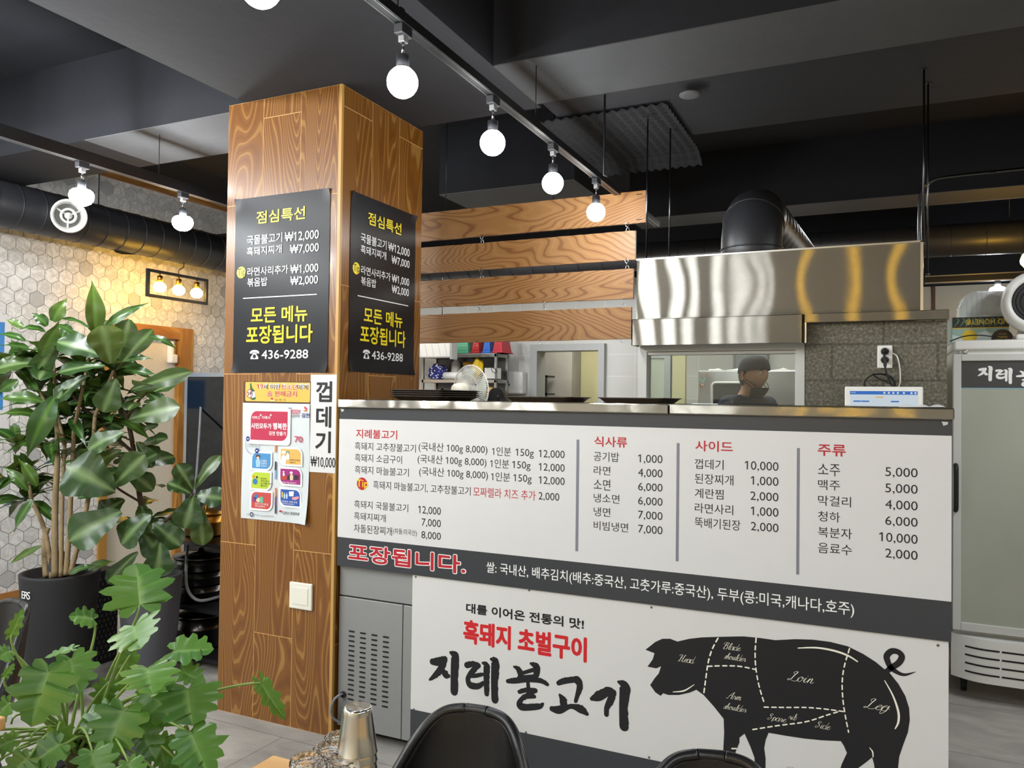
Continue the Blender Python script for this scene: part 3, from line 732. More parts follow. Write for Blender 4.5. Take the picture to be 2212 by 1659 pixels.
F5.tpx(L('ink', '#33302c'), '김천시 환경위생과', 606, 1448, 1478, 792, tf=tf, bold=0.012)
F5.tpx(L('greyp', '#77808a'), '김천', 245, 1468, 1486, 270, tf=tf); F5.tpx(L('greyp', '#77808a'), '위소감사', 315, 1474, 1492, 372, tf=tf); F5.tpx(L('greyp', '#77808a'), '운동을', 382, 1484, 1500, 425, tf=tf); F5.tpx(L('crimson', '#b8304d'), '응원', 428, 1486, 1502, 455, tf=tf); F5.tpx(L('greyp', '#77808a'), '해주세요!', 458, 1488, 1504, 515, tf=tf)
q_ = UV(293, 1480); F5.ring(L('navy', '#2d3550'), q_[0], q_[1], 0.0105, 0.004, 2)
multi('sheet', t, (q0, plain('poster_paper', '#d0d7d9', 0.35, var=0.03)), *cols.values())
# light switch
t = thing('light_switch', 'square white wall switch low on the wooden column', 'switch', (-0.168, 0, 0.58))
q = MB(); q.box(-0.231, -0.107, -0.013, 0.0, 0.522, 0.637, 0.005); q.build('plate', m_offw, t)
q = MB(); q.box(-0.212, -0.126, -0.0155, -0.012, 0.543, 0.617, 0.0015); q.build('rocker', m_offw, t)

# ------------------------------------------------------------------ the counter
t = thing('refrigerated_counter', 'long grey steel undercounter refrigerator under the menu board, vent slots at its left end', 'refrigerator', (1.15, 0.4, 0))
q = MB(); q.box(0.012, 2.29, 0.045, 0.66, 0.045, 1.395); q.build('body', m_greym, t)
q = MB()
q.box(0.012, 0.385, 0.026, 0.046, 0.60, 0.86, 0.002); q.box(0.012, 0.335, 0.024, 0.046, 0.045, 0.594, 0.002); q.box(0.337, 0.385, 0.024, 0.046, 0.045, 0.594, 0.002)
q0 = q
q = MB(); FV = Face((0, 0.0238, 0), (1, 0, 0), (0, 0, 1), (0, -1, 0))
for cx in (0.081, 0.139, 0.197, 0.255):
    for r in range(15):
        z = 0.452-0.0205*r
        FV.stroke(q, [(cx-0.012, z, 0.0075), (cx+0.012, z, 0.0075)], 1)
multi('front_panel', t, (q0, steel_brushed('panel_steel', (1, 0, 0), 0.5, 0.4, '#9c9d9b', 0.0, dist='GGX')), (q, m_rubber))
q = MB(); q.lathe([(0.013, -0.006), (0.013, 0.004), (0.007, 0.004), (0.007, -0.006)], (0.043, 0.022, 0.18), 20, 'y'); q.build('grommet', m_rubber, t)
q = MB(); q.tube(smooth_path([(0.043, 0.03, 0.18), (0.040, 0.005, 0.183), (0.022, -0.012, 0.165), (0.008, -0.014, 0.12), (0.012, -0.004, 0.085), (0.03, 0.02, 0.06), (0.06, 0.06, 0.04)], 6), 0.0055, 8); q.build('power_cord', plain('grey_cord', '#7f8285', 0.5), t)
q = MB(); q.box(0.05, 2.25, 0.10, 0.62, 0.0, 0.045); q.build('plinth', m_rubber, t)
# steel worktops: two slabs meeting at a seam
for x0, x1, lab in ((0.0165, 1.443, 'long stainless steel counter top slab carrying the brown trays'), (1.447, 2.3186, 'shorter stainless steel counter top slab in front of the small screen')):
    q = MB(); q.box(x0, x1, -0.016, 0.62, 1.404, 1.439, 0.004)
    tag(q.build('counter_top', m_ctop), lab, 'counter top')
# the big menu board
t = thing('menu_board', 'long white menu board with charcoal bands and price columns on the counter front', 'menu board', (1.16, 0, 0.73))
q = MB(); q.box(0.0154, 2.3125, 0.0005, 0.0255, 0.730, 1.4035); q0 = q
BF = Face((0, 0.0005, 0), (1, 0, 0), (0, 0, 1), (0, -1, 0))
q = MB(); BF.rect(q, 0.0154, 2.3125, 0.8519, 1.3549); q1 = q
q = MB(); BF.rect(q, 0.0154, 2.3125, 1.3549, 1.4030); BF.rect(q, 0.0154, 2.3125, 0.7302, 0.8519); q2 = q
K, Rd, Gy, Wt, Yl = MB(), MB(), MB(), MB(), MB()
A = (720, 860, 600/2212)
def a_(mb, s_, l, tp, b_, r, **k): BF.tpx(mb, s_, l, tp, b_, r, tf=A, lay=k.pop('lay', 2), **k)
a_(Rd, '지례불고기', 183, 247, 316, 508, bold=0.018)
for y, s_, r in ((347, '흑돼지 고추장불고기', 658), (440, '흑돼지 소금구이', 548), (535, '흑돼지 마늘불고기', 602)): a_(K, s_, 172, y, y+64, r)
for l, y in ((680, 360), (672, 457), (684, 556)): a_(K, '(국내산 100g 8,000)', l, y, y+70, l+548)
for l, y in ((1265, 393), (1250, 490), (1258, 594)): a_(K, '1인분', l, y+4, y+58, l+150)
for l, y in ((1452, 402), (1426, 500), (1435, 605)): a_(K, '150g', l, y, y+56, l+145)
for y in (411, 517, 622): a_(K, '12,000', 1637, y, y+58, 1843)
c_ = BF.uv(A[0]+230*A[2], A[1]+682*A[2]); BF.disc(Rd, c_[0], c_[1], 0.0265, 2)
a_(Yl, 'Tip', 187, 646, 704, 278, lay=3, bold=0.006)
a_(K, '흑돼지 마늘불고기, 고추장불고기', 318, 655, 720, 1095); a_(Rd, '모짜렐라 치즈 추가', 1115, 712, 772, 1612); a_(K, '2,000', 1635, 747, 806, 1800)
a_(K, '흑돼지 국물불고기', 167, 810, 872, 597); a_(K, '12,000', 677, 857, 915, 857)
a_(K, '흑돼지찌개', 165, 904, 966, 418); a_(K, '7,000', 704, 957, 1015, 857)
a_(K, '차돌된장찌개', 165, 1000, 1066, 468); a_(K, '(차돌:미국산)', 478, 1040, 1086, 666); a_(K, '8,000', 702, 1057, 1115, 857)
B_ = (1220, 900, 870/2212)
def b__(mb, s_, l, tp, b_, r, **k): BF.tpx(mb, s_, l, tp, b_, r, tf=B_, lay=2, **k)
for s_, l, tp, bt_, r in (('식사류', 163, 108, 163, 342), ('사이드', 718, 131, 188, 922), ('주류', 1390, 153, 213, 1542)): b__(Rd, s_, l, tp, bt_, r, bold=0.02)
for i_, (s_, r, p) in enumerate((('공기밥', 298, '1,000'), ('라면', 250, '4,000'), ('소면', 250, '6,000'), ('냉소면', 300, '6,000'), ('냉면', 250, '7,000'), ('비빔냉면', 348, '7,000'))):
    y = 194+75.4*i_; b__(K, s_, 159, y, y+49, r); y = 207+77.2*i_; b__(K, p, 403, y, y+43, 537)
for i_, (s_, r, p, l) in enumerate((('껍데기', 872, '10,000', 989), ('된장찌개', 926, '1,000', 1022), ('계란찜', 872, '2,000', 1019), ('라면사리', 925, '1,000', 1022), ('뚝배기된장', 965, '2,000', 1022))):
    y = 231+80.5*i_; b__(K, s_, 714, y, y+54, r); y = 243+83.5*i_; b__(K, p, l, y, y+46, 1174)
for i_, (s_, r, p, l) in enumerate((('소주', 1512, '5,000', 1760), ('맥주', 1512, '5,000', 1760), ('막걸리', 1572, '4,000', 1760), ('청하', 1512, '6,000', 1760), ('복분자', 1577, '10,000', 1727), ('음료수', 1577, '2,000', 1760))):
    y = 258+86.5*i_; b__(K, s_, 1391, y, y+56, r); y = 277+89.2*i_; b__(K, p, l, y, y+49, 1938)
for tf_, x0, x1, y0, y1 in ((A, 1938, 1950, 330, 1220), (B_, 615, 625, 145, 795), (B_, 1275, 1287, 172, 868)):
    p0 = BF.uv(tf_[0]+x0*tf_[2], tf_[1]+y0*tf_[2]); p1 = BF.uv(tf_[0]+x1*tf_[2], tf_[1]+y1*tf_[2]); BF.rect(Gy, p0[0], p1[0], p1[1], p0[1], 2)
a_(Wt, '포장됩니다.', 122, 1172, 1272, 1052, bold=0.085, lay=2); a_(Rd, '포장됩니다.', 124, 1172, 1272, 1050, bold=0.035, lay=3)
p0 = BF.uv(1051, 1236); p1 = BF.uv(1051, 1214); p2 = BF.uv(1845, 1331)
BF.text(Wt, '쌀: 국내산, 배추김치(배추:중국산, 고춧가루:중국산), 두부(콩:미국,캐나다,호주)', p0[0], p2[0], p0[1], p1[1]+0.002, bold=0.006, lay=2)
q = MB()
for x in (0.022, 2.285): BF.poly(q, [(x, 1.398), (x+0.018, 1.397), (x+0.016, 1.389), (x+0.005, 1.385)], 3)
multi('board', t, (q0, plain('board_edge', '#c9c3b2', 0.5)), (q1, m_white), (q2, m_strip), (K, m_ink), (Rd, m_red), (Wt, m_wink), (Yl, m_yellow), (Gy, m_grey), (q, m_lgrey))
# lower banner with the pig chart
t = thing('pig_banner', 'white banner board with a black pig meat-cut chart below the menu board', 'banner', (1.35, 0, 0.05))
q = MB(); q.box(0.390, 2.3060, 0.008, 0.022, 0.02, 0.7295); q0 = q
PF = Face((0, 0.008, 0), (1, 0, 0), (0, 0, 1), (0, -1, 0))
q = MB(); PF.rect(q, 0.390, 2.3060, 0.02, 0.185); q1 = q
q = MB()
for px, py in ((898, 1246), (1143, 1275), (1407, 1312), (2026, 1394), (894, 1532), (1136, 1582), (1402, 1636)):
    c_ = PF.uv(px, py); q.lathe([(0.0045, 0.0), (0.004, -0.0012), (0.0015, -0.002), (0.0, -0.002)], (c_[0], 0.008, c_[1]), 12, 'y')
qs = q
C_ = (880, 1230, 600/2212); K, Rd, Wt = MB(), MB(), MB()
PF.tpx(K, '대를 이어온 전통의 맛!', 470, 268, 343, 1405, tf=C_, bold=0.035); PF.tpx(Rd, '흑돼지 초벌구이', 450, 402, 578, 1424, tf=C_, bold=0.04)
BRUSH = [
 [(200,735,44),(245,732,60),(300,712,40)], [(300,722,40),(262,800,50),(215,850,36),(178,878,16)], [(268,790,30),(308,838,52),(328,848,30)], [(345,662,22),(380,695,64),(376,800,60),(373,972,58)],
 [(475,762,44),(530,752,38),(568,766,36)], [(560,768,38),(520,810,40),(492,850,38),(482,880,36),(502,920,48),(560,930,42),(605,905,30)], [(500,850,24),(545,846,30),(600,835,24)], [(600,745,18),(630,765,48),(630,860,46),(632,990,38)], [(668,715,22),(700,740,64),(695,880,56),(697,1038,54)],
 [(850,775,16),(885,795,42),(908,850,46)], [(985,750,22),(1030,778,58),(1025,850,42)], [(905,828,25),(1000,800,30)], [(890,860,30),(1020,850,30)], [(800,890,30),(860,885,42),(960,880,32),(1060,885,38),(1115,915,28)], [(960,885,28),(965,960,32)],
 [(892,975,30),(950,960,34),(1020,965,36)], [(1012,965,40),(930,1022,36)], [(930,1010,30),(892,1062,40),(905,1092,52),(960,1098,48),(1050,1090,42),(1080,1070,20)], [(920,1018,25),(1012,1012,28)],
 [(1204,905,36),(1260,885,46),(1350,875,44)], [(1352,880,60),(1374,930,50),(1340,1050,28)], [(1215,1000,22),(1240,1040,58),(1245,1092,50)], [(1152,1110,40),(1210,1118,58),(1300,1090,36),(1380,1112,62),(1430,1150,30)],
 [(1468,1030,30),(1520,1010,72),(1600,970,62),(1640,985,46)], [(1640,980,50),(1620,1040,56),(1590,1100,42),(1585,1155,36)], [(1682,895,22),(1730,935,82),(1722,1100,70),(1726,1250,74)]]
for s_ in BRUSH: PF.spx(K, s_, C_, 1, 8, 0.12)
D_ = (1380, 1300, 832/2212)
PIG = [(38,275),(95,230),(135,212),(180,212),(222,228),(290,212),(360,204),(450,201),(600,198),(700,208),(785,220),(900,214),(1000,217),(1100,230),(1200,255),(1290,300),(1360,345),(1412,388),(1440,408),(1490,470),(1530,540),(1552,610),(1556,680),(1545,750),(1515,830),(1495,890),(1488,960),(1496,1030),(1486,1090),(1480,1160),(1400,1155),(1375,1085),(1362,1010),(1350,930),(1340,893),(1300,925),(1262,953),(1235,1010),(1225,1075),(1212,1130),(1130,1118),(1140,1050),(1146,990),(1166,930),(1195,868),(1178,828),(1160,800),(1050,795),(950,785),(850,770),(745,752),(728,795),(720,840),(728,900),(727,960),(720,1050),(650,1040),(668,960),(664,895),(640,830),(607,757),(578,780),(578,808),(556,860),(548,930),(552,1000),(470,990),(480,920),(486,830),(490,750),(487,672),(430,600),(372,535),(330,505),(290,522),(230,535),(170,535),(140,525),(125,540),(95,520),(65,478),(90,440),(115,410),(128,370),(100,382),(50,372),(80,330),(90,295)]
PF.ppx(K, PIG, D_, 1)
PF.spx(K, [(1412,408,28),(1450,378,34),(1492,350,36),(1510,315,36),(1490,288,34),(1452,283,36),(1424,310,36),(1430,345,34),(1450,380,32),(1490,408,24),(1530,418,16),(1588,402,3)], D_, 1, 8)
for pts in ([(455,208),(420,275),(398,350),(385,440),(372,535)], [(395,370),(480,367),(580,370),(670,388)], [(674,208),(668,290),(672,380),(690,480),(720,580)], [(720,604),(850,606),(960,606),(1060,614),(1180,630)], [(1210,268),(1180,370),(1168,460),(1172,560),(1185,650),(1205,750)], [(655,733),(800,710),(960,688),(1080,650),(1160,626)], [(535,842),(562,842)]): PF.dash(Wt, pts, D_, 8, 26, 17, 2)
for pts in ([(915,265,6),(1020,263,10),(1120,280,12),(1200,308,11),(1255,342,8)], [(1412,452,5),(1460,540,10),(1490,630,13),(1490,690,12),(1472,728,6)], [(197,517,4),(260,510,8),(318,475,3)], [(1325,837,4),(1342,860,8),(1345,890,6)]): PF.spx(Wt, pts, D_, 2)
# copperplate words drawn stroke by stroke (letters on a 0..10 grid, x-height 10)
GL = {
 'a': (11, ['85 7A 3A 06 02 20 50 83 9A', '9A 83 90 B1 D4']), 'b': (10, ['03 49 6H 5K 3I 20 50 84 89 6A 37']), 'd': (11, ['86 7A 3A 06 02 20 50 83 CK', '83 90 B1 D4']), 'e': (9, ['04 56 89 6A 38 14 21 40 71 A4']),
 'g': (10, ['86 7A 3A 06 02 20 50 83 9A', '9A 70 4c 1d 0b 38 B4']), 'h': (11, ['03 5B 8J 6K 4G 00', '00 39 6A 78 62 80 B3']), 'i': (6, ['03 3A 12 30 63', '4D 4E']), 'l': (6, ['03 5B 8J 6K 4G 12 30 63']), 'm': (16, ['03 3A 10', '25 6A 78 50', '66 AA B8 A2 B0 E3']), 'n': (12, ['03 3A 10', '25 6A 78 62 80 B3']),
 'o': (9, ['6A 3A 06 02 30 63 88 6A 58 77 A8']), 'p': (11, ['03 4B 0c', '26 6A 98 94 60 31']), 'r': (9, ['03 3A 49 78 63 70 93']), 's': (8, ['02 6B 75 40 11', '61 93']), 'u': (12, ['03 3A 12 30 64 9A', '9A 72 90 C3']), 'v': (10, ['03 3A 33 30 64 7A 98']), 'c': (9, ['79 4A 06 12 40 83']), 'k': (10, ['03 5B 8J 6K 4G 00', '04 6A 78 35 70 A3']), 'w': (14, ['03 3A 20 6A', '6A 50 9A C9']),
 'H': (20, ['2F 0I 5K 9J 6A 30 01 13', 'LJ IK E9 C1 G0 K4', '5A 9B FA']), 'B': (17, ['4D 0F 2J 8K EK EF 8B DB E6 A0 40 23', '9J 6A 30']), 'A': (17, ['01 30 7A GK', 'GK D5 C1 F0 J3', '58 AA F7']), 'L': (16, ['7E 5H 8K BJ 8C 53 10 02 33 80 D0 H4']), 'S': (14, ['5E 9E CI 9K 5H 6D A8 84 30 02 25 56']), 'K': (17, ['2F 0I 5K 9J 6A 30 01', 'IJ FK 8B', '8B BA C1 G0 K4'])}
DG = '0123456789ABCDEFGHIJKLMNOP'
def dval(c): return DG.index(c) if c in DG else -(ord(c)-ord('a'))*2.2
def script(F, mb, word, l, base_y, r, xh, tf, lay):
    """cursive word from photo x l..r on baseline, x-height xh (photo-crop pixels)"""
    tot = sum(GL[c][0] for c in word); sx = (r-l)/tot; sy = xh/10; X = 0
    for c in word:
        w_, st = GL[c]
        for s_ in st:
            P = []
            for tok in s_.split():
                u, v = dval(tok[0]), dval(tok[1]); P.append(((X+u+v*0.35)*sx, v*sy))
            out = []
            Q = smooth_path([(x, y, 0) for x, y in P], 5)
            for i, p in enumerate(Q):
                b_ = Q[min(i+1, len(Q)-1)]; dd = abs(b_.y-p.y)/(abs(b_.x-p.x)+abs(b_.y-p.y)+1e-6); down = b_.y < p.y
                a = F.uv(tf[0]+(l+p.x)*tf[2], tf[1]+base_y*tf[2]); k_ = F.uv(tf[0]+l*tf[2], tf[1]+base_y*tf[2]); h_ = F.uv(tf[0]+l*tf[2], tf[1]+(base_y-10)*tf[2])
                out.append((a[0], k_[1]+p.y*(h_[1]-k_[1])/10, xh*(0.14 if down and dd > 0.45 else 0.06)*(h_[1]-k_[1])/10))
            if len(out) > 1: F.stroke(mb, out, lay, 1)
        X += w_
for wd, l, y, r, xh in (('Head', 226, 340, 312, 20), ('Blade', 480, 268, 580, 19), ('shoulder', 488, 325, 612, 18), ('Loin', 852, 447, 1005, 28), ('Arm', 503, 552, 590, 20), ('shoulder', 485, 612, 615, 18), ('Spare', 737, 674, 842, 19), ('rib', 858, 672, 905, 18), ('Side', 1010, 720, 1095, 20), ('Leg', 1290, 606, 1430, 30)):
    script(PF, Wt, wd, l, y, r, xh, D_, 2)
script(PF, K, 'Hock', 830, 985, 1000, 22, D_, 1)
multi('board', t, (q0, m_white2), (q1, m_strip), (K, m_ink), (Rd, plain('bright_red_ink', '#cf2027', 0.45, var=0)), (Wt, plain('cream_ink', '#f3f0df', 0.45, var=0)), (qs, plain('screw_grey', '#77716a', 0.4, 0.6)))

# ------------------------------------------------------------------ lighting tracks and bulbs
m_bulb = emit('lit_bulb', COOL, BULB_L)
m_bulb2 = emit('lit_wide_bulb', COOL, 300.0)
m_wbulb = emit('lit_warm_bulb', (1.0, 0.54, 0.06), 95.0)
m_cap = plain('bulb_cap', '#d8d8d4', 0.35)
m_socket = plain('socket_grey', '#222327', 0.5)
def track(x, y0, y1, z, label):
    t = thing('lighting_track', label, 'track', (x, (y0+y1)/2, z))
    q = MB(); q.box(x-0.018, x+0.018, y0, y1, z, z+0.03); q.build('rail', m_blackm, t)
    q = MB()
    for s_ in (-0.012, 0.012): q.box(x+s_-0.0015, x+s_+0.0015, y0, y1, z-0.002, z+0.001)
    q.build('conductor_strips', m_steel, t)
    q = MB(); q.box(x-0.055, x-0.030, y0, y1, z+0.03, z+0.07); q.build('cable_channel', m_blackm, t)
    q = MB()
    for y in (y0+0.3, y0+1.35, y0+2.35): q = MB(); q.tube([(x, y, z+0.03), (x, y, 2.80 if -6 < y < 0.5 else 3.25)], 0.002, 6); q.box(x-0.055, x+0.018, y-0.01, y+0.01, z+0.03, z+0.036); q.build('hanger_wire', m_blackm, t)
    return t
track(0.85, -2.2, 2.05, 2.535, 'black lighting track above the counter with five round bulbs')
track(-1.28, -2.2, 1.1, 2.535, 'black lighting track left of the wooden column with two wide bulbs')
def lamp(z0, wide):
    t = thing('track_lamp', '', 'lamp', (0, 0, 0))
    q = MB(); q.box(-0.015, 0.015, -0.028, 0.028, -0.030, 0.0, 0.003); q.build('adapter', m_socket, t)
    q = MB(); q.box(-0.010, 0.010, -0.012, 0.012, -0.05, -0.030, 0.002); q.build('neck', m_greym, t)
    q = MB(); q.tube([(0, 0, -0.05), (0, 0, -0.086)], 0.0045, 10); q.build('stem', m_chrome, t)
    q = MB(); q.lathe([(0.017, -0.124), (0.019, -0.118), (0.019, -0.088), (0.012, -0.084), (0, -0.084)], n=20); q.build('socket', m_socket, t)
    q = MB()
    if not wide:
        prof = [(0.0, -0.2115)]+[(0.0455*math.sin(a), -0.166-0.0455*math.cos(a)) for a in [PI*i/14 for i in range(1, 12)]]+[(0.024, -0.127)]
    else:
        prof = [(0.0, -0.206), (0.024, -0.203), (0.041, -0.192), (0.0515, -0.174), (0.054, -0.158), (0.050, -0.142), (0.040, -0.132), (0.026, -0.127)]
    q.lathe(prof, n=28); b = q.build('bulb', m_bulb2 if wide else m_bulb, t)
    q = MB(); q.lathe([(0.025, -0.1285), (0.021, -0.124), (0.015, -0.120)], n=20); q.build('bulb_collar', m_cap, t)
    return t
L0 = lamp(0, False); L0.location = (0.85, -1.40, 2.535); L0['label'] = 'track bulb cut off by the top edge of the photo, nearest bulb over the counter'; L0['group'] = 'round track bulbs over the counter'
for y, s_ in ((-0.82, 'large round lit track bulb just right of the wooden column top'), (-0.232, 'second large round lit bulb right of the wooden column, in front of the foam panel'), (0.34, 'round lit track bulb above the middle of the hanging planks'), (0.90, 'smallest round lit track bulb, in front of the topmost hanging plank')):
    dup(L0, (0.85, y, 2.535), 0, s_, 'round track bulbs over the counter')
L1 = lamp(0, True); L1.location = (-1.28, -0.28, 2.535); L1['label'] = 'wide lit track bulb in front of the white duct vent'; L1['group'] = 'wide track bulbs left of the column'
dup(L1, (-1.28, 0.31, 2.535), 0, 'wide lit track bulb nearer the wooden column, above the framed pendant', 'wide track bulbs left of the column')
# framed pendant with three amber bulbs
t = thing('pendant_lamp', 'black rectangular frame pendant with three amber bulbs by the hexagon wall', 'pendant lamp', (-2.9, 1.73, 2.19))
q = MB(); y0, y1, z0, z1 = 1.44, 2.03, 2.188, 2.40; th = 0.022
q.box(-2.911, -2.889, y0, y1, z1-th, z1); q.box(-2.911, -2.889, y0, y1, z0, z0+th); q.box(-2.911, -2.889, y0, y0+th, z0+th, z1-th); q.box(-2.911, -2.889, y1-th, y1, z0+th, z1-th); q.build('frame', m_blackm, t)
for y in (1.56, 1.74, 1.92):
    q = MB(); q.tube([(-2.9, y, z1-th), (-2.9, y, z1-th-0.02)], 0.006, 8); q.lathe([(0.021, 2.312), (0.021, 2.358), (0.016, 2.362), (0, 2.362)], (-2.9, y, 0), 18); s_ = q.build('lamp_holder', m_brass, t)
    q = MB(); q.lathe([(0.0, 2.232), (0.022, 2.235), (0.038, 2.246), (0.047, 2.266), (0.046, 2.284), (0.038, 2.298), (0.022, 2.311)], (-2.9, y, 0), 22); q.build('bulb', m_wbulb, s_)
q = MB(); q.tube(smooth_path([(-2.9, 1.735, z1), (-2.9, 1.74, 2.43), (-2.92, 1.79, 2.455), (-2.95, 1.83, 2.475), (-2.97, 1.85, 2.513)], 5), 0.003, 6); q.build('cord', m_blackm, t)
# amber lamp and white lamp at the far right
t = thing('warm_lamp', 'glowing yellow lamp cut off by the right photo edge above the drinks fridge', 'lamp', (2.93, 2.99, 2.36))
q = MB(); q.lathe([(0.0, 2.30), (0.03, 2.305), (0.05, 2.33), (0.052, 2.35), (0.04, 2.385), (0.02, 2.40)], (2.945, 3.0, 0), 22); q.build('bulb', m_wbulb, t)
q = MB(); q.lathe([(0.02, 2.40), (0.02, 2.45), (0, 2.452)], (2.945, 3.0, 0), 16); q.tube([(2.945, 3.0, 2.45), (2.945, 3.0, 2.95)], 0.004, 6); q.build('holder', m_brass, t)
t = thing('spot_lamp', 'small lit white bulb hanging below the dark cable tray behind the fridge', 'lamp', (2.94, 4.4, 2.35))
q = MB(); q.lathe([(0.0, 2.30), (0.03, 2.304), (0.056, 2.325), (0.060, 2.345), (0.05, 2.365), (0.025, 2.375)], (2.935, 4.4, 0), 22); q.build('bulb', m_bulb, t)
q = MB(); q.lathe([(0.022, 2.375), (0.022, 2.42), (0, 2.42)], (2.935, 4.4, 0), 16); q.build('socket', m_socket, t)
t = thing('cable_tray', 'black cable tray running across the back beside the fridge top', 'cable tray', (4.0, 4.4, 2.42))
q = MB(); q.box(2.43, 6.8, 4.36, 4.44, 2.42, 2.475); q.build('tray', m_blackm, t)
q = MB(); q.box(2.43, 6.8, 4.355, 4.36, 2.470, 2.478); q.box(2.43, 6.8, 4.355, 4.36, 2.417, 2.424); q.build('rails', m_steel, t)
for x in (3.6, 5.5): q = MB(); q.tube([(x, 4.4, 2.475), (x, 4.4, 3.25)], 0.004, 6); q.build('hanger_rod', m_blackm, t)

# ------------------------------------------------------------------ hanging planks, hood, block wall, hatch window
PY = 1.24
PL = [(-0.60, 1.004, 2.378, 2.545, 'topmost'), (-0.60, 0.950, 2.187, 2.340, 'second'), (-0.60, 0.941, 1.983, 2.141, 'third'), (-0.60, 0.932, 1.772, 1.940, 'lowest')]
rg = random.Random(3)
for i, (x0, x1, z0, z1, nm) in enumerate(PL):
    t = thing('hanging_plank', '%s of the four wooden planks hanging over the kitchen opening' % nm, 'plank', (0.2, PY, z0), 'hanging planks')
    q = MB(); n_ = 40; top = []; bot = []
    for k in range(n_+1):
        x = x0+(x1-x0)*k/n_; top.append((x, z1+rg.uniform(-.0015, .0015))); bot.append((x, z0+rg.uniform(-.001, .001)))
    F_ = Face((0, PY, 0), (1, 0, 0), (0, 0, 1), (0, -1, 0)); pts = bot+top[::-1]; P3 = [Vector((a, PY, b_)) for a, b_ in pts]
    q.prism(P3, (0, 0.018, 0)); q.build('board', m_pine, t)
    if i < 3:
        for j, hx in enumerate((0.045, 0.905) if i != 2 else (0.035, 0.435, 0.89)):
            q = MB(); zb = PL[i+1][3]; zt = z0
            q.tube([(hx+0.009*math.cos(a*PI/6), PY-0.002, zt-0.004+0.012*math.sin(a*PI/6)) for a in range(12)], 0.0014, 6, closed=True)
            q.tube([(hx+0.002+0.009*math.cos(a*PI/6), PY+0.004, zb+0.006+0.012*math.sin(a*PI/6)) for a in range(12)], 0.0014, 6, closed=True)
            q.tube([(hx, PY+0.001, zt-0.014), (hx, PY+0.001, zb+0.016)], 0.0015, 6)
            q.build('hook', m_chrome, t)
    else:
        for hx in (0.025, 0.425, 0.885):
            q = MB(); q.tube([(hx+0.010*math.cos(a*PI/6), PY-0.003, z0-0.006+0.013*math.sin(a*PI/6)) for a in range(1, 11)], 0.0014, 6); q.build('hook', m_chrome, t)
    if i == 0:
        for z in (2.395, 2.528): q = MB(); q.box(0.955, 0.985, PY-0.0012, PY, z-0.002, z+0.002); q.build('staple', m_rubber, t)
        for hx in (-0.2, 0.48): q = MB(); q.tube([(hx, PY+0.009, z1), (hx, PY+0.009, 3.25)], 0.003, 6); q.build('hanger_wire', m_blackm, t)
# plank brackets seen in the gaps
# steel extractor hood
t = thing('extractor_hood', 'wide brushed steel extractor hood above the hatch window', 'extractor hood', (1.68, 1.4, 1.83))
q = MB()
rows = []
for i in range(41):
    x = 1.088+(2.267-1.088)*i/40
    b_ = 0.0012*math.sin(i*0.5)+0.002*math.sin(i*0.17+1)
    rows.append([(x, 0.80+b_*math.sin(PI*j/10)*0.5, 1.826+(2.104-1.826)*j/10) for j in range(11)])
q.grid(rows[::-1]); q.build('front_sheet', m_hood, t)
q = MB(); q.box(1.088, 1.092, 0.80, 2.10, 1.826, 2.104); q.box(2.263, 2.267, 0.80, 2.10, 1.826, 2.104); q.box(1.088, 2.267, 2.096, 2.10, 1.826, 2.104); q.box(1.088, 2.267, 0.80, 2.10, 2.100, 2.105)
q.build('canopy', m_hood, t)
q = MB(); q.box(2.258, 2.268, 0.795, 0.803, 1.826, 2.106); q.box(1.086, 2.268, 0.795, 0.803, 2.100, 2.107); q.build('edge_trim', m_steel, t)
q = MB(); q.box(1.090, 1.822, 0.718, 0.722, 1.700, 1.818); q.box(1.090, 1.094, 0.718, 0.83, 1.700, 1.818); q.box(1.818, 1.822, 0.718, 0.83, 1.700, 1.818); q.box(1.090, 1.822, 0.718, 0.80, 1.816, 1.819); q.box(1.09, 1.82, 0.722, 0.738, 1.700, 1.703)
q.build('gutter_lip', m_hood, t)
# steel coping on the block wall
t2 = thing('steel_coping', 'thin steel strip capping the concrete block wall below the hood', 'coping', (2.09, 0.8, 1.785))
q = MB(); q.box(1.824, 2.356, 0.755, 0.80, 1.785, 1.822, 0.002); q.build('strip', m_hood, t2)
q = MB(); q.box(1.826, 1.833, 0.752, 0.80, 1.70, 1.785); q.build('corner_strip', m_steel, t2)
b = MB(); b.box(1.826, 2.352, 0.80, 0.99, 0, 1.784); struct('wall_block', b, m_block)
# hanger rods of the hood and the loose rods
for x, y, z0, z1, lab in ((1.105, 0.90, 2.105, 2.80, 'thin black rod hanging the left front corner of the hood'), (1.155, 1.14, 2.105, 2.83, 'thin black rod behind the left front hood rod'), (2.272, 0.88, 2.105, 2.83, 'thin steel rod holding the right front corner of the hood'), (2.295, 1.05, 2.0, 2.83, 'second thin rod beside the right end of the hood')):
    q = MB(); q.tube([(x, y, z0), (x, y, z1)], 0.004, 8); q.lathe([(0.012, z1-0.004), (0.012, z1), (0, z1)], (x, y, 0), 12); q.lathe([(0.008, z0), (0.008, z0+0.012), (0, z0+0.012)], (x, y, 0), 8)
    tag(q.build('hanger_rod', m_dsteel), lab, 'rod', 'hanger rods of the hood')
q = MB(); q.tube([(0.98, 0.63, 2.84), (0.98, 0.63, 2.465), (1.0, 0.63, 2.46)], 0.005, 8)
tag(q.build('ceiling_rod', m_blackm), 'short loose black rod with bent foot under the foam panel', 'rod')
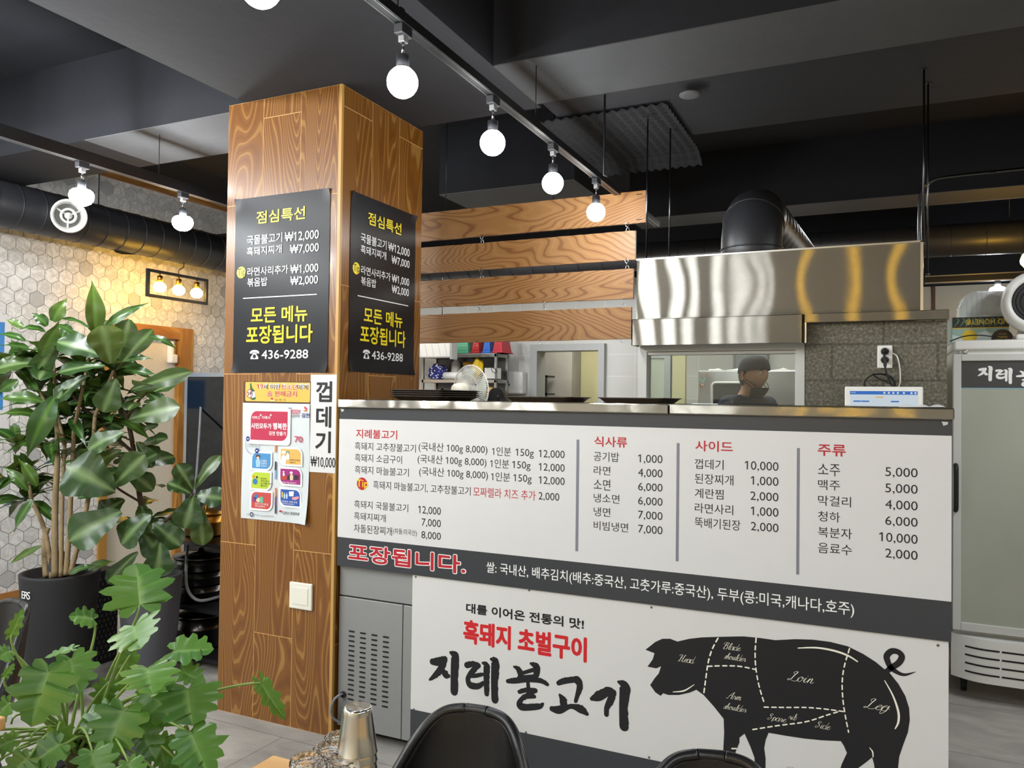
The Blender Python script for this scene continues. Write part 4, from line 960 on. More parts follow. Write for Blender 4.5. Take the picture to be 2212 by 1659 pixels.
# conduits over the hood
q = MB(); q.tube(smooth_path([(2.283, 1.62, 2.105), (2.283, 1.62, 2.38), (2.292, 1.62, 2.50), (2.34, 1.62, 2.552), (2.45, 1.62, 2.562), (2.6, 1.62, 2.5635), (2.9, 1.62, 2.567), (6.5, 1.62, 2.60)], 8), 0.006, 8)
tag(q.build('conduit', m_dsteel), 'grey bent conduit rising from the hood and running right', 'conduit', 'conduits over the hood')
q = MB(); q.tube(smooth_path([(2.300, 1.66, 2.105), (2.300, 1.66, 2.40), (2.310, 1.66, 2.52), (2.36, 1.66, 2.566), (2.47, 1.66, 2.576), (2.62, 1.66, 2.5775), (2.92, 1.66, 2.581), (6.5, 1.66, 2.615)], 8), 0.006, 8)
tag(q.build('conduit', m_dsteel), 'second grey conduit just behind the first one above the hood', 'conduit', 'conduits over the hood')
# hood duct
t = thing('hood_duct', 'fat black elbow duct rising from the hood top and bending back', 'duct', (1.54, 1.2, 2.105))
q = MB(); path = [(1.543, 1.20, 2.10), (1.543, 1.20, 2.185)]+[(1.543, 1.20+0.20*(1-math.cos(a)), 2.185+0.20*math.sin(a)) for a in [PI/2*i/8 for i in range(1, 9)]]
q.tube(path, 0.143, 28)
for c_, d_ in (((1.543, 1.20, 2.14), 0), ((1.543, 1.20, 2.19), 0), ((1.543, 1.275, 2.333), 1)):
    if d_ == 0: q.tube([(c_[0]+0.1445*math.cos(a*PI/16), c_[1]+0.1445*math.sin(a*PI/16), c_[2]) for a in range(32)], 0.004, 6, closed=True)
    else:
        A_ = PI/4; q.tube([(c_[0]+0.1445*math.cos(a*PI/16), 1.20+0.20*(1-math.cos(A_))+0.1445*math.sin(a*PI/16)*-math.cos(A_), 2.185+0.2*math.sin(A_)+0.1445*math.sin(a*PI/16)*math.sin(A_)) for a in range(32)], 0.004, 6, closed=True)
q.build('elbow', m_ductm, t)
q = MB(); pts = []; rr = []
for i in range(60):
    pts.append((1.543+0.0025*i, 1.40+0.03*i, 2.385-0.0018*i)); rr.append(0.143 if i % 3 else 0.137)
q.tube(pts, rr, 26); q.build('flexible_hose', m_ductm, t)
# long ducts
def duct(name, p0, p1, r, lab, ribs):
    t = thing(name, lab, 'duct', p0)
    q = MB(); q.tube([p0, p1], r, 32)
    P0, P1 = Vector(p0), Vector(p1); dd = (P1-P0).normalized(); u = dd.cross(Vector((0, 0, 1))).normalized(); w_ = Vector((0, 0, 1))
    L_ = (P1-P0).length; k = 0.12
    while k < L_:
        c_ = P0+dd*k; q.tube([c_+(u*math.cos(a*PI/16)+w_*math.sin(a*PI/16))*(r+0.0005) for a in range(32)], 0.003, 5, closed=True); k += ribs
    q.build('pipe', m_ductm, t)
    k = 0.5
    while k < L_:
        q = MB(); c_ = P0+dd*k; q.tube([c_+w_*r, c_+Vector((0, 0, 3.25-c_.z))], 0.004, 6); k += 1.6; q.build('hanger_strap', m_blackm, t)
    return t
dl = duct('ventilation_duct', (-3.0, -2.6, 2.66), (-3.0, 4.3, 2.66), 0.149, 'long black round duct along the hexagon tiled wall', 0.155)
duct('kitchen_duct', (-2.4, 3.5, 2.66), (6.7, 3.5, 2.54), 0.112, 'black round duct across the back of the kitchen behind the planks and the hood', 0.21)
# white vent nozzle on the left duct
t = thing('vent_nozzle', 'round white jet vent mounted on the black wall duct', 'vent', (-2.86, 0.77, 2.66))
d_ = Vector((0.86, -0.36, -0.18)).normalized()
def aimed(mb, prof, c, d_, n=28):
    c = Vector(c); d_ = Vector(d_).normalized(); u = d_.cross(Vector((0, 0, 1))).normalized(); w_ = u.cross(d_); vs = []
    for r, h_ in prof:
        for k in range(n): vs.append(c+d_*h_+(u*math.cos(2*PI*k/n)+w_*math.sin(2*PI*k/n))*r)
    m = len(prof); mb.add(vs, [(i*n+k, i*n+(k+1) % n, (i+1)*n+(k+1) % n, (i+1)*n+k) for i in range(m-1) for k in range(n)], True)
c0 = Vector((-2.90, 0.77, 2.655))
q = MB(); aimed(q, [(0.085, -0.02), (0.088, 0.10), (0.105, 0.125), (0.112, 0.14), (0.106, 0.146), (0.092, 0.138), (0.078, 0.09)], c0, d_); q.build('collar', m_whitep, t)
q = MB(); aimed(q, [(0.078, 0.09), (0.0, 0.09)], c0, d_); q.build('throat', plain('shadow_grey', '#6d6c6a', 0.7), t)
q = MB(); aimed(q, [(0.048, 0.092), (0.052, 0.125), (0.046, 0.135), (0.036, 0.125), (0.036, 0.10)], c0, d_); aimed(q, [(0.022, 0.095), (0.022, 0.13), (0.0, 0.135)], c0, d_); q.build('nozzle_rings', m_whitep, t)
q = MB(); u_ = d_.cross(Vector((0, 0, 1))).normalized(); w2 = u_.cross(d_)
for k in range(3):
    a = k*2*PI/3+0.5; e_ = u_*math.cos(a)+w2*math.sin(a); q.tube([c0+d_*0.11+e_*0.02, c0+d_*0.11+e_*0.08], 0.006, 6)
q.build('spokes', m_whitep, t)
# torn dark patch under the duct
q = MB(); q.prism([(-3.02, 1.244, 2.515), (-3.02, 1.464, 2.515), (-3.02, 1.32, 2.492), (-3.02, 1.262, 2.497)], (0.006, 0, 0))
tag(q.build('duct_flap', m_black), 'torn black flap hanging under the wall duct', 'flap').location = (0.0, 0, 0.0)
q = MB(); q.box(-3.35, -1.9, 2.30, 2.36, 2.76, 2.84); tag(q.build('ceiling_beam_9', m_black), kind='structure')
# hatch window with white frame
t = thing('window_1', 'white framed hatch window behind the counter', 'window', (1.45, 0.85, 1.42)); t['kind'] = 'structure'
q = MB(); q.box(1.086, 1.127, 0.84, 0.92, 0.9, 1.715); q.box(1.781, 1.820, 0.84, 0.92, 0.9, 1.715); q.box(1.127, 1.781, 0.84, 0.92, 1.678, 1.715); q.box(1.127, 1.781, 0.85, 0.91, 1.663, 1.676); q.box(1.127, 1.781, 0.84, 0.92, 0.9, 1.395)
q.build('window_frame', m_lgrey, t)
q = MB(); q.box(1.129, 1.779, 0.872, 0.877, 1.395, 1.663); q.build('window_glass', m_pane, t)
# inside: sliding sash and olive panel
t = thing('inner_sash', 'grey framed frosted sash standing behind the hatch window at its left end', 'window', (1.0, 1.5, 0))
q = MB(); q.box(0.955, 0.962, 1.49, 1.53, 0.0, 1.70); q.box(1.045, 1.080, 1.49, 1.53, 0.0, 1.70); q.box(0.962, 1.045, 1.49, 1.53, 1.683, 1.70); q.build('frame', plain('grey_sash', '#8f928f', 0.4, 0.3), t)
q = MB(); q.box(0.962, 1.045, 1.506, 1.512, 0.0, 1.683); q.build('frosted_pane', plain('frosted_green', '#b7bda9', 0.35), t)
b = MB(); b.box(0.40, 0.615, 3.9, 3.96, 0, 2.3); tag(b.build('olive_door', plain('olive_door', '#b7b48d', 0.5)), 'plain olive door leaf seen through the hatch window', 'door leaf')

# ------------------------------------------------------------------ kitchen things
# steel oven
t = thing('oven', 'stainless steel oven with a dark rounded window behind the hatch glass', 'oven', (1.2, 3.5, 0))
q = MB(); q.box(0.87, 1.75, 3.2, 3.9, 0.0, 1.685, 0.012); q.build('body', steel_brushed('oven_steel', (1, 0, 0), 0.4, 0.3, '#bcbcba', 0.1, dist='GGX'), t)
FO = Face((0, 3.199, 0), (1, 0, 0), (0, 0, 1), (0, -1, 0))
def rrect(x0, x1, z0, z1, r, n=6):
    out = []
    for cx, cz, a0 in ((x1-r, z1-r, 0), (x0+r, z1-r, PI/2), (x0+r, z0+r, PI), (x1-r, z0+r, 1.5*PI)):
        out += [(cx+r*math.cos(a0+PI/2*i/n), cz+r*math.sin(a0+PI/2*i/n)) for i in range(n+1)]
    return out
q = MB(); q.tube([FO.p(a, b_, 8) for a, b_ in rrect(0.975, 1.232, 1.372, 1.590, 0.03)], 0.010, 8, closed=True); q.build('window_seal', m_lgrey, t)
q = MB(); FO.poly(q, rrect(0.98, 1.227, 1.377, 1.585, 0.027), 4); q.build('door_window', plain('dark_glass', '#2a2b2e', 0.12), t)
q = MB(); q.tube(smooth_path([(0.81, 3.16, 1.415), (0.84, 3.15, 1.425), (1.0, 3.15, 1.425), (1.14, 3.16, 1.432)], 4), [0.010]*13, 8); q.tube([(0.81, 3.16, 1.415), (0.90, 3.20, 1.385)], 0.008, 8); q.build('handle', m_chrome, t)
q = MB(); FO.poly(q, [(0.885, 1.625), (0.897, 1.625), (0.903, 1.592), (0.915, 1.625), (0.927, 1.625), (0.910, 1.582), (0.897, 1.582)], 2); q2 = MB(); FO.disc(q2, 0.9035, 1.575, 0.016, 3); q3 = MB(); FO.text(q3, '12', 0.894, 0.913, 1.567, 1.583, lay=4, bold=0.03)
q4 = MB(); FO.stroke(q4, [(0.897, 1.657, .004), (0.905, 1.651, .004), (0.914, 1.659, .004)], 2); FO.ring(q4, 0.927, 1.655, 0.008, 0.003, 2); FO.ring(q4, 0.940, 1.656, 0.008, 0.003, 2)
multi('medal_sticker', t, (q, plain('sticker_teal', '#7fb6a8', 0.5)), (q2, plain('sticker_brown', '#9a5a3c', 0.5)), (q3, m_wink)); q4.build('gold_sticker', plain('sticker_gold', '#b5925a', 0.5), t)
q = MB(); rows = []
for i in range(24):
    rows.append([(0.92+0.78*i/23, 3.3+0.08*j, 1.684+(0.012+0.007*math.sin(i*1.3)+0.005*math.cos(i*2.7+j))*(1 if 0 < j < 5 else 0.1)) for j in range(6)])
q.grid(rows); tag(q.build('white_cloth', plain('white_cloth', '#e6e4dc', 0.9)), 'crumpled white cloth lying on top of the steel oven', 'cloth')
t = thing('wall_panel_box', 'grey electric box on the tiled wall above the oven', 'electric box', (1.1, 4.42, 1.75))
q = MB(); q.box(0.93, 1.22, 4.40, 4.5, 1.72, 2.0, 0.004); q.build('case', plain('box_grey', '#7b8082', 0.5), t)
q = MB(); q.box(0.95, 1.20, 4.392, 4.40, 1.735, 1.985, 0.003); q.build('door', plain('box_grey2', '#868b8d', 0.5), t)
# air-conditioner like white louvred unit
t = thing('air_conditioner', 'white ceiling-hung air conditioner peeping below the lowest plank beside the column', 'air conditioner', (-1.5, 3.6, 1.80))
q = MB(); q.box(-2.35, -1.385, 3.4, 3.50, 1.815, 2.02, 0.012); q.build('casing', m_whitep, t)
q = MB()
for i in range(14): x = -2.3+i*0.068; q.prism([(x, 3.398, 1.83), (x+0.004, 3.398, 1.83), (x-0.026, 3.398, 1.955), (x-0.030, 3.398, 1.955)], (0, 0.003, 0))
q.build('grille_lines', plain('line_grey', '#b9bcc4', 0.5), t)
q = MB(); q.box(-1.385, -1.365, 3.4, 3.50, 1.80, 2.03); q.build('end_cap', plain('cap_grey', '#a7a9a6', 0.5), t)
for x in (-2.1, -1.5): q = MB(); q.tube([(x, 3.45, 2.02), (x, 3.45, 2.545)], 0.005, 6); q.build('hanger_rod', m_dsteel, t)
# steel rack
t = thing('shelf_rack', 'steel kitchen shelf rack holding crates and jars against the tiled wall', 'shelf', (-1.62, 4.1, 0))
for z in (0.3, 0.75, 1.18, 1.635, 1.885):
    q = MB(); q.box(-2.05, -1.215, 4.0, 4.27, z-0.035, z, 0.003); q.build('shelf', m_steel, t)
for x in (-2.05, -1.237):
    for y in (4.0, 4.248):
        q = MB(); q.box(x, x+0.022, y, y+0.022, 0, 1.89); q.build('leg', m_steel, t)
q = MB(); q.box(-2.05, -1.215, 4.272, 4.276, 0.3, 1.88); q.build('back_sheet', plain('rack_back', '#6b6b6b', 0.4, 0.6), t)
def crate(x0, x1, y0, y1, z0, h_, colr, lab, handle=False):
    t = thing('crate', lab, 'crate', ((x0+x1)/2, (y0+y1)/2, z0), 'upturned plastic crates on the rack')
    m_ = plain('plastic_'+colr.strip('#'), colr, 0.4)
    i_ = 0.022; a = [Vector(p) for p in ((x0, y0, z0), (x1, y0, z0), (x1, y1, z0), (x0, y1, z0))]; b_ = [Vector(p) for p in ((x0+i_, y0+i_, z0+h_), (x1-i_, y0+i_, z0+h_), (x1-i_, y1-i_, z0+h_), (x0+i_, y1-i_, z0+h_))]
    q = MB(); q.add(a+b_, [(3, 2, 1, 0), (4, 5, 6, 7), (0, 1, 5, 4), (1, 2, 6, 5), (2, 3, 7, 6), (3, 0, 4, 7)]); q.build('tub', m_, t)
    q = MB(); q.box(x0-0.01, x1+0.01, y0-0.01, y1+0.01, z0, z0+0.012, 0.003); q.build('rim', m_, t)
    q = MB(); n_ = 5
    for k in range(n_): z = z0+0.03+k*(h_-0.04)/n_; f_ = (z-z0)/h_*i_; q.box(x0+f_+0.015, x1-f_-0.015, y0+f_-0.003, y0+f_+0.004, z, z+0.006)
    q.build('ribs', m_, t)
    return t
crate(-1.70, -1.535, 4.02, 4.24, 1.89, 0.19, '#5fae8d', 'green plastic crate, leftmost of the row on top of the kitchen rack')
crate(-1.50, -1.415, 4.02, 4.24, 1.89, 0.17, '#c0292f', 'narrow red plastic crate between the green and the blue crates')
crate(-1.385, -1.30, 4.03, 4.24, 1.89, 0.15, '#2b6fcf', 'blue plastic crate on top of the kitchen rack')
crate(-1.27, -1.165, 4.02, 4.24, 1.89, 0.15, '#c22235', 'red plastic crate at the right end of the kitchen rack top')
# things on the rack shelves
def blob(name, c, rx, ry, rz, mat, lab, cat, seed, rough=0.25, group=None, parent=None):
    bm = bmesh.new(); bmesh.ops.create_icosphere(bm, subdivisions=3, radius=1); rg_ = random.Random(seed)
    ph = [(rg_.uniform(0, 6), rg_.uniform(0, 6), rg_.uniform(0, 6), rg_.uniform(2, 6)) for _ in range(4)]
    for v in bm.verts:
        k = 1+rough*sum(math.sin(v.co.x*p[3]+p[0])*math.sin(v.co.y*p[3]+p[1])*math.sin(v.co.z*p[3]+p[2]) for p in ph)
        v.co = Vector((c[0]+v.co.x*rx*k, c[1]+v.co.y*ry*k, max(c[2]-rz*0.92, c[2]+v.co.z*rz*k)))
    q = MB(); q.bm(bm, True); o = q.build(name, mat, parent)
    return tag(o, lab, cat, group) if lab else o
k = N('polka_cloth'); vv = k.n('TexVoronoi', Vector=k.co(), Scale=38.0); dots = k.ramp(vv.outputs['Distance'], [(0.34, 1.0), (0.40, 0.0)]); k.bsdf(Base_Color=k.mix(dots, lin('#2b2f7d'), lin('#e8e8f0')), Roughness=0.8); m_polka = k.m
blob('spotted_cloth', (-1.93, 4.12, 1.71), 0.10, 0.07, 0.085, m_polka, 'bundle of dark blue cloth with white dots on the upper rack shelf', 'cloth', 4)
q = MB(); q.lathe([(0.0, -0.10), (0.036, -0.10), (0.036, 0.10), (0.0, 0.10)], (-1.70, 4.03, 1.672), 22, 'x'); tag(q.build('paper_roll', m_whitep), 'white paper roll lying on the upper rack shelf', 'paper roll')
t = thing('bottle', 'white plastic bottle with yellow cap on the rack behind the paper roll', 'bottle', (-1.755, 4.18, 1.635))
q = MB(); q.lathe([(0.05, 1.636), (0.052, 1.72), (0.045, 1.80), (0.02, 1.835), (0.02, 1.845), (0, 1.845)], (-1.755, 4.18, 0), 20); q.build('body', m_whitep, t)
q = MB(); q.lathe([(0.024, 1.842), (0.024, 1.87), (0, 1.87)], (-1.755, 4.18, 0), 16); q.build('cap', plain('amber_cap', '#d99a2a', 0.4), t)
t = thing('jar', 'wide jar with yellow lid on the upper rack shelf', 'jar', (-1.60, 4.16, 1.635))
q = MB(); q.lathe([(0.055, 1.636), (0.056, 1.78), (0, 1.78)], (-1.60, 4.16, 0), 20); q.build('body', plain('jar_pale', '#b9c3dd', 0.3), t)
q = MB(); q.lathe([(0.060, 1.775), (0.060, 1.81), (0, 1.81)], (-1.60, 4.16, 0), 20); q.build('lid', plain('jar_lid', '#e2a51f', 0.4), t)
blob('yellow_glove_bundle', (-1.455, 4.05, 1.72), 0.062, 0.05, 0.10, plain('yellow_rubber', '#e8c51c', 0.5), 'bundle of yellow rubber gloves on the upper rack shelf', 'gloves', 8, 0.35).data
t = thing('basket', 'small white plastic basket with thin wire handle at the right of the upper rack shelf', 'basket', (-1.28, 4.05, 1.637))
q = MB()
for x0, x1, y0, y1 in ((-1.34, -1.22, 3.99, 3.994), (-1.34, -1.22, 4.11, 4.114), (-1.34, -1.336, 3.99, 4.11), (-1.224, -1.22, 3.99, 4.11)): q.box(x0, x1, y0, y1, 1.637, 1.745)
q.box(-1.34, -1.22, 3.99, 4.114, 1.637, 1.642); q.build('tub', m_whitep, t)
q = MB(); q.tube(smooth_path([(-1.30, 3.985, 1.745), (-1.26, 3.96, 1.75), (-1.20, 3.95, 1.73), (-1.19, 3.95, 1.70), (-1.23, 3.96, 1.70), (-1.26, 3.98, 1.74)], 6), 0.003, 6); q.build('handle', m_blackm, t)
def pot(x, y, z, r, h_, mat, lab, group=None, lid=True, cat='pot'):
    t = thing('cooking_pot', lab, cat, (x, y, z), group)
    q = MB(); q.lathe([(r*0.94, z+0.001), (r, z+0.01), (r, z+h_*0.62), (r*1.02, z+h_*0.64), (r*1.02, z+h_*0.66), (r, z+h_*0.68), (r, z+h_)], (x, y, 0), 30); q.build('body', mat, t)
    if lid: q = MB(); q.lathe([(r*1.03, z+h_), (r*1.03, z+h_+0.008), (r*0.5, z+h_+0.022), (0.02, z+h_+0.026), (0.012, z+h_+0.045), (0, z+h_+0.047)], (x, y, 0), 30); q.build('lid', mat, t)
    return t
m_bpot = plain('black_pot', '#18181a', 0.25, 0.3, var=0.1)
pot(-1.90, 4.14, 1.18, 0.105, 0.10, m_bpot, 'lower black pot of the left stack on the lower rack shelf', 'black pots on the rack', False)
pot(-1.90, 4.14, 1.285, 0.105, 0.10, m_bpot, 'middle black pot of the left stack on the lower rack shelf', 'black pots on the rack', False)
pot(-1.89, 4.14, 1.39, 0.11, 0.11, m_bpot, 'upper black pot of the left stack beside the fan', 'black pots on the rack')
pot(-1.66, 4.14, 1.18, 0.095, 0.26, m_bpot, 'tall black pot half hidden behind the fan grille', 'black pots on the rack')
q = MB(); q.lathe([(0.012, 1.182), (0.012, 1.50), (0.004, 1.53), (0, 1.53)], (-2.015, 3.96, 0), 14); o_ = tag(q.build('seasoning_bottle', plain('red_sauce', '#d0432e', 0.4)), 'thin red seasoning bottle at the left edge of the rack', 'bottle'); o_.location = (-0.0, 0.06, 0)
blob('food_bag', (-1.77, 4.022, 1.225), 0.09, 0.016, 0.05, plain('bag_tan', '#c9a672', 0.6), 'tan food bag in front of the black pots', 'bag', 12)
t = thing('bin', 'pale green plastic bin with packets on the lower rack shelf right of the fan', 'bin', (-1.30, 4.05, 1.18))
q = MB(); q.lathe([(0.065, 1.182), (0.08, 1.47), (0.084, 1.475), (0.08, 1.47), (0.06, 1.44), (0, 1.44)], (-1.30, 4.06, 0), 24); q.build('tub', plain('pale_green', '#a9cdb0', 0.5), t)
blob('snack_packet', (-1.30, 4.05, 1.51), 0.06, 0.05, 0.05, plain('packet_orange', '#d8b06a', 0.4), 'crumpled orange and white packets in the green bin', 'packet', 14)
# pedestal fan seen from behind
t = thing('pedestal_fan', 'white pedestal fan seen from behind its motor', 'fan', (-1.22, 3.45, 0))
c0 = Vector((-1.235, 3.50, 1.535)); d_ = Vector((0.28, 1, 0.08)).normalized(); u_ = d_.cross(Vector((0, 0, 1))).normalized(); w_ = u_.cross(d_)
def ringp(r, h_, n=40): return [c0+d_*h_+(u_*math.cos(2*PI*k/n)+w_*math.sin(2*PI*k/n))*r for k in range(n)]
RG = 0.212
q = MB(); q.tube(ringp(RG, 0.02), 0.006, 6, closed=True); q.tube(ringp(RG*0.62, -0.03), 0.003, 5, closed=True); q.tube(ringp(RG*0.25, -0.05), 0.003, 5, closed=True); q.tube(ringp(RG*0.5, 0.085), 0.003, 5, closed=True)
for k in range(64):
    a = 2*PI*k/64; e_ = u_*math.cos(a)+w_*math.sin(a)
    q.tube([c0+d_*-0.05+e_*0.04, c0+d_*-0.045+e_*RG*0.45, c0+d_*-0.025+e_*RG*0.75, c0+d_*0.02+e_*RG, c0+d_*0.07+e_*RG*0.72, c0+d_*0.09+e_*0.04], 0.0021, 4, cap=False)
q.build('guard', m_whitep, t)
for k in range(4):
    q = MB(); rows = []
    for i in range(6):
        r = 0.03+(RG*0.88-0.03)*i/5; rr = []
        for j in range(5):
            a = k*PI/2+0.15+(j/4-0.5)*(0.7+0.5*i/5); rr.append(c0+d_*(0.03+0.03*(j/4-0.5))+(u_*math.cos(a)+w_*math.sin(a))*r)
        rows.append(rr)
    q.grid(rows); q.build('blade', plain('fan_blade', '#c9d3c9', 0.3), t, solid=0.002)
q = MB(); aimed(q, [(0.0, -0.20), (0.03, -0.198), (0.055, -0.18), (0.062, -0.14), (0.062, -0.08), (0.05, -0.055), (0.0, -0.05)], c0, d_); q.build('motor_housing', m_offw, t)
q = MB(); aimed(q, [(0.03, 0.0), (0.03, 0.06), (0.0, 0.065)], c0, d_); q.build('hub', m_whitep, t)
b0 = c0+d_*-0.12
q = MB(); q.tube([b0+Vector((0, 0, -0.04)), b0+Vector((0, 0, -0.12)), (b0.x, b0.y, 0.02)], 0.02, 12); q.lathe([(0.05, b0.z-0.16), (0.04, b0.z-0.10), (0, b0.z-0.10)], (b0.x, b0.y, 0), 16); q.build('pole', m_whitep, t)
q = MB(); q.lathe([(0.20, 0.0), (0.20, 0.015), (0.05, 0.04), (0, 0.04)], (b0.x, b0.y, 0), 28); q.build('base', m_whitep, t)
# towel dispenser, cap on the back cabinet
t = thing('towel_dispenser', 'white paper towel dispenser with diagonal pattern on the kitchen wall', 'dispenser', (-1.26, 4.48, 1.5))
q = MB(); q.box(-1.345, -1.115, 4.38, 4.5, 1.50, 1.725, 0.02, 3); q.build('case', m_whitep, t)
q = MB(); FT = Face((0, 4.379, 0), (1, 0, 0), (0, 0, 1), (0, -1, 0))
for i in range(9):
    x = -1.335+i*0.024
    FT.stroke(q, [(max(-1.338, x-0.02), 1.71-max(0, i-5)*0.0, .004), (x+0.02, 1.64, .003), (min(-1.122, x+0.08), 1.54, .004)], 1)
q.build('diagonal_pattern', plain('pattern_grey', '#c3c7c9', 0.4), t)
q = MB(); q.box(-1.262, -1.252, 4.372, 4.381, 1.58, 1.605, 0.003); q.build('lock', m_rubber, t)
t = thing('steel_cabinet', 'steel kitchen cabinet behind the counter, black cap on its top', 'cabinet', (-1.2, 4.1, 0))
q = MB(); q.box(-1.23, -1.05, 3.77, 3.97, 0, 1.42, 0.004); q.build('body', m_steel, t)
q = MB(); q.box(-1.22, -1.06, 3.763, 3.77, 0.05, 1.38, 0.002); q.build('door', m_steel, t)
t = thing('cap', 'black cloth cap with a small white dot behind the counter near the fan', 'cap', (-1.15, 3.87, 1.42))
q = MB(); rows = []
for i in range(9):
    a = PI/2*i/8; rows.append([(-1.15+0.085*math.cos(a)**0.7*math.cos(2*PI*k/24)*(1.0), 3.87+0.075*math.cos(a)**0.7*math.sin(2*PI*k/24), 1.422+0.13*math.sin(a)) for k in range(24)])
q.grid(rows, closed=True); q.build('crown', plain('black_cloth', '#15161a', 0.9), t)
q = MB(); rows = []
for i in range(5):
    rows.append([(-1.15+(0.08+0.06*i/4)*math.cos(-0.9+1.8*k/10)*(1 if i else 1), 3.87+0.075*math.sin(-0.9+1.8*k/10)*(1+0.1*i), 1.455-0.008*i) for k in range(11)])
q.grid(rows); q.build('visor', plain('black_cloth2', '#101114', 0.7), t, solid=0.004)
q = MB(); q.lathe([(0.006, 0), (0.004, 0.003), (0, 0.004)], (-1.095, 3.797, 1.475), 10, 'z'); q.build('white_dot', m_wink, t)
# trays on the counter
m_tray = plain('tray_brown', '#33291f', 0.35, var=0.08)
def tray(x0, x1, y0, y1, z, lab, group=None, inset=0.022, h_=0.021):
    q = MB(); a = rrect(x0+inset, x1-inset, y0+inset, y1-inset, 0.02); b_ = rrect(x0, x1, y0, y1, 0.03); c_ = rrect(x0-0.006, x1+0.006, y0-0.006, y1+0.006, 0.032)
    R1 = [Vector((p[0], p[1], z)) for p in a]; R2 = [Vector((p[0], p[1], z+h_)) for p in b_]; R3 = [Vector((p[0], p[1], z+h_+0.001)) for p in c_]; R4 = [Vector((p[0], p[1], z+h_-0.002)) for p in c_]
    R5 = [Vector((p[0], p[1], z+h_-0.003)) for p in b_]; R6 = [v+Vector((0, 0, 0.003)) for v in R1]
    q.grid([R6, R2, R3, R4, R5, R1], False, True); n_ = len(a); o = len(q.v)
    q.add(R1, [tuple(range(n_))[::-1]]); q.add(R6, [tuple(range(n_))])
    return tag(q.build('serving_tray', m_tray), lab, 'tray', group)
for i in range(4):
    tray(0.185, 0.455, 0.12, 0.46, 1.4392+0.0085*i, ['lowest', 'second', 'third', 'topmost'][i]+' brown tray of the stack at the column end of the counter', 'stacked trays on the counter', 0.028, 0.019)
tray(0.700, 0.992, 0.20, 0.46, 1.4392, 'single brown serving tray in the middle of the counter')
tray(1.108, 1.380, 0.20, 0.46, 1.4392, 'single brown serving tray in front of the hatch window')
# small store shelf behind the doorway
t = thing('store_shelf', 'black shelf standing in the store room behind the doorway', 'shelf', (-1.34, 5.5, 0))
for x in (-1.40, -1.298): q = MB(); q.box(x, x+0.018, 5.4, 5.43, 0, 1.72); q.build('post', m_blackm, t)
q = MB(); q.box(-1.40, -1.28, 5.4, 5.65, 1.70, 1.72); q.build('shelf', m_blackm, t)
q = MB(); q.box(-1.40, -1.28, 5.4, 5.65, 1.50, 1.52); q.build('shelf', m_blackm, t)

# ------------------------------------------------------------------ counter right end: screen, outlet, cables, note
t = thing('pos_screen', 'white touch screen terminal standing on the counter before the block wall', 'screen', (2.124, 0.52, 1.439))
q = MB(); q.box(1.992, 2.256, 0.50, 0.525, 1.4395, 1.5135, 0.004); q.box(2.06, 2.19, 0.525, 0.60, 1.4395, 1.46, 0.004); q0 = q
FS = Face((0, 0.4995, 0), (1, 0, 0), (0, 0, 1), (0, -1, 0))
q.build('housing', m_whitep, t)
ui = MB(); FS.rect(ui, 2.010, 2.238, 1.4405, 1.497, 1); bl = MB(); FS.rect(bl, 2.010, 2.238, 1.484, 1.497, 2); og = MB(); FS.rect(og, 2.098, 2.125, 1.472, 1.476, 2); wd = MB()
for x in (2.022, 2.050, 2.15): FS.rect(bl, x, x+0.027, 1.456, 1.461, 2)
for x in (2.125, 2.14, 2.155, 2.17, 2.19, 2.215, 2.228): FS.rect(wd, x, x+0.006, 1.487, 1.494, 3)
FS.text(wd, 'POS', 2.014, 2.03, 1.489, 1.493, lay=3)
multi('display', t, (ui, emit('screen_white', (0.82, 0.92, 1.0), 0.95)), (bl, emit('screen_blue', (0.08, 0.25, 0.75), 0.9)), (og, emit('screen_orange', (1.0, 0.6, 0.1), 0.9)), (wd, emit('screen_icon', (1, 1, 1), 0.95)))
t = thing('wall_outlet', 'white double power outlet on the concrete block wall', 'outlet', (2.13, 0.79, 1.64))
q = MB(); q.box(2.102, 2.158, 0.787, 0.80, 1.594, 1.687, 0.004); q.build('plate', m_whitep, t)
for z in (1.662, 1.628): q = MB(); q.lathe([(0.0185, 0), (0.0185, -0.003), (0.014, -0.003), (0.013, 0.004), (0, 0.004)], (2.130, 0.787, z), 24, 'y'); q.build('socket', m_lgrey, t)
t = thing('power_cord', 'black plug with coiled cable hanging from the wall outlet', 'cord', (2.13, 0.77, 1.5))
q = MB(); q.lathe([(0.013, 0), (0.013, -0.02), (0.009, -0.03), (0, -0.03)], (2.130, 0.784, 1.628), 16, 'y'); q.tube([(2.130, 0.755, 1.628), (2.131, 0.745, 1.600)], 0.006, 8); q.build('plug', m_rubber, t)
q = MB(); pts = [(2.131, 0.745, 1.60), (2.134, 0.742, 1.57)]
for i in range(70):
    a = i*2*PI/22+1.2; r = 0.055+0.0035*math.sin(i*0.31); pts.append((2.112+r*math.cos(a), 0.768-0.0003*i, 1.527+r*0.75*math.sin(a)))
pts += [(2.165, 0.74, 1.52), (2.19, 0.70, 1.48), (2.20, 0.64, 1.455), (2.18, 0.58, 1.45)]
q.tube(smooth_path(pts, 3), 0.0028, 6); q.build('cable', m_rubber, t)
t = thing('power_cord', 'second black plug in the upper socket of the wall outlet with cable going down', 'cord', (2.13, 0.77, 1.55))
q = MB(); q.lathe([(0.013, 0), (0.013, -0.018), (0.007, -0.028), (0, -0.028)], (2.130, 0.784, 1.662), 16, 'y'); q.build('plug', m_rubber, t)
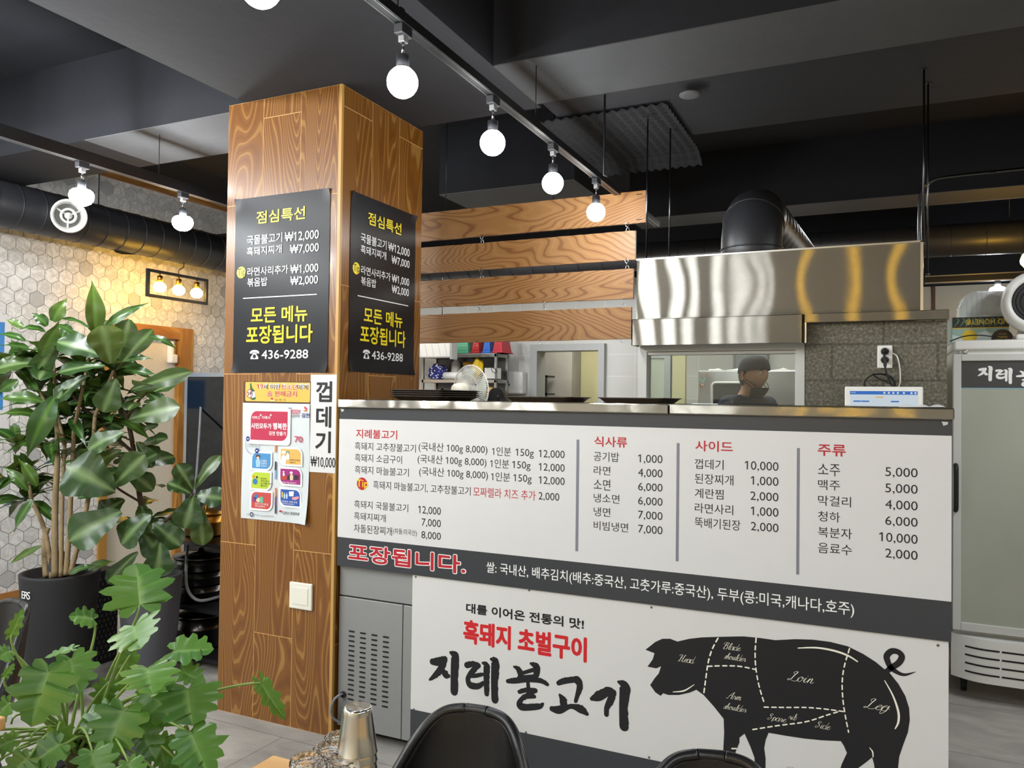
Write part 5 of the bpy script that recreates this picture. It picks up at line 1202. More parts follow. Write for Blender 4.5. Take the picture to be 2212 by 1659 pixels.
q = MB(); q.tube(smooth_path([(2.130, 0.758, 1.662), (2.128, 0.738, 1.64), (2.134, 0.728, 1.58), (2.16, 0.735, 1.52), (2.19, 0.72, 1.475), (2.21, 0.66, 1.45)], 8), 0.004, 6); q.build('cable', m_rubber, t)
q = MB(); q.tube(smooth_path([(2.158, 0.793, 1.655), (2.175, 0.785, 1.64), (2.185, 0.785, 1.59), (2.186, 0.785, 1.54), (2.178, 0.77, 1.515)], 8), 0.0028, 6); tag(q.build('power_cord', m_whitep), 'thin white cord running down beside the wall outlet', 'cord')
q = MB(); rows = [[Vector((2.175+0.14*i/10, 0.33+0.10*j/4, 1.4395+0.008*abs(math.sin(i*0.9))*(j/4)+0.003*i/10)) for j in range(5)] for i in range(11)]
q.grid(rows); tag(q.build('paper_slip', m_white, solid=0.001), 'white paper slip lying on the counter before the screen', 'paper')

# ------------------------------------------------------------------ drinks fridge on the right
t = thing('drinks_fridge', 'tall white glass-door drinks refrigerator standing right of the counter', 'refrigerator', (2.78, 2.05, 0))
FX0, FX1, FY = 2.442, 3.12, 1.75
q = MB(); q.box(FX0+0.01, FX1-0.01, FY+0.06, 2.36, 0.13, 1.75, 0.012); q.build('body', m_whitep, t)
q = MB(); q.box(FX0+0.004, FX1, FY+0.01, 2.38, 1.722, 1.772, 0.012, 3); q.box(FX0+0.03, FX1, FY+0.03, FY+0.06, 1.70, 1.73); q.build('top_lid', m_whitep, t)
for x in (FX0+0.045, FX1-0.06): q = MB(); q.box(x, x+0.02, FY+0.01, FY+0.05, 1.705, 1.724, 0.004); q.build('hinge', m_steel, t)
q = MB()
q.box(FX0, FX0+0.036, FY, FY+0.05, 0.335, 1.702, 0.004); q.box(FX1-0.036, FX1, FY, FY+0.05, 0.335, 1.702, 0.004); q.box(FX0+0.036, FX1-0.036, FY, FY+0.05, 1.668, 1.702, 0.003); q.box(FX0+0.036, FX1-0.036, FY, FY+0.05, 0.335, 0.375, 0.003)
dfr = q.build('door_frame', m_lgrey, t)
k = N('fridge_glass'); b = k.bsdf(Base_Color=k.mix(k.noise(k.co('Object', (2, 1, 1.2)), 1.5, 2), lin('#9a9e92'), lin('#b3b7aa')), Roughness=0.22); m_fglass = k.m
q = MB(); q.box(FX0+0.036, FX1-0.036, FY+0.012, FY+0.02, 0.375, 1.668); q.build('door_glass', m_fglass, dfr)
FG = Face((0, FY+0.0118, 0), (1, 0, 0), (0, 0, 1), (0, -1, 0))
q = MB(); FG.rect(q, FX0+0.036, FX1-0.036, 1.535, 1.668, 1); l_ = MB(); FG.rect(l_, FX0+0.036, FX1-0.036, 1.531, 1.535, 2); wq = MB()
E_ = (1340, 400, 872/2212)
a = FG.uv(E_[0]+1958*E_[2], E_[1]+1082*E_[2]); b2 = FG.uv(E_[0]+2150*E_[2], E_[1]+990*E_[2])
# the banner's brush word again, in white: reuse its strokes scaled onto the fridge header
fx0, fx1, fz0, fz1 = a[0], b2[0], a[1], b2[1]
def mapb(x, y, w_): return (fx0+(x-170)/(735-170)*(fx1-fx0), fz1-(y-650)/(1038-650)*(fz1-fz0), w_/(735-170)*(fx1-fx0))
for s_ in BRUSH:
    P_ = [mapb(*p) for p in s_]
    if all(p[0] < FX1-0.05 for p in P_): FG.stroke(wq, P_, 2, 6)
multi('door_header', dfr, (q, plain('fridge_header', '#3d3e40', 0.35)), (l_, plain('header_line', '#7fb4cc', 0.4)), (wq, m_wink))
q = MB(); q.tube(smooth_path([(FX0+0.012, FY, 0.925), (FX0+0.012, FY-0.025, 0.94), (FX0+0.012, FY-0.03, 1.0), (FX0+0.012, FY-0.03, 1.08), (FX0+0.012, FY-0.025, 1.135), (FX0+0.012, FY, 1.15)], 5), 0.011, 10); q.build('handle', m_rubber, dfr)
q = MB(); rows = []
for j in range(2):
    rr = []
    for i in range(25):
        u = i/24; x = FX0-0.004+(FX1-FX0+0.008)*u; e_ = min(u, 1-u)*(FX1-FX0); y = FY-0.035+0.075*max(0, 1-e_/0.16)**2
        rr.append((x, y, 0.10+0.21*j))
    rows.append(rr)
q.grid(rows); q.grid([[Vector(p) for p in rows[1]], [Vector((p[0], FY+0.07, 0.31)) for p in rows[1]]]); q.grid([[Vector((p[0], FY+0.07, 0.10)) for p in rows[0]], [Vector(p) for p in rows[0]]])
sl = MB()
for z in (0.262, 0.222, 0.182, 0.142):
    for i0, i1 in ((2, 7), (7.3, 16.7), (17, 22)):
        pts = []
        n_ = 12
        for k_ in range(n_+1):
            u = (i0+(i1-i0)*k_/n_)/24; x = FX0-0.004+(FX1-FX0+0.008)*u; e_ = min(u, 1-u)*(FX1-FX0); y = FY-0.0362+0.075*max(0, 1-e_/0.16)**2
            pts.append((x, y, z))
        sl.grid([[Vector(p)+Vector((0, 0, -0.004)) for p in pts], [Vector(p)+Vector((0, 0, 0.0045)) for p in pts]])
multi('grille_panel', t, (q, m_whitep), (sl, m_rubber))
for x in (FX0+0.06, FX1-0.06):
    for y in (FY+0.14, 2.28):
        q = MB(); q.lathe([(0.0, -0.012), (0.030, -0.012), (0.030, 0.012), (0.0, 0.012)], (x, y, 0.0305), 18, 'x'); q.box(x-0.016, x+0.016, y-0.02, y+0.02, 0.05, 0.135); q.build('caster', m_rubber, t)
# things on the fridge
t = thing('honey_box', 'upside-down green and brown cardboard honey box on top of the fridge', 'box', (2.56, 2.05, 1.772))
q = MB(); q.box(2.452, 2.705, 1.95, 2.20, 1.7725, 1.905); q0 = q
FB = Face((0, 1.95, 0), (1, 0, 0), (0, 0, 1), (0, -1, 0)); g1, g2, g3, g4, g5 = MB(), MB(), MB(), MB(), MB()
FB.rect(g1, 2.452, 2.705, 1.850, 1.905, 1); FB.rect(g2, 2.452, 2.705, 1.8455, 1.850, 2); FB.disc(g2, 2.53, 1.805, 0.034, 2); FB.disc(g3, 2.675, 1.79, 0.048, 2); FB.poly(g5, [(2.452, 1.775), (2.705, 1.775), (2.705, 1.80), (2.60, 1.83), (2.50, 1.80), (2.452, 1.815)], 1)
for i in range(9):
    x = 2.46+i*0.026; FB.stroke(g4, [(x, 1.856, .003), (x+0.02, 1.885, .009), (x+0.012, 1.901, .002)], 2)
FU = Face((2.452+2.705, 1.95, 1.7725+1.905), (-1, 0, 0), (0, 0, -1), (0, -1, 0))
hx = lambda x: 2.452+2.705-x
FU.text(g2, 'ND HONEY®', hx(2.70), hx(2.512), (1.7725+1.905)-1.892, (1.7725+1.905)-1.866, bold=0.02, lay=3, ref='H')
FU.text(g2, 'HIGHLAND', hx(2.708), hx(2.646), (1.7725+1.905)-1.789, (1.7725+1.905)-1.779, bold=0.015, lay=4); FU.text(g2, 'HONEY®', hx(2.697), hx(2.655), (1.7725+1.905)-1.803, (1.7725+1.905)-1.793, bold=0.015, lay=4, ref='H'); FU.text(g2, 'PREMIUM', hx(2.693), hx(2.66), (1.7725+1.905)-1.817, (1.7725+1.905)-1.811, lay=4)
multi('carton', t, (q0, plain('box_mint', '#9cb8ae', 0.6)), (g1, plain('box_brown', '#31281f', 0.5)), (g4, plain('box_leaf', '#3f7766', 0.5)), (g5, plain('box_pale', '#cbd8d5', 0.5)), (g3, plain('box_seal', '#3a2a20', 0.5)), (g2, plain('box_yellow', '#d8b92e', 0.5)))
t = thing('container_pack', 'clear plastic bag of stacked food containers on the honey box', 'bag', (2.6, 2.1, 1.905))
m_milky = plain('milky_plastic', '#f0f2f2', 0.3)
for i in range(10):
    q = MB(); x = 2.50+0.0225*i; h_ = 0.10+0.012*min(i, 3); q.prism([(x, 1.99, 1.906), (x, 2.16, 1.906), (x, 2.15, 1.906+h_), (x, 2.00, 1.906+h_)], (0.0215, 0, 0)); q.build('container', m_milky, t)
q = MB(); rows = []
for i in range(9):
    x = 2.485+0.245*i/8; hh = (0.055, 0.12, 0.135, 0.14, 0.145, 0.145, 0.14, 0.13, 0.12)[i]
    rows.append([(x+0.004*math.sin(j*2+i), 1.978+0.19*j/8, 1.9065+hh*(1 if 0 < j < 8 else 0.05)+0.004*math.sin(i*2.1+j*1.7)) for j in range(9)])
q.grid(rows); q.build('bag', film('bag_film', 0.5), t)
t = thing('speaker', 'round white electric fan heater with black mesh front on top of the fridge', 'heater', (2.80, 1.93, 1.772)); t.name = 'fan_heater'
dd_ = Vector((-0.15, -1, 0.08)).normalized(); c0 = Vector((2.815, 1.855, 1.955))
q = MB(); aimed(q, [(0.0, 0.0), (0.10, 0.0), (0.145, 0.03), (0.158, 0.08), (0.155, 0.13), (0.135, 0.155), (0.118, 0.155), (0.110, 0.145)], c0-dd_*0.08, dd_, 40); q.build('shell', m_whitep, t)
q = MB(); aimed(q, [(0.110, 0.145), (0.06, 0.138), (0.0, 0.135)], c0-dd_*0.08, dd_, 40)
for r in (0.03, 0.05, 0.07, 0.09, 0.105): uu = dd_.cross(Vector((0, 0, 1))).normalized(); ww = uu.cross(dd_); q.tube([c0-dd_*0.08+dd_*0.146+(uu*math.cos(2*PI*a/32)+ww*math.sin(2*PI*a/32))*r for a in range(32)], 0.002, 4, closed=True)
q.build('mesh_grille', plain('mesh_black', '#1d1e20', 0.5), t)
q = MB(); q.box(2.715, 2.96, 1.79, 1.94, 1.7725, 1.80, 0.01); q.prism([(2.73, 1.895, 1.79), (2.90, 1.895, 1.79), (2.875, 1.895, 1.90), (2.755, 1.895, 1.90)], (0, 0.03, 0)); q.build('stand', m_whitep, t)
q = MB(); q.tube(smooth_path([(2.44, 1.93, 1.78), (2.50, 1.88, 1.80), (2.56, 1.86, 1.803), (2.62, 1.86, 1.795), (2.68, 1.84, 1.777), (2.75, 1.85, 1.777)], 6), 0.003, 6); tag(q.build('black_cord', m_rubber), 'thin black cord lying across the front of the honey box', 'cord')

# ------------------------------------------------------------------ the man behind the hatch glass
def skin_body(name, verts, edges, mat, parent, sub=2, root=0):
    me = bpy.data.meshes.new(name); me.from_pydata([v[0] for v in verts], edges, []); me.update()
    o = bpy.data.objects.new(name, me); COL.objects.link(o); o.parent = parent
    md = o.modifiers.new('skin', 'SKIN'); md.use_smooth_shade = True
    for i, v in enumerate(verts):
        r = v[1]; d = me.skin_vertices[0].data[i]; d.radius = r if isinstance(r, tuple) else (r, r); d.use_root = (i == root)
    sb = o.modifiers.new('sub', 'SUBSURF'); sb.levels = sub; sb.render_levels = sub
    me.materials.append(mat); return o
t = thing('person', 'man in black cap and navy shirt, mask under chin, behind the hatch glass facing right', 'person', (1.34, 2.5, 0))
ang = -0.95
t.rotation_euler = (0, 0, 0)
hd = Vector((0.82, -0.57, 0)); sd = Vector((0.57, 0.82, 0))      # facing direction, his left-hand side
def pp(f_, s_, z): return (hd.x*f_+sd.x*s_, hd.y*f_+sd.y*s_, z+(0.035 if 1.0 < z < 1.5 else 0))
V = [(pp(0, 0, 0.95), (0.12, 0.09)), (pp(0.0, 0, 1.10), (0.11, 0.08)), (pp(0.01, 0, 1.28), (0.12, 0.085)), (pp(0, 0, 1.385), (0.08, 0.06)), (pp(0.01, 0, 1.475), 0.062), (pp(0.02, 0, 1.54), 0.058), (pp(0.03, 0, 1.60), 0.06)]
Ed = [(0, 1), (1, 2), (2, 3), (3, 4), (4, 5), (5, 6)]
def chain(start, pts):
    p = start
    for q_ in pts: V.append(q_); Ed.append((p, len(V)-1)); p = len(V)-1
    return p
for s_ in (-1, 1):
    w_ = chain(3, [(pp(0, s_*0.16, 1.375), 0.045), (pp(0.0, s_*0.215, 1.32), 0.048), (pp(0.02, s_*0.245, 1.10), 0.045), (pp(0.14, s_*0.23, 0.95), 0.038), (pp(0.22, s_*0.20, 0.93), 0.028), (pp(0.27, s_*0.19, 0.925), (0.035, 0.018))])
    for fi in range(4): chain(w_, [(pp(0.32, s_*(0.165+0.018*fi), 0.92), 0.010), (pp(0.345-0.006*abs(fi-1.5), s_*(0.162+0.019*fi), 0.905), 0.008)])
    chain(w_, [(pp(0.285, s_*0.155, 0.925), 0.011), (pp(0.31, s_*0.14, 0.915), 0.009)])
    chain(0, [(pp(0, s_*0.09, 0.86), 0.085), (pp(0.02, s_*0.10, 0.50), 0.06), (pp(0.0, s_*0.10, 0.09), 0.042), (pp(0.06, s_*0.11, 0.045), 0.042), (pp(0.16, s_*0.12, 0.035), 0.034)])
skin_body('body', V, Ed, m_skin, t)
# head: sculpted sphere turned along the facing direction
bm = bmesh.new(); bmesh.ops.create_uvsphere(bm, u_segments=40, v_segments=28, radius=1)
hc = Vector(pp(0.045, 0, 1.628))
def gs(x, s_): return math.exp(-(x/s_)**2)
for v in bm.verts:
    f_, s_, z = v.co.x, v.co.y, v.co.z
    rf, rs, rz = 0.098, 0.076, 0.108
    if z < 0: rs *= 1-0.30*(-z)**1.5; rf *= 1-0.10*(-z)
    F, Sx, Z = f_*rf, s_*rs, z*rz
    if f_ > 0:
        F += 0.024*gs(s_, 0.16)*gs(z+0.22, 0.16)*f_          # nose
        F += 0.008*gs(s_, 0.14)*gs(z+0.02, 0.18)*f_          # nose bridge
        F -= 0.010*gs(abs(s_)-0.36, 0.16)*gs(z-0.03, 0.11)*f_   # eye sockets
        F += 0.008*gs(s_, 0.5)*gs(z-0.2, 0.12)*f_            # brow
        F += 0.009*gs(s_, 0.26)*gs(z+0.50, 0.09)*f_ - 0.004*gs(s_, 0.3)*gs(z+0.56, 0.03)*f_  # lips
        F += 0.010*gs(s_, 0.3)*gs(z+0.82, 0.16)*f_           # chin
        F += 0.006*gs(abs(s_)-0.5, 0.25)*gs(z+0.2, 0.2)*f_     # cheeks
    v.co = hc+hd*F+sd*Sx+Vector((0, 0, Z))
q = MB(); q.bm(bm, True)
q.v = [v+Vector((1.34, 2.5, 0)) for v in q.v]
head = q.build('head', m_skin, t)
O = Vector((1.34, 2.5, 0))
for s_ in (-1, 1):
    q = MB(); ec = O+hc+sd*(s_*0.078)+hd*-0.008+Vector((0, 0, -0.012)); rows = []
    for i in range(7):
        r = (0.001, 0.012, 0.02, 0.026, 0.03, 0.028, 0.02)[i]; dpt = (0.002, 0.004, 0.003, 0.010, 0.014, 0.008, -0.004)[i]
        rows.append([ec+sd*s_*dpt+hd*(r*0.62*math.cos(a*PI/8)-0.25*r)+Vector((0, 0, r*(1.05 if math.sin(a*PI/8) > 0 else 1.0)*math.sin(a*PI/8))) for a in range(16)])
    q.grid(rows, closed=True); q.build('ear', m_skin, head, sub=1)
    q = MB(); eye = O+hc+hd*0.083+sd*(s_*0.03)+Vector((0, 0, 0.004)); bm = bmesh.new(); bmesh.ops.create_uvsphere(bm, u_segments=14, v_segments=10, radius=0.0105)
    for v in bm.verts: v.co = v.co+eye
    q.bm(bm, True); q.build('eye', plain('eye_white', '#d9d2c8', 0.2), head)
    q = MB(); q.tube([eye+hd*0.014+sd*(-0.014*s_)+Vector((0, 0, 0.017)), eye+hd*0.015+Vector((0, 0, 0.021)), eye+hd*0.006+sd*(0.018*s_)+Vector((0, 0, 0.018))], [0.002, 0.0035, 0.0015], 6); q.build('eyebrow', m_hair, head)
    # mask strap
    q = MB(); q.tube(smooth_path([ec-O+O+hd*-0.01+Vector((0, 0, -0.025)), O+hc+hd*0.03+sd*(s_*0.072)+Vector((0, 0, -0.075)), O+hc+hd*0.06+sd*(s_*0.055)+Vector((0, 0, -0.105))], 6), 0.0022, 6); q.build('mask_strap', m_rubber, t)
    q = MB(); q.tube(smooth_path([ec+hd*0.012+Vector((0, 0, -0.022)), O+hc+hd*0.05+sd*(s_*0.068)+Vector((0, 0, -0.06)), O+hc+hd*0.075+sd*(s_*0.052)+Vector((0, 0, -0.085))], 6), 0.0022, 6); q.build('mask_strap', m_rubber, t)
q = MB(); rows = []
for i in range(6):
    z = -0.088-0.010*i; rr = []
    for j in range(15):
        a = -1.25+2.5*j/14; k_ = 1-0.05*i*(i/5); rr.append(O+hc+hd*((0.104)*math.cos(a)*k_-0.004*i+0.006)+sd*(0.068*math.sin(a)*k_)+Vector((0, 0, z-0.006*math.cos(a)*i/5)))
    rows.append(rr)
q.grid(rows); q.build('face_mask', plain('black_mask', '#1a1b1f', 0.9), t, solid=0.004)
q = MB(); rows = []      # hair at the back and sides, under the cap
for i in range(9):
    z = 0.05-0.015*i; rr = []
    a00 = 1.2+0.10*i
    for j in range(19):
        a = a00+(2*PI-2*a00)*j/18; zz = z/0.118; rad = math.sqrt(max(0.05, 1-zz*zz)); kk = 1.045-(0.03 if i == 8 else 0)
        rr.append(O+hc+hd*(0.098*rad*kk*math.cos(a))+sd*(0.076*rad*kk*math.sin(a))+Vector((0, 0, z)))
    rows.append(rr)
q.grid(rows); q.build('hair', m_hair, t, solid=0.006)
q = MB(); rows = []
for i in range(10):
    a0 = PI/2*i/9; zz = 0.016+0.112*math.sin(a0); rad = math.cos(a0)**0.65 if i < 9 else 0.001
    rows.append([O+hc+hd*(0.108*rad*math.cos(2*PI*k/32)+0.002)+sd*(0.088*rad*math.sin(2*PI*k/32))+Vector((0, 0, (zz-0.016)*0.90+0.016+0.012*math.cos(2*PI*k/32)*(1-i/9))) for k in range(32)])
q.grid(rows, closed=True); cp = q.build('cap', plain('charcoal_cap', '#25252a', 0.85, var=0.15, vs=40), t, solid=0.004)
# shirt: torso and sleeves as one surface a little outside the body
V = [(pp(0, 0, 0.88), (0.165, 0.125)), (pp(0, 0, 1.05), (0.155, 0.115)), (pp(0.01, 0, 1.25), (0.178, 0.128)), (pp(0.0, 0, 1.395), (0.142, 0.100)), (pp(0.006, 0, 1.445), (0.078, 0.072))]
Ed = [(0, 1), (1, 2), (2, 3), (3, 4)]
for s_ in (-1, 1): chain(3, [(pp(0, s_*0.165, 1.392), 0.080), (pp(0, s_*0.215, 1.325), 0.072), (pp(0.01, s_*0.235, 1.19), 0.066)])
skin_body('t_shirt', V, Ed, m_navy, t)
V = [(pp(0, 0, 0.93), (0.158, 0.118)), (pp(0, 0, 0.86), (0.15, 0.11))]; Ed = [(0, 1)]
for s_ in (-1, 1): chain(1, [(pp(0, s_*0.095, 0.78), 0.092), (pp(0.02, s_*0.10, 0.48), 0.072), (pp(0.0, s_*0.10, 0.10), 0.058)])
skin_body('trousers', V, Ed, plain('black_trousers', '#17181b', 0.85), t)

# ------------------------------------------------------------------ chairs
m_leather = plain('black_leather', '#141416', 0.34, var=0.12, vs=14, bump=0.12, bs=120, spec=0.55)
def shell_chair(label):
    """padded bucket chair facing -y, origin on the floor under the seat"""
    t = thing('bucket_chair', label, 'chair', (0, 0, 0), 'black bucket chairs')
    # centre line from the front of the seat up to the top of the back
    prof = [(-0.235, 0.445, 0.195, 0.0), (-0.20, 0.462, 0.215, 0.03), (-0.10, 0.452, 0.235, 0.10), (0.02, 0.440, 0.245, 0.14), (0.10, 0.450, 0.245, 0.15), (0.155, 0.495, 0.240, 0.13), (0.185, 0.57, 0.225, 0.11), (0.203, 0.65, 0.172, 0.075), (0.215, 0.72, 0.138, 0.05), (0.220, 0.755, 0.117, 0.036), (0.223, 0.775, 0.100, 0.024), (0.225, 0.790, 0.080, 0.013), (0.226, 0.798, 0.058, 0.006), (0.226, 0.802, 0.030, 0.002)]
    rows = []
    NU = 20
    for i, (y, z, hw, curl) in enumerate(prof):
        a = prof[max(i-1, 0)]; b_ = prof[min(i+1, len(prof)-1)]; ty, tz = b_[0]-a[0], b_[1]-a[1]; L_ = math.hypot(ty, tz); ny, nz = -tz/L_, ty/L_   # towards the sitter
        rr = []
        for k in range(NU+1):
            u = -1+2*k/NU; c_ = abs(u)**2.4*curl; rr.append(Vector((hw*u*(1-0.10*abs(u)**3), y+ny*c_, z+nz*c_)))
        rows.append(rr)
    q = MB(); q.grid([r[::-1] for r in rows]); sh = q.build('shell', m_leather, t, solid=0.022, sub=2)
    edge = [r[0] for r in rows]+rows[-1][1:-1]+[r[-1] for r in rows[::-1]]+rows[0][1:-1][::-1]
    edge = smooth_path(edge+edge[:1], 3)[:-1]
    q = MB(); q.tube(edge, 0.0125, 8, closed=True); q.build('edge_roll', m_leather, t, sub=1)
    for sx in (-1, 1):
        for sy in (-1, 1):
            q = MB(); q.tube([(sx*0.11, 0.0+sy*0.10, 0.425), (sx*0.20, sy*0.21, 0.0)], [0.016, 0.011], 10); q.build('leg', m_blackm, t)
    q = MB(); q.tube([(-0.155, -0.15, 0.22), (0.155, 0.15, 0.22)], 0.006, 8); q.tube([(-0.155, 0.15, 0.22), (0.155, -0.15, 0.22)], 0.006, 8); q.build('stretcher', m_blackm, t)
    return t
c1 = shell_chair('black padded bucket chair beside the cups, in front of the banner board'); c1.location = (1.385, -1.50, 0); c1.rotation_euler = (0, 0, 0.12)
dup(c1, (1.905, -1.485, 0), 0.30, 'black padded bucket chair in front of the pig picture, only its top edge showing')
dup(c1, (-0.315, -1.40, 0), -0.12, 'dark bucket chair at the left edge behind the leafy plant')

# ------------------------------------------------------------------ tables
def table(label, x0, x1, y0, y1):
    t = thing('dining_table', label, 'table', ((x0+x1)/2, (y0+y1)/2, 0))
    q = MB(); q.box(x0, x1, y0, y1, 0.712, 0.740, 0.004); q.build('table_top', m_oak, t)
    for x in (x0+0.08, x1-0.08):
        for y in (y0+0.07, y1-0.07): q = MB(); q.box(x-0.02, x+0.02, y-0.02, y+0.02, 0, 0.712); q.build('leg', m_blackm, t)
    return t
table('light oak table top corner at the bottom edge carrying the tumblers and steel cups', 1.03, 2.25, -2.25, -1.515)
table('light oak table corner at the left edge beside the leafy plant', -0.85, 0.385, -2.40, -1.635)

# ------------------------------------------------------------------ tumblers and steel cups
def tumbler(label):
    t = thing('glass_tumbler', label, 'glass', (0, 0, 0), 'upturned glass tumblers')
    q = MB(); n_ = 40; H_ = 0.094
    prof = [(0.0315, 0.0), (0.0322, 0.001), (0.0300, 0.045), (0.0282, 0.078), (0.0282, 0.082), (0.0275, H_-0.003), (0.0245, H_), (0.017, H_-0.003), (0.0, H_-0.0035)]
    amp = [0, 0, 0, 0, 0.05, 0.06, 0.03, 0, 0]
    q.lathe(prof, (0, 0, 0), 64, lobes=16, amp=amp)
    q.f = q.f[:-1] if len(q.f[-1]) == 64 else q.f
    # drop the flat cap at the open mouth and add the inner wall
    keep = [(f, s_) for f, s_ in zip(q.f, q.sm) if len(f) < 60]; q.f = [a for a, _ in keep]; q.sm = [b_ for _, b_ in keep]
    q.lathe([(0.0, H_-0.016), (0.022, H_-0.016), (0.0262, H_-0.022), (0.0278, 0.045), (0.0300, 0.001), (0.0315, 0.0)], (0, 0, 0), 64)
    keep = [(f, s_) for f, s_ in zip(q.f, q.sm) if len(f) < 60]; q.f = [a for a, _ in keep]; q.sm = [b_ for _, b_ in keep]
    q.build('bowl', m_glass, t); return t
def at_z(px, py, z): return on(px, py, 'z', z)
pos = []
for (px, py, lab) in ((663, 1636, 'upturned glass tumbler nearest the table corner'), (712, 1612, 'upturned glass tumbler with blue sticker mark behind the front pair'), (741, 1638, 'upturned glass tumbler right in front of the steel cups'), (735, 1588, 'upturned glass tumbler half hidden behind the steel cups')):
    p = at_z(px, py, 0.74+0.094); pos.append((p.x, p.y, lab))
g0 = tumbler(pos[0][2]); g0.location = (pos[0][0], pos[0][1], 0.7402)
for x, y, lab in pos[1:]: dup(g0, (x, y, 0.7402), 0.1, lab)
p = at_z(773, 1526, 0.74+0.168)
def cup(label):
    t = thing('steel_cup', label, 'cup', (0, 0, 0), 'nested steel cups')
    q = MB(); H_ = 0.080
    q.lathe([(0.0345, 0.0), (0.0355, 0.0015), (0.0345, 0.003), (0.0300, 0.040), (0.0262, H_-0.012), (0.0255, H_-0.004), (0.0235, H_-0.0005), (0.0215, H_)], (0, 0, 0), 48)
    keep = [(f, s_) for f, s_ in zip(q.f, q.sm) if len(f) < 40]; q.f = [a for a, _ in keep]; q.sm = [b_ for _, b_ in keep]
    q.build('wall', m_cup, t)
    k = N('spun_steel_'+label[:5].strip()); tg = k.n('Tangent', {'direction_type': 'RADIAL', 'axis': 'Z'}); b = k.bsdf(Base_Color=lin('#d8d6d0'), Metallic=1.0, Roughness=0.25); b.inputs['Anisotropic'].default_value = 0.9; k.t.links.new(tg.outputs[0], b.inputs['Tangent'])
    q = MB(); q.lathe([(0.0216, H_), (0.010, H_-0.0004), (0.0, H_-0.0005)], (0, 0, 0), 48); q.f = [f for f in q.f if len(f) < 40]; q.sm = q.sm[:len(q.f)]; q.build('base', k.m, t); return t
k0 = cup('topmost upturned steel cup of the nested stack, shiny round base up'); k0.location = (p.x, p.y, 0.7402+0.0147*6)
for i, lab in ((5, 'second steel cup from the top of the nested stack, only its rim showing'), (4, 'third steel cup from the top of the nested stack'), (3, 'fourth steel cup from the top of the nested stack'), (2, 'fifth steel cup from the top of the nested stack'), (1, 'sixth steel cup from the top, second lowest of the nested stack'), (0, 'lowest steel cup of the nested stack on the table')): dup(k0, (p.x, p.y, 0.7402+0.0147*i), 0.2*i, lab)

# ------------------------------------------------------------------ left corner: cabinet, pots, baskets
t = thing('dish_sterilizer', 'tall cabinet with black glass door and steel frame behind the wooden column', 'cabinet', (-1.95, 1.55, 0))
q = MB(); q.box(-2.26, -1.50, 1.25, 1.85, 0.02, 1.60, 0.004); q.build('body', m_blackm, t)
q = MB(); q.box(-2.262, -2.235, 1.238, 1.25, 0.02, 1.60); q.box(-2.262, -1.498, 1.238, 1.25, 1.575, 1.602); q.box(-1.525, -1.498, 1.238, 1.25, 0.02, 1.60); q.build('frame', m_steel, t)
q = MB(); q.box(-2.235, -1.525, 1.240, 1.25, 0.05, 1.575); q.build('door', plain('black_gloss', '#0b0c0d', 0.06, var=0.0), t)
t = thing('power_cord', 'grey cord looping down from the top of the black glass cabinet to the pots', 'cord', (-2.17, 1.2, 1.5))
q = MB(); P_ = [at(x, y, d_) for x, y, d_ in ((443, 830, 5.55), (436, 850, 5.5), (430, 950, 5.2), (422, 1050, 5.0), (408, 1150, 4.55), (402, 1230, 4.2), (406, 1275, 4.15), (430, 1297, 4.15), (470, 1290, 4.2), (490, 1283, 4.25))]
q.tube(smooth_path(P_, 6), 0.008, 8); q.build('cord', plain('grey_rubber', '#83868a', 0.5), t)
q = MB(); P_ = [at(x, y, d_) for x, y, d_ in ((443, 830, 5.55), (450, 835, 5.5), (465, 870, 5.5), (485, 915, 5.5), (500, 950, 5.55))]; q.tube(smooth_path(P_, 5), 0.006, 8); q.build('branch_cord', plain('dark_rubber', '#4a4d52', 0.5), t)
t = thing('low_rack', 'black low rack holding the dark steel pots beside the column', 'rack', (-1.25, 0.54, 0))
for z in (0.06, 0.315): q = MB(); q.box(-1.52, -0.98, 0.36, 0.72, z-0.02, z); q.build('shelf', m_black, t)
for x in (-1.52, -1.0):
    for y in (0.37, 0.70): q = MB(); q.box(x, x+0.02, y, y+0.02, 0, 0.66); q.build('leg', m_black, t)
q = MB(); q.box(-1.52, -0.98, 0.36, 0.72, 0.645, 0.665); q.build('shelf', m_dsteel, t)
m_spot = plain('pot_steel', '#5d5c5a', 0.22, 1.0, var=0.1)
pot(-1.335, 0.535, 0.06, 0.15, 0.17, m_spot, 'dark steel pot on the lowest shelf of the low rack', 'dark steel pots on the low rack')
pot(-1.335, 0.535, 0.316, 0.145, 0.085, m_spot, 'lower dark steel pot of the stack behind the grey cord', 'dark steel pots on the low rack', False)
pot(-1.335, 0.535, 0.402, 0.145, 0.075, m_spot, 'middle dark steel pot of the stack behind the grey cord', 'dark steel pots on the low rack', False)
pot(-1.335, 0.535, 0.478, 0.145, 0.07, m_spot, 'upper dark steel pot of the stack behind the grey cord', 'dark steel pots on the low rack')
t = pot(-1.32, 0.55, 0.666, 0.11, 0.12, m_brass, 'brass coloured pot on top of the low rack behind the fig leaves', None)
t = thing('wall_poster', 'blue and white poster on the hexagon wall at the left edge', 'poster', (WX, 0.42, 1.2))
q = MB(); q.box(WX+0.001, WX+0.006, 0.0, 0.70, 1.20, 1.98); q2 = MB(); q2.box(WX+0.006, WX+0.0065, 0.05, 0.655, 1.62, 1.93); q2.box(WX+0.006, WX+0.0065, 0.05, 0.655, 1.33, 1.58)
multi('sheet', t, (q, m_white), (q2, plain('poster_blue', '#3f86cc', 0.4)))
t = thing('door_lock', 'white electronic door lock on the pine door frame', 'lock', (WX+0.03, 2.06, 1.73))
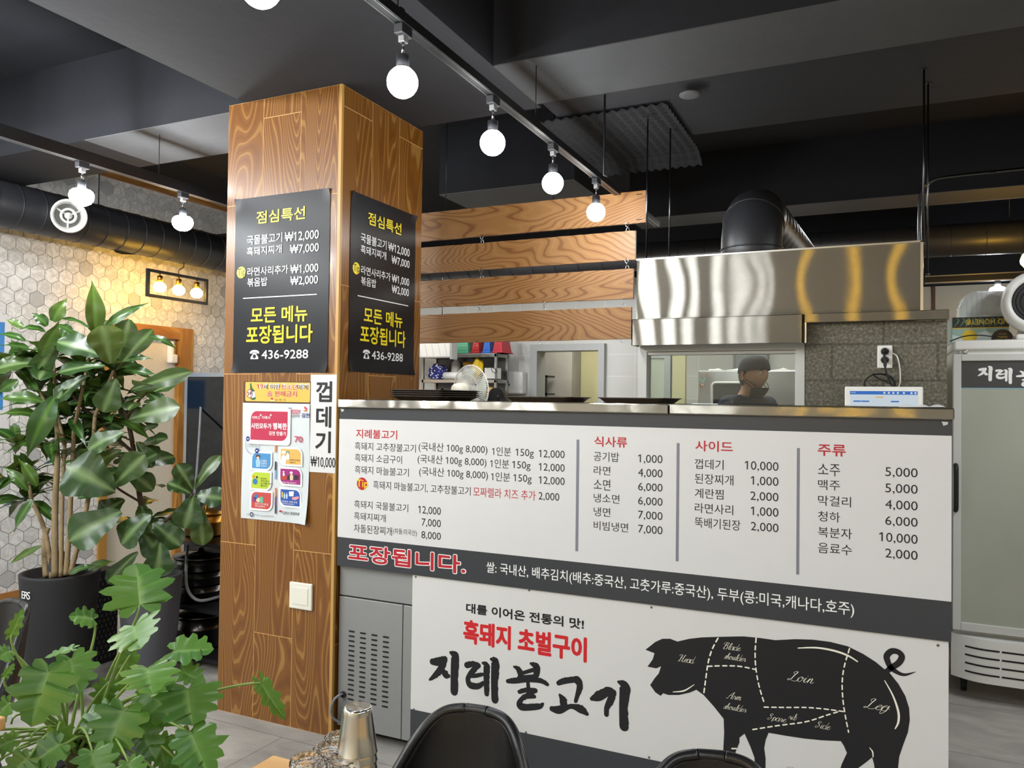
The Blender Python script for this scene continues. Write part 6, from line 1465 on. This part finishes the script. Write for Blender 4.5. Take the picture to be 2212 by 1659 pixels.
q = MB(); q.box(WX-0.03, WX+0.02, 2.04, 2.075, 1.72, 1.90, 0.008); q.build('keypad_body', m_whitep, t)
q = MB(); q.box(WX-0.005, WX+0.05, 2.02, 2.09, 1.715, 1.79, 0.012); q.build('handle', m_whitep, t)

# ------------------------------------------------------------------ plants
def leaf_material(name, top, vein, under, gloss=0.32, yellow='#8d9a35'):
    k = N(name); a = k.t.nodes.new('ShaderNodeVertexColor'); a.layer_name = 'v'
    sp = k.n('SeparateColor', Color=a.outputs[0]); g = k.t.nodes.new('ShaderNodeNewGeometry')
    nz = k.noise(k.co(), 35, 3)
    base = k.mix(sp.outputs[1], lin(top), tuple(min(1, x*1.5+0.008) for x in lin(top)))
    base = k.mix(k.math('MULTIPLY', nz, 0.25), base, tuple(x*0.75 for x in lin(top)))
    base = k.mix(sp.outputs[2], base, lin(yellow))
    base = k.mix(k.math('MULTIPLY', sp.outputs[0], 0.75), base, lin(vein))
    c = k.mix(k.math('MULTIPLY', g.outputs['Backfacing'], 0.8), base, lin(under))
    b = k.n('BsdfPrincipled', Base_Color=c, Roughness=gloss); tl = k.n('BsdfTranslucent', Color=k.mix(0.5, c, lin(yellow)))
    m_ = k.n('MixShader'); m_.inputs[0].default_value = 0.18; k.t.links.new(b.outputs[0], m_.inputs[1]); k.t.links.new(tl.outputs[0], m_.inputs[2]); k.t.links.new(m_.outputs[0], k.out.inputs[0])
    return k.m
m_fig = leaf_material('fig_leaf', '#27421f', '#7f9a62', '#4f6447', 0.30)
m_drac = leaf_material('dracaena_leaf', '#2b4a20', '#5d8436', '#3c5a2c', 0.25)
m_phil = leaf_material('philodendron_leaf', '#3b6828', '#8fb367', '#578433', 0.32, '#a0b83a')
m_stem = plain('green_stem', '#7f9b4a', 0.45, var=0.1)
m_bark = plain('cane_bark', '#8f7c5c', 0.85, var=0.25, vs=40, bump=0.6, bs=70)
m_dbark = plain('dark_bark', '#4a3a2c', 0.85, var=0.25, vs=40, bump=0.5, bs=70)
prg = random.Random(21)
class Foliage:
    def __init__(s): s.mb = MB(); s.c = []
    def frame(s, a, b_, nh):
        ax = (b_-a); L_ = ax.length; ax = ax/L_ if L_ > 1e-6 else Vector((0, 0, 1))
        n = nh-ax*nh.dot(ax)
        if n.length < 1e-4: n = ax.orthogonal()
        n.normalize(); return ax, ax.cross(n), n, L_
    def blade(s, a, b_, w_, nh, prof, droop=0.0, fold=0.15, wave=0.0, nw=3, yellow=0.0, veins=True, twist=0.0):
        """oval or strap leaf from a to b, w_ wide; prof: half width along the length"""
        ax, sd_, n, L_ = s.frame(a, b_, nh); NL = 12; NA = 6; ph = prg.uniform(0, 6); rnd = prg.random(); rows = []
        for i in range(NL+1):
            t = i/NL; x = t*(len(prof)-1); j = min(int(x), len(prof)-2); hw = (prof[j]+(prof[j+1]-prof[j])*(x-j))*w_*0.5
            tw = twist*t; s2 = sd_*math.cos(tw)+n*math.sin(tw); n2 = n*math.cos(tw)-sd_*math.sin(tw); rr = []
            for k in range(NA+1):
                u = -1+2*k/NA
                p = a+ax*(t*L_)+s2*(u*hw)+n2*(abs(u)*hw*fold+wave*w_*math.sin(nw*2*PI*t+ph+(1.3 if u > 0 else 0))*u*u)+n*(droop*L_*(4*t*(1-t))*0.5)
                rr.append(p)
                side = max(0.0, 1-abs(((t*7+abs(u)*1.3) % 1.0)-0.5)*9) if veins else 0.0
                s.c.append((max(max(0, 1-abs(u)*7 if k == NA//2 else 0), side*0.16), rnd*0.8, yellow*(0.4+0.6*t)))
            rows.append(rr)
        s.mb.grid(rows)
    def lobed(s, a, b_, w_, nh, droop=0.12, yellow=0.0, fold=0.12, seed=0):
        ax, sd_, n, L_ = s.frame(a, b_, nh); rg_ = random.Random(seed); rnd = rg_.random()
        half = [(-.02,.02),(-.14,.08),(-.26,.20),(-.22,.32),(-.10,.33),(-.02,.30),(-.06,.44),(.02,.56),(.13,.53),(.18,.45),(.24,.40),(.29,.45),(.34,.55),(.43,.60),(.50,.50),(.51,.42),(.53,.36),(.60,.39),(.67,.45),(.77,.42),(.77,.33),(.76,.25),(.83,.24),(.91,.20),(.95,.10),(1,0)]
        kx = w_/1.14/L_; NR = 4
        for sgn in (-1, 1):
            rows = []
            H2 = [(x+rg_.uniform(-.018, .018), y*(1+rg_.uniform(-.10, .10))) for x, y in half]
            for i, (x, y) in enumerate(H2):
                xm = min(1.0, max(0.0, x*0.92-0.55*y*0.35)) if i < len(H2)-1 else 1.0; rr = []
                for k in range(NR+1):
                    f = k/NR; X = xm+(x-xm)*f; Y = sgn*y*f*kx
                    lobe = math.sin(i*2*PI/6.2+1.2)*f
                    rr.append(a+ax*(X*L_)+sd_*(Y*L_)+n*(fold*abs(Y)*L_*1.4-droop*L_*(X*X+0.9*Y*Y)+0.009*L_*lobe))
                    rib = 1.0 if k == 0 else (0.4 if (i % 6 == 2) else 0.0)*(1-0.4*f)
                    s.c.append((rib, rnd, yellow*f))
                rows.append(rr)
            s.mb.grid(rows if sgn > 0 else rows)
UP = Vector((0, 0, 1))
def facing(p, up=0.7, jit=0.35):
    return ((CAM-p).normalized()+UP*up+Vector((prg.uniform(-jit, jit), prg.uniform(-jit, jit), prg.uniform(-jit, jit)))).normalized()
FIGP = [0.10, 0.34, 0.50, 0.58, 0.64, 0.74, 0.88, 0.98, 1.0, 0.93, 0.70, 0.14]
DRP = [0.30, 0.55, 0.80, 0.95, 1.0, 0.98, 0.90, 0.76, 0.56, 0.32, 0.12, 0.02]
def potmesh(t, c, rb, rt, h_, mat, soil=True):
    q = MB(); q.lathe([(rb*0.96, 0.0), (rb, 0.01), (rt, h_-0.01), (rt, h_), (rt-0.018, h_), (rt-0.03, h_-0.05), (0, h_-0.05)], c, 40); q.build('pot', mat, t)
    if soil: q = MB(); q.lathe([(rt-0.03, h_-0.045), (0, h_-0.035)], c, 24); q.f = q.f[:24]; q.sm = q.sm[:24]; q.build('soil', m_soil, t)
m_potb = plain('black_pot_resin', '#1b1c1f', 0.7, var=0.1)
m_potg = plain('grey_pot_resin', '#53555c', 0.65, var=0.06)
# --- fiddle-leaf fig in the grey pot
GP = Vector((-1.31, 0.18, 0))
t = thing('potted_fig', 'fiddle-leaf fig with big rounded leaves in a grey pot left of the column', 'plant', GP)
potmesh(t, GP, 0.118, 0.155, 0.52, m_potg)
q = MB()
T1 = [GP+Vector((0, 0, 0.47)), at(322, 1165, 4.1), at(304, 1085, 4.05), at(290, 980, 4.05), at(274, 900, 4.0), at(256, 845, 3.98), at(246, 800, 3.97)]
q.tube(smooth_path(T1, 5), [0.017-0.009*i/30 for i in range(31)], 10)
T2 = [at(322, 1165, 4.1), at(352, 1130, 4.0), at(390, 1098, 3.95), at(418, 1066, 3.92)]
q.tube(smooth_path(T2, 5), [0.010-0.004*i/15 for i in range(16)], 8)
T3 = [at(274, 900, 4.0), at(300, 865, 3.98), at(318, 848, 3.95)]
q.tube(smooth_path(T3, 5), [0.008-0.003*i/10 for i in range(11)], 8)
T4 = [at(304, 1085, 4.05), at(262, 1060, 3.95), at(250, 1050, 3.9)]; q.tube(smooth_path(T4, 5), 0.006, 8)
T5 = [at(290, 980, 4.05), at(180, 880, 4.0), at(140, 830, 3.98), at(100, 790, 3.95)]; q.tube(smooth_path(T5, 5), [0.009-0.004*i/15 for i in range(16)], 8)
q.build('trunk', m_dbark, t)
F = Foliage()
FL = [(239,786,220,703,68,3.86,-.03,.5,.3),(249,792,280,690,46,4.0,.0,.2,.1),(253,798,330,712,36,3.98,.05,.3,.1),(226,770,124,738,62,3.86,-.06,.9,0),(228,790,126,805,38,3.84,-.06,1.2,0),(188,812,118,866,44,3.88,-.05,.8,0),(132,728,72,815,42,3.86,0,.3,0),(88,785,-8,797,46,3.88,-.05,.9,.1),(250,818,222,890,52,3.84,-.04,.3,.05),(283,842,414,803,34,3.92,-.05,.1,.05),(278,906,388,880,52,3.9,-.04,.6,.12),(247,1062,146,1008,98,3.80,-.05,.5,0),(268,934,190,972,48,3.84,-.03,.5,.05),(245,1050,314,982,54,3.84,-.02,.6,.05),(262,972,203,1004,32,3.9,0,.4,.25),(262,1105,150,1168,78,3.80,-.05,.6,0),(326,1112,262,1176,64,3.82,-.03,.6,0),(346,1172,338,1248,58,3.82,-.03,.3,0),(298,1192,233,1260,36,3.84,0,.3,0),
 (421,1056,477,984,28,3.88,0,.3,.1),(416,1058,382,1003,42,3.84,0,.5,0),(412,1066,362,1043,44,3.82,-.02,.8,0),(421,1070,484,1078,44,3.86,0,.6,0),(418,1072,398,1142,58,3.80,-.04,.4,0),(431,1094,438,1178,42,3.84,0,.3,.15),(318,848,352,870,28,3.94,0,.5,0),(300,880,330,915,26,3.98,0,.5,0),(295,955,330,1010,24,3.96,0,.4,0),(300,1000,340,980,22,3.96,0,.4,0),(330,1130,390,1180,50,3.9,0,.5,0),(255,860,290,900,40,4.02,0,.5,0),(240,830,170,850,46,4.02,0,.6,0),(236,900,180,930,50,4.05,0,.5,0),(262,1010,330,1060,48,4.0,0,.5,0),(270,1080,215,1120,55,4.0,0,.5,0),(300,1140,350,1200,55,3.98,0,.5,0),(245,810,300,790,40,4.06,0,.5,0),(225,960,160,1000,52,4.04,0,.5,0),(110,790,60,840,44,4.0,0,.5,0),(140,840,90,880,44,4.0,0,.5,0)]
for x0, y0, x1, y1, w_, d_, dd, up, yl in FL:
    a = at(x0, y0, d_); b_ = at(x1, y1, d_+dd+prg.uniform(-.03, .03))
    F.blade(a, b_, w_*d_/FPX*1.12, facing(a, up, 0.3), FIGP, prg.uniform(0.05, 0.2), 0.14, 0.035, 3, yl)
for k in range(46):
    ln = prg.choice((T1, T1, T3, T4, T5, T5)); j = prg.randrange(1, len(ln)); u = prg.random(); c = ln[j-1].lerp(ln[j], u)+(CAM-ln[j]).normalized()*-0.03
    if c.z < 0.75: continue
    a_ = prg.uniform(0, 2*PI); el = prg.uniform(-0.6, 0.5); L_ = prg.uniform(0.12, 0.19); d_ = Vector((math.cos(a_)*math.cos(el), math.sin(a_)*math.cos(el), math.sin(el)))
    F.blade(c+d_*0.03, c+d_*(0.03+L_), L_*prg.uniform(0.5, 0.7), (UP*0.7+(CAM-c).normalized()*0.5+d_*-0.1+Vector((prg.uniform(-.3, .3), prg.uniform(-.3, .3), 0))).normalized(), FIGP, 0.15, 0.14, 0.035, 3, prg.choice((0, 0, .05)))
F.mb.build('foliage', m_fig, t, attr=F.c)
# --- dracaena in the black pot
BP = Vector((-1.55, -0.15, 0))
t = thing('potted_dracaena', 'tall dracaena with several canes and long pointed leaves in a black pot', 'plant', BP)
potmesh(t, BP, 0.135, 0.178, 0.57, m_potb)
FT_ = MB()
PFc = at(74, 1298, 3.72)
for i, ch in enumerate('ERS'):
    a_ = math.atan2(-1.0, 0.42)-0.46+0.115*i   # around the pot, on the side towards the room
    rr_ = 0.1745; vs, fs = glyph(ch); ctr = BP+Vector((rr_*math.cos(a_), rr_*math.sin(a_), 0.475-0.0*i)); uu = Vector((-math.sin(a_), math.cos(a_), 0)); nn = Vector((math.cos(a_), math.sin(a_), -0.09))
    FT_.add([ctr+uu*((v[0]-0.3)*0.048)+Vector((0, 0, 1))*((v[1])*0.05)+nn*0.004 for v in vs], fs)
FT_.build('pot_lettering', m_wink, t)
q = MB()
CN = [((100, 1245), (96, 1170), (104, 1140), 0.013), ((119, 1245), (119, 1100), (125, 985), 0.014), ((132, 1245), (134, 1100), (140, 960), 0.009), ((143, 1242), (150, 1130), (160, 930), 0.011), ((112, 1248), (98, 1150), (68, 1080), 0.010), ((152, 1240), (190, 1080), (205, 900), 0.010)]
heads = []
for p0, p1, p2, r in CN:
    P_ = [at(*p0, 3.90), at(*p1, 3.92), at(*p2, 3.93)]; q.tube(smooth_path(P_, 8), [r*1.25-r*0.35*i/16 for i in range(17)], 10)
for p0, p1 in (((125, 985), (115, 770)), ((160, 930), (195, 760)), ((140, 960), (60, 790)), ((205, 900), (245, 800)), ((68, 1080), (60, 1030)), ((140, 960), (120, 880))):
    q.tube([at(*p0, 3.93), at(*p1, 3.95)], [0.010, 0.007], 8); heads.append((p1[0], p1[1]))
q.build('canes', m_bark, t)
q = MB(); q.lathe([(0.05, 0.52), (0.055, 0.58), (0.05, 0.63), (0.03, 0.655), (0, 0.66)], (BP.x-0.07, BP.y+0.03, 0), 20); q.build('support_log', plain('dark_log', '#3d3c38', 0.9, var=0.2), t)
F = Foliage()
DL = [(206,724,198,605,37,3.86,0,.1,.25),(114,694,145,643,30,3.88,0,.2,.2),(125,690,202,716,17,3.9,0,.9,0),(228,706,322,654,20,3.92,.05,.9,0),(98,716,38,712,20,3.86,-.05,1,0),(102,704,68,676,24,3.86,-.03,.5,0),(52,708,13,690,16,3.86,0,.5,.25),(88,768,129,690,32,3.84,-.02,.2,.15),(55,736,-8,722,18,3.86,-.04,.8,0),(62,752,-4,746,22,3.86,-.05,.8,0),(265,800,342,812,20,3.98,0,.7,0),(268,782,330,776,18,3.98,0,.9,0),(322,727,384,757,15,4.0,0,.8,0),(40,822,-3,848,24,3.84,0,.6,0),(92,868,-4,864,30,3.82,-.04,.9,.1),(82,897,-4,896,27,3.82,-.03,.8,.1),(118,858,58,990,44,3.80,-.04,.3,0),(160,720,120,700,18,3.9,0,.6,0),(200,735,235,690,22,3.94,0,.5,0),(240,740,180,700,20,3.95,0,.7,0),(130,745,150,690,20,3.95,0,.4,0),(90,1180,20,1220,16,3.86,0,.6,.2),(70,1080,30,1150,22,3.84,0,.5,0),(60,1060,8,1010,22,3.84,0,.6,.1),(80,1050,40,990,24,3.84,0,.4,.2),(190,1230,250,1212,22,3.80,0,.8,.2),(150,1240,215,1222,18,3.78,0,.9,0)]
for x0, y0, x1, y1, w_, d_, dd, up, yl in DL:
    a = at(x0, y0, d_); b_ = at(x1, y1, d_+dd)
    F.blade(a, b_, w_*d_/FPX*1.1, facing(a, up, 0.3), DRP, prg.uniform(0.1, 0.3), 0.2, 0.05, 2.5, yl, False, prg.uniform(-0.7, 0.7))
for (hx_, hy_) in heads+[(150, 900), (210, 840), (90, 830), (180, 790), (60, 1080), (40, 960), (110, 950), (170, 960), (230, 900), (30, 800), (200, 1000), (20, 1040)]:
    c = at(hx_, hy_, 4.0)
    for k in range(15):
        a_ = k*2.4+prg.random(); el = prg.uniform(-0.5, 0.9); L_ = prg.uniform(0.15, 0.27)
        d_ = Vector((math.cos(a_)*math.cos(el), math.sin(a_)*math.cos(el), math.sin(el)))
        b_ = c+d_*L_+Vector((0, 0, -0.03)); F.blade(c+d_*0.015, b_, prg.uniform(0.045, 0.075), (UP+d_*0.3+Vector((0.3*prg.uniform(-1, 1), -0.3, 0))).normalized(), DRP, 0.22, 0.2, 0.05, 2.5, prg.choice((0, 0, 0, .1)), False, prg.uniform(-.5, .5))
F.mb.build('foliage', m_drac, t, attr=F.c)
# --- dotted black planter tube and white saucer
t = thing('umbrella_stand', 'slim black square stand with small punched white dots between the two big pots', 'stand', (-1.72, 0.20, 0))
q = MB(); q.box(-1.80, -1.66, 0.13, 0.27, 0.0, 0.50, 0.006)
d2 = MB()
for fx, fu in ((Vector((-1.80, 0.1295, 0)), Vector((1, 0, 0))), (Vector((-1.6595, 0.13, 0)), Vector((0, 1, 0)))):
    FD = Face(fx, fu, (0, 0, 1), fu.cross(UP))
    for i in range(5):
        for j in range(16):
            for m_ in range(3):
                for l_ in range(2): FD.rect(d2, 0.012+i*0.026+l_*0.006+(j % 2)*0.013-0.002, 0.012+i*0.026+l_*0.006+(j % 2)*0.013+0.001, 0.03+j*0.028+m_*0.006-0.0015, 0.03+j*0.028+m_*0.006+0.0015, 1)
multi('tube', t, (q, m_potb), (d2, plain('dot_grey', '#9a9892', 0.5)))
t = thing('saucer', 'white plastic bowl standing on the floor before the black pot', 'bowl', (-1.33, -0.30, 0))
q = MB(); q.lathe([(0.07, 0.001), (0.085, 0.01), (0.12, 0.085), (0.126, 0.09), (0.115, 0.085), (0.078, 0.014), (0, 0.012)], (-1.33, -0.34, 0), 32); q.build('bowl', m_whitep, t)
# --- split-leaf philodendron in front
CR = at(168, 1612, 2.02); PPC = Vector((CR.x+0.03, CR.y+0.02, 0))
t = thing('potted_philodendron', 'bushy bright green split-leaf philodendron at the lower left corner', 'plant', PPC)
PH_ = CR.z-0.04
q = MB(); q.lathe([(0.105, 0.0), (0.11, 0.01), (0.140, PH_-0.01), (0.140, PH_), (0.124, PH_), (0.112, PH_-0.04), (0, PH_-0.04)], PPC, 40); q.build('pot', m_potb, t)
q = MB(); q.lathe([(0.113, PH_-0.035), (0, PH_-0.02)], PPC, 24); q.f = q.f[:24]; q.sm = q.sm[:24]; q.build('soil', m_soil, t)
F = Foliage(); ST = MB()
XL = [(301,1306,293,1214,128,2.15,.05,.1,.0),(199,1338,150,1328,62,2.1,-.03,1.3,0),(291,1352,300,1398,108,2.0,-.06,-.2,.35),(107,1453,66,1568,118,1.85,-.06,.5,.05),(154,1424,172,1497,92,1.98,-.03,.3,0),(321,1444,328,1492,118,1.92,-.08,.7,.3),(378,1406,460,1398,74,2.12,.0,.9,0),(406,1489,417,1565,134,1.95,-.05,.6,0),(330,1494,382,1564,98,1.98,-.05,.5,.1),(231,1479,216,1538,54,2.06,0,.2,.1),(268,1536,228,1634,112,1.9,-.06,.6,0),(297,1552,337,1640,74,1.95,-.04,.5,0),(415,1586,452,1672,108,1.9,-.06,.5,0),(410,1580,398,1634,44,2.0,0,.3,.7),(565,1475,616,1558,40,2.05,0,-.6,.3),(25,1370,49,1316,26,1.98,0,0,.1),(20,1408,-4,1420,46,1.95,-.02,.5,.1),(10,1462,30,1434,18,1.9,0,.3,0),(128,1610,62,1655,76,1.8,-.04,.8,.05),(200,1625,216,1690,86,1.82,-.04,.6,.05),(124,1580,142,1640,62,1.88,0,.3,.85),(278,1648,300,1700,60,1.8,-.03,.6,.2),(238,1536,168,1576,64,2.0,-.03,.7,0),(281,1415,258,1500,42,2.1,0,-.3,.2),(155,1402,94,1416,28,2.04,0,1.6,.15),(60,1640,10,1690,70,1.75,-.03,.7,0),(345,1600,360,1665,60,1.95,0,.5,.1),(395,1450,440,1470,50,2.1,0,.5,.1),(20,1520,-20,1560,50,1.85,0,.5,.1),(30,1600,-20,1620,50,1.8,0,.5,.3),(380,1640,420,1690,60,1.92,0,.6,0),(240,1590,250,1650,60,1.95,0,.5,.3)]
for i, (x0, y0, x1, y1, w_, d_, dd, up, yl) in enumerate(XL):
    a = at(x0, y0, d_); b_ = at(x1, y1, d_+dd); a_len = (b_-a).length
    F.lobed(a, b_, w_*d_/FPX*1.05, facing(a, up, 0.15), 0.10, yl*0.8, 0.10, i)
    st = CR+Vector((prg.uniform(-.04, .04), prg.uniform(-.04, .04), 0)); back = (a-b_).normalized(); mid = st.lerp(a, 0.55)+UP*(0.05+0.10*(a-st).length)
    ST.tube(bez(st, st.lerp(mid, 0.7), a+back*0.03-UP*0.02 if a.z > st.z+0.1 else mid, a, 14), [0.0048-0.0022*k/14 for k in range(15)], 7)
for k in range(16):
    a_ = prg.uniform(0, 2*PI); L_ = prg.uniform(0.15, 0.35); e_ = CR+Vector((math.cos(a_)*L_, math.sin(a_)*L_, prg.uniform(-.12, .12)))
    ST.tube(bez(CR, CR+UP*0.1+Vector((math.cos(a_), math.sin(a_), 0))*0.06, e_+UP*0.05, e_, 10), [0.004-0.0015*k2/10 for k2 in range(11)], 6)
F.mb.build('foliage', m_phil, t, attr=F.c); ST.build('stems', m_stem, t)
q = MB(); q.lathe([(0.02, PH_-0.03), (0.03, PH_+0.01), (0.022, PH_+0.05), (0, PH_+0.06)], (CR.x, CR.y, 0), 14); q.build('crown_stem', plain('crown_brown', '#5a5a34', 0.8, var=0.3), t)
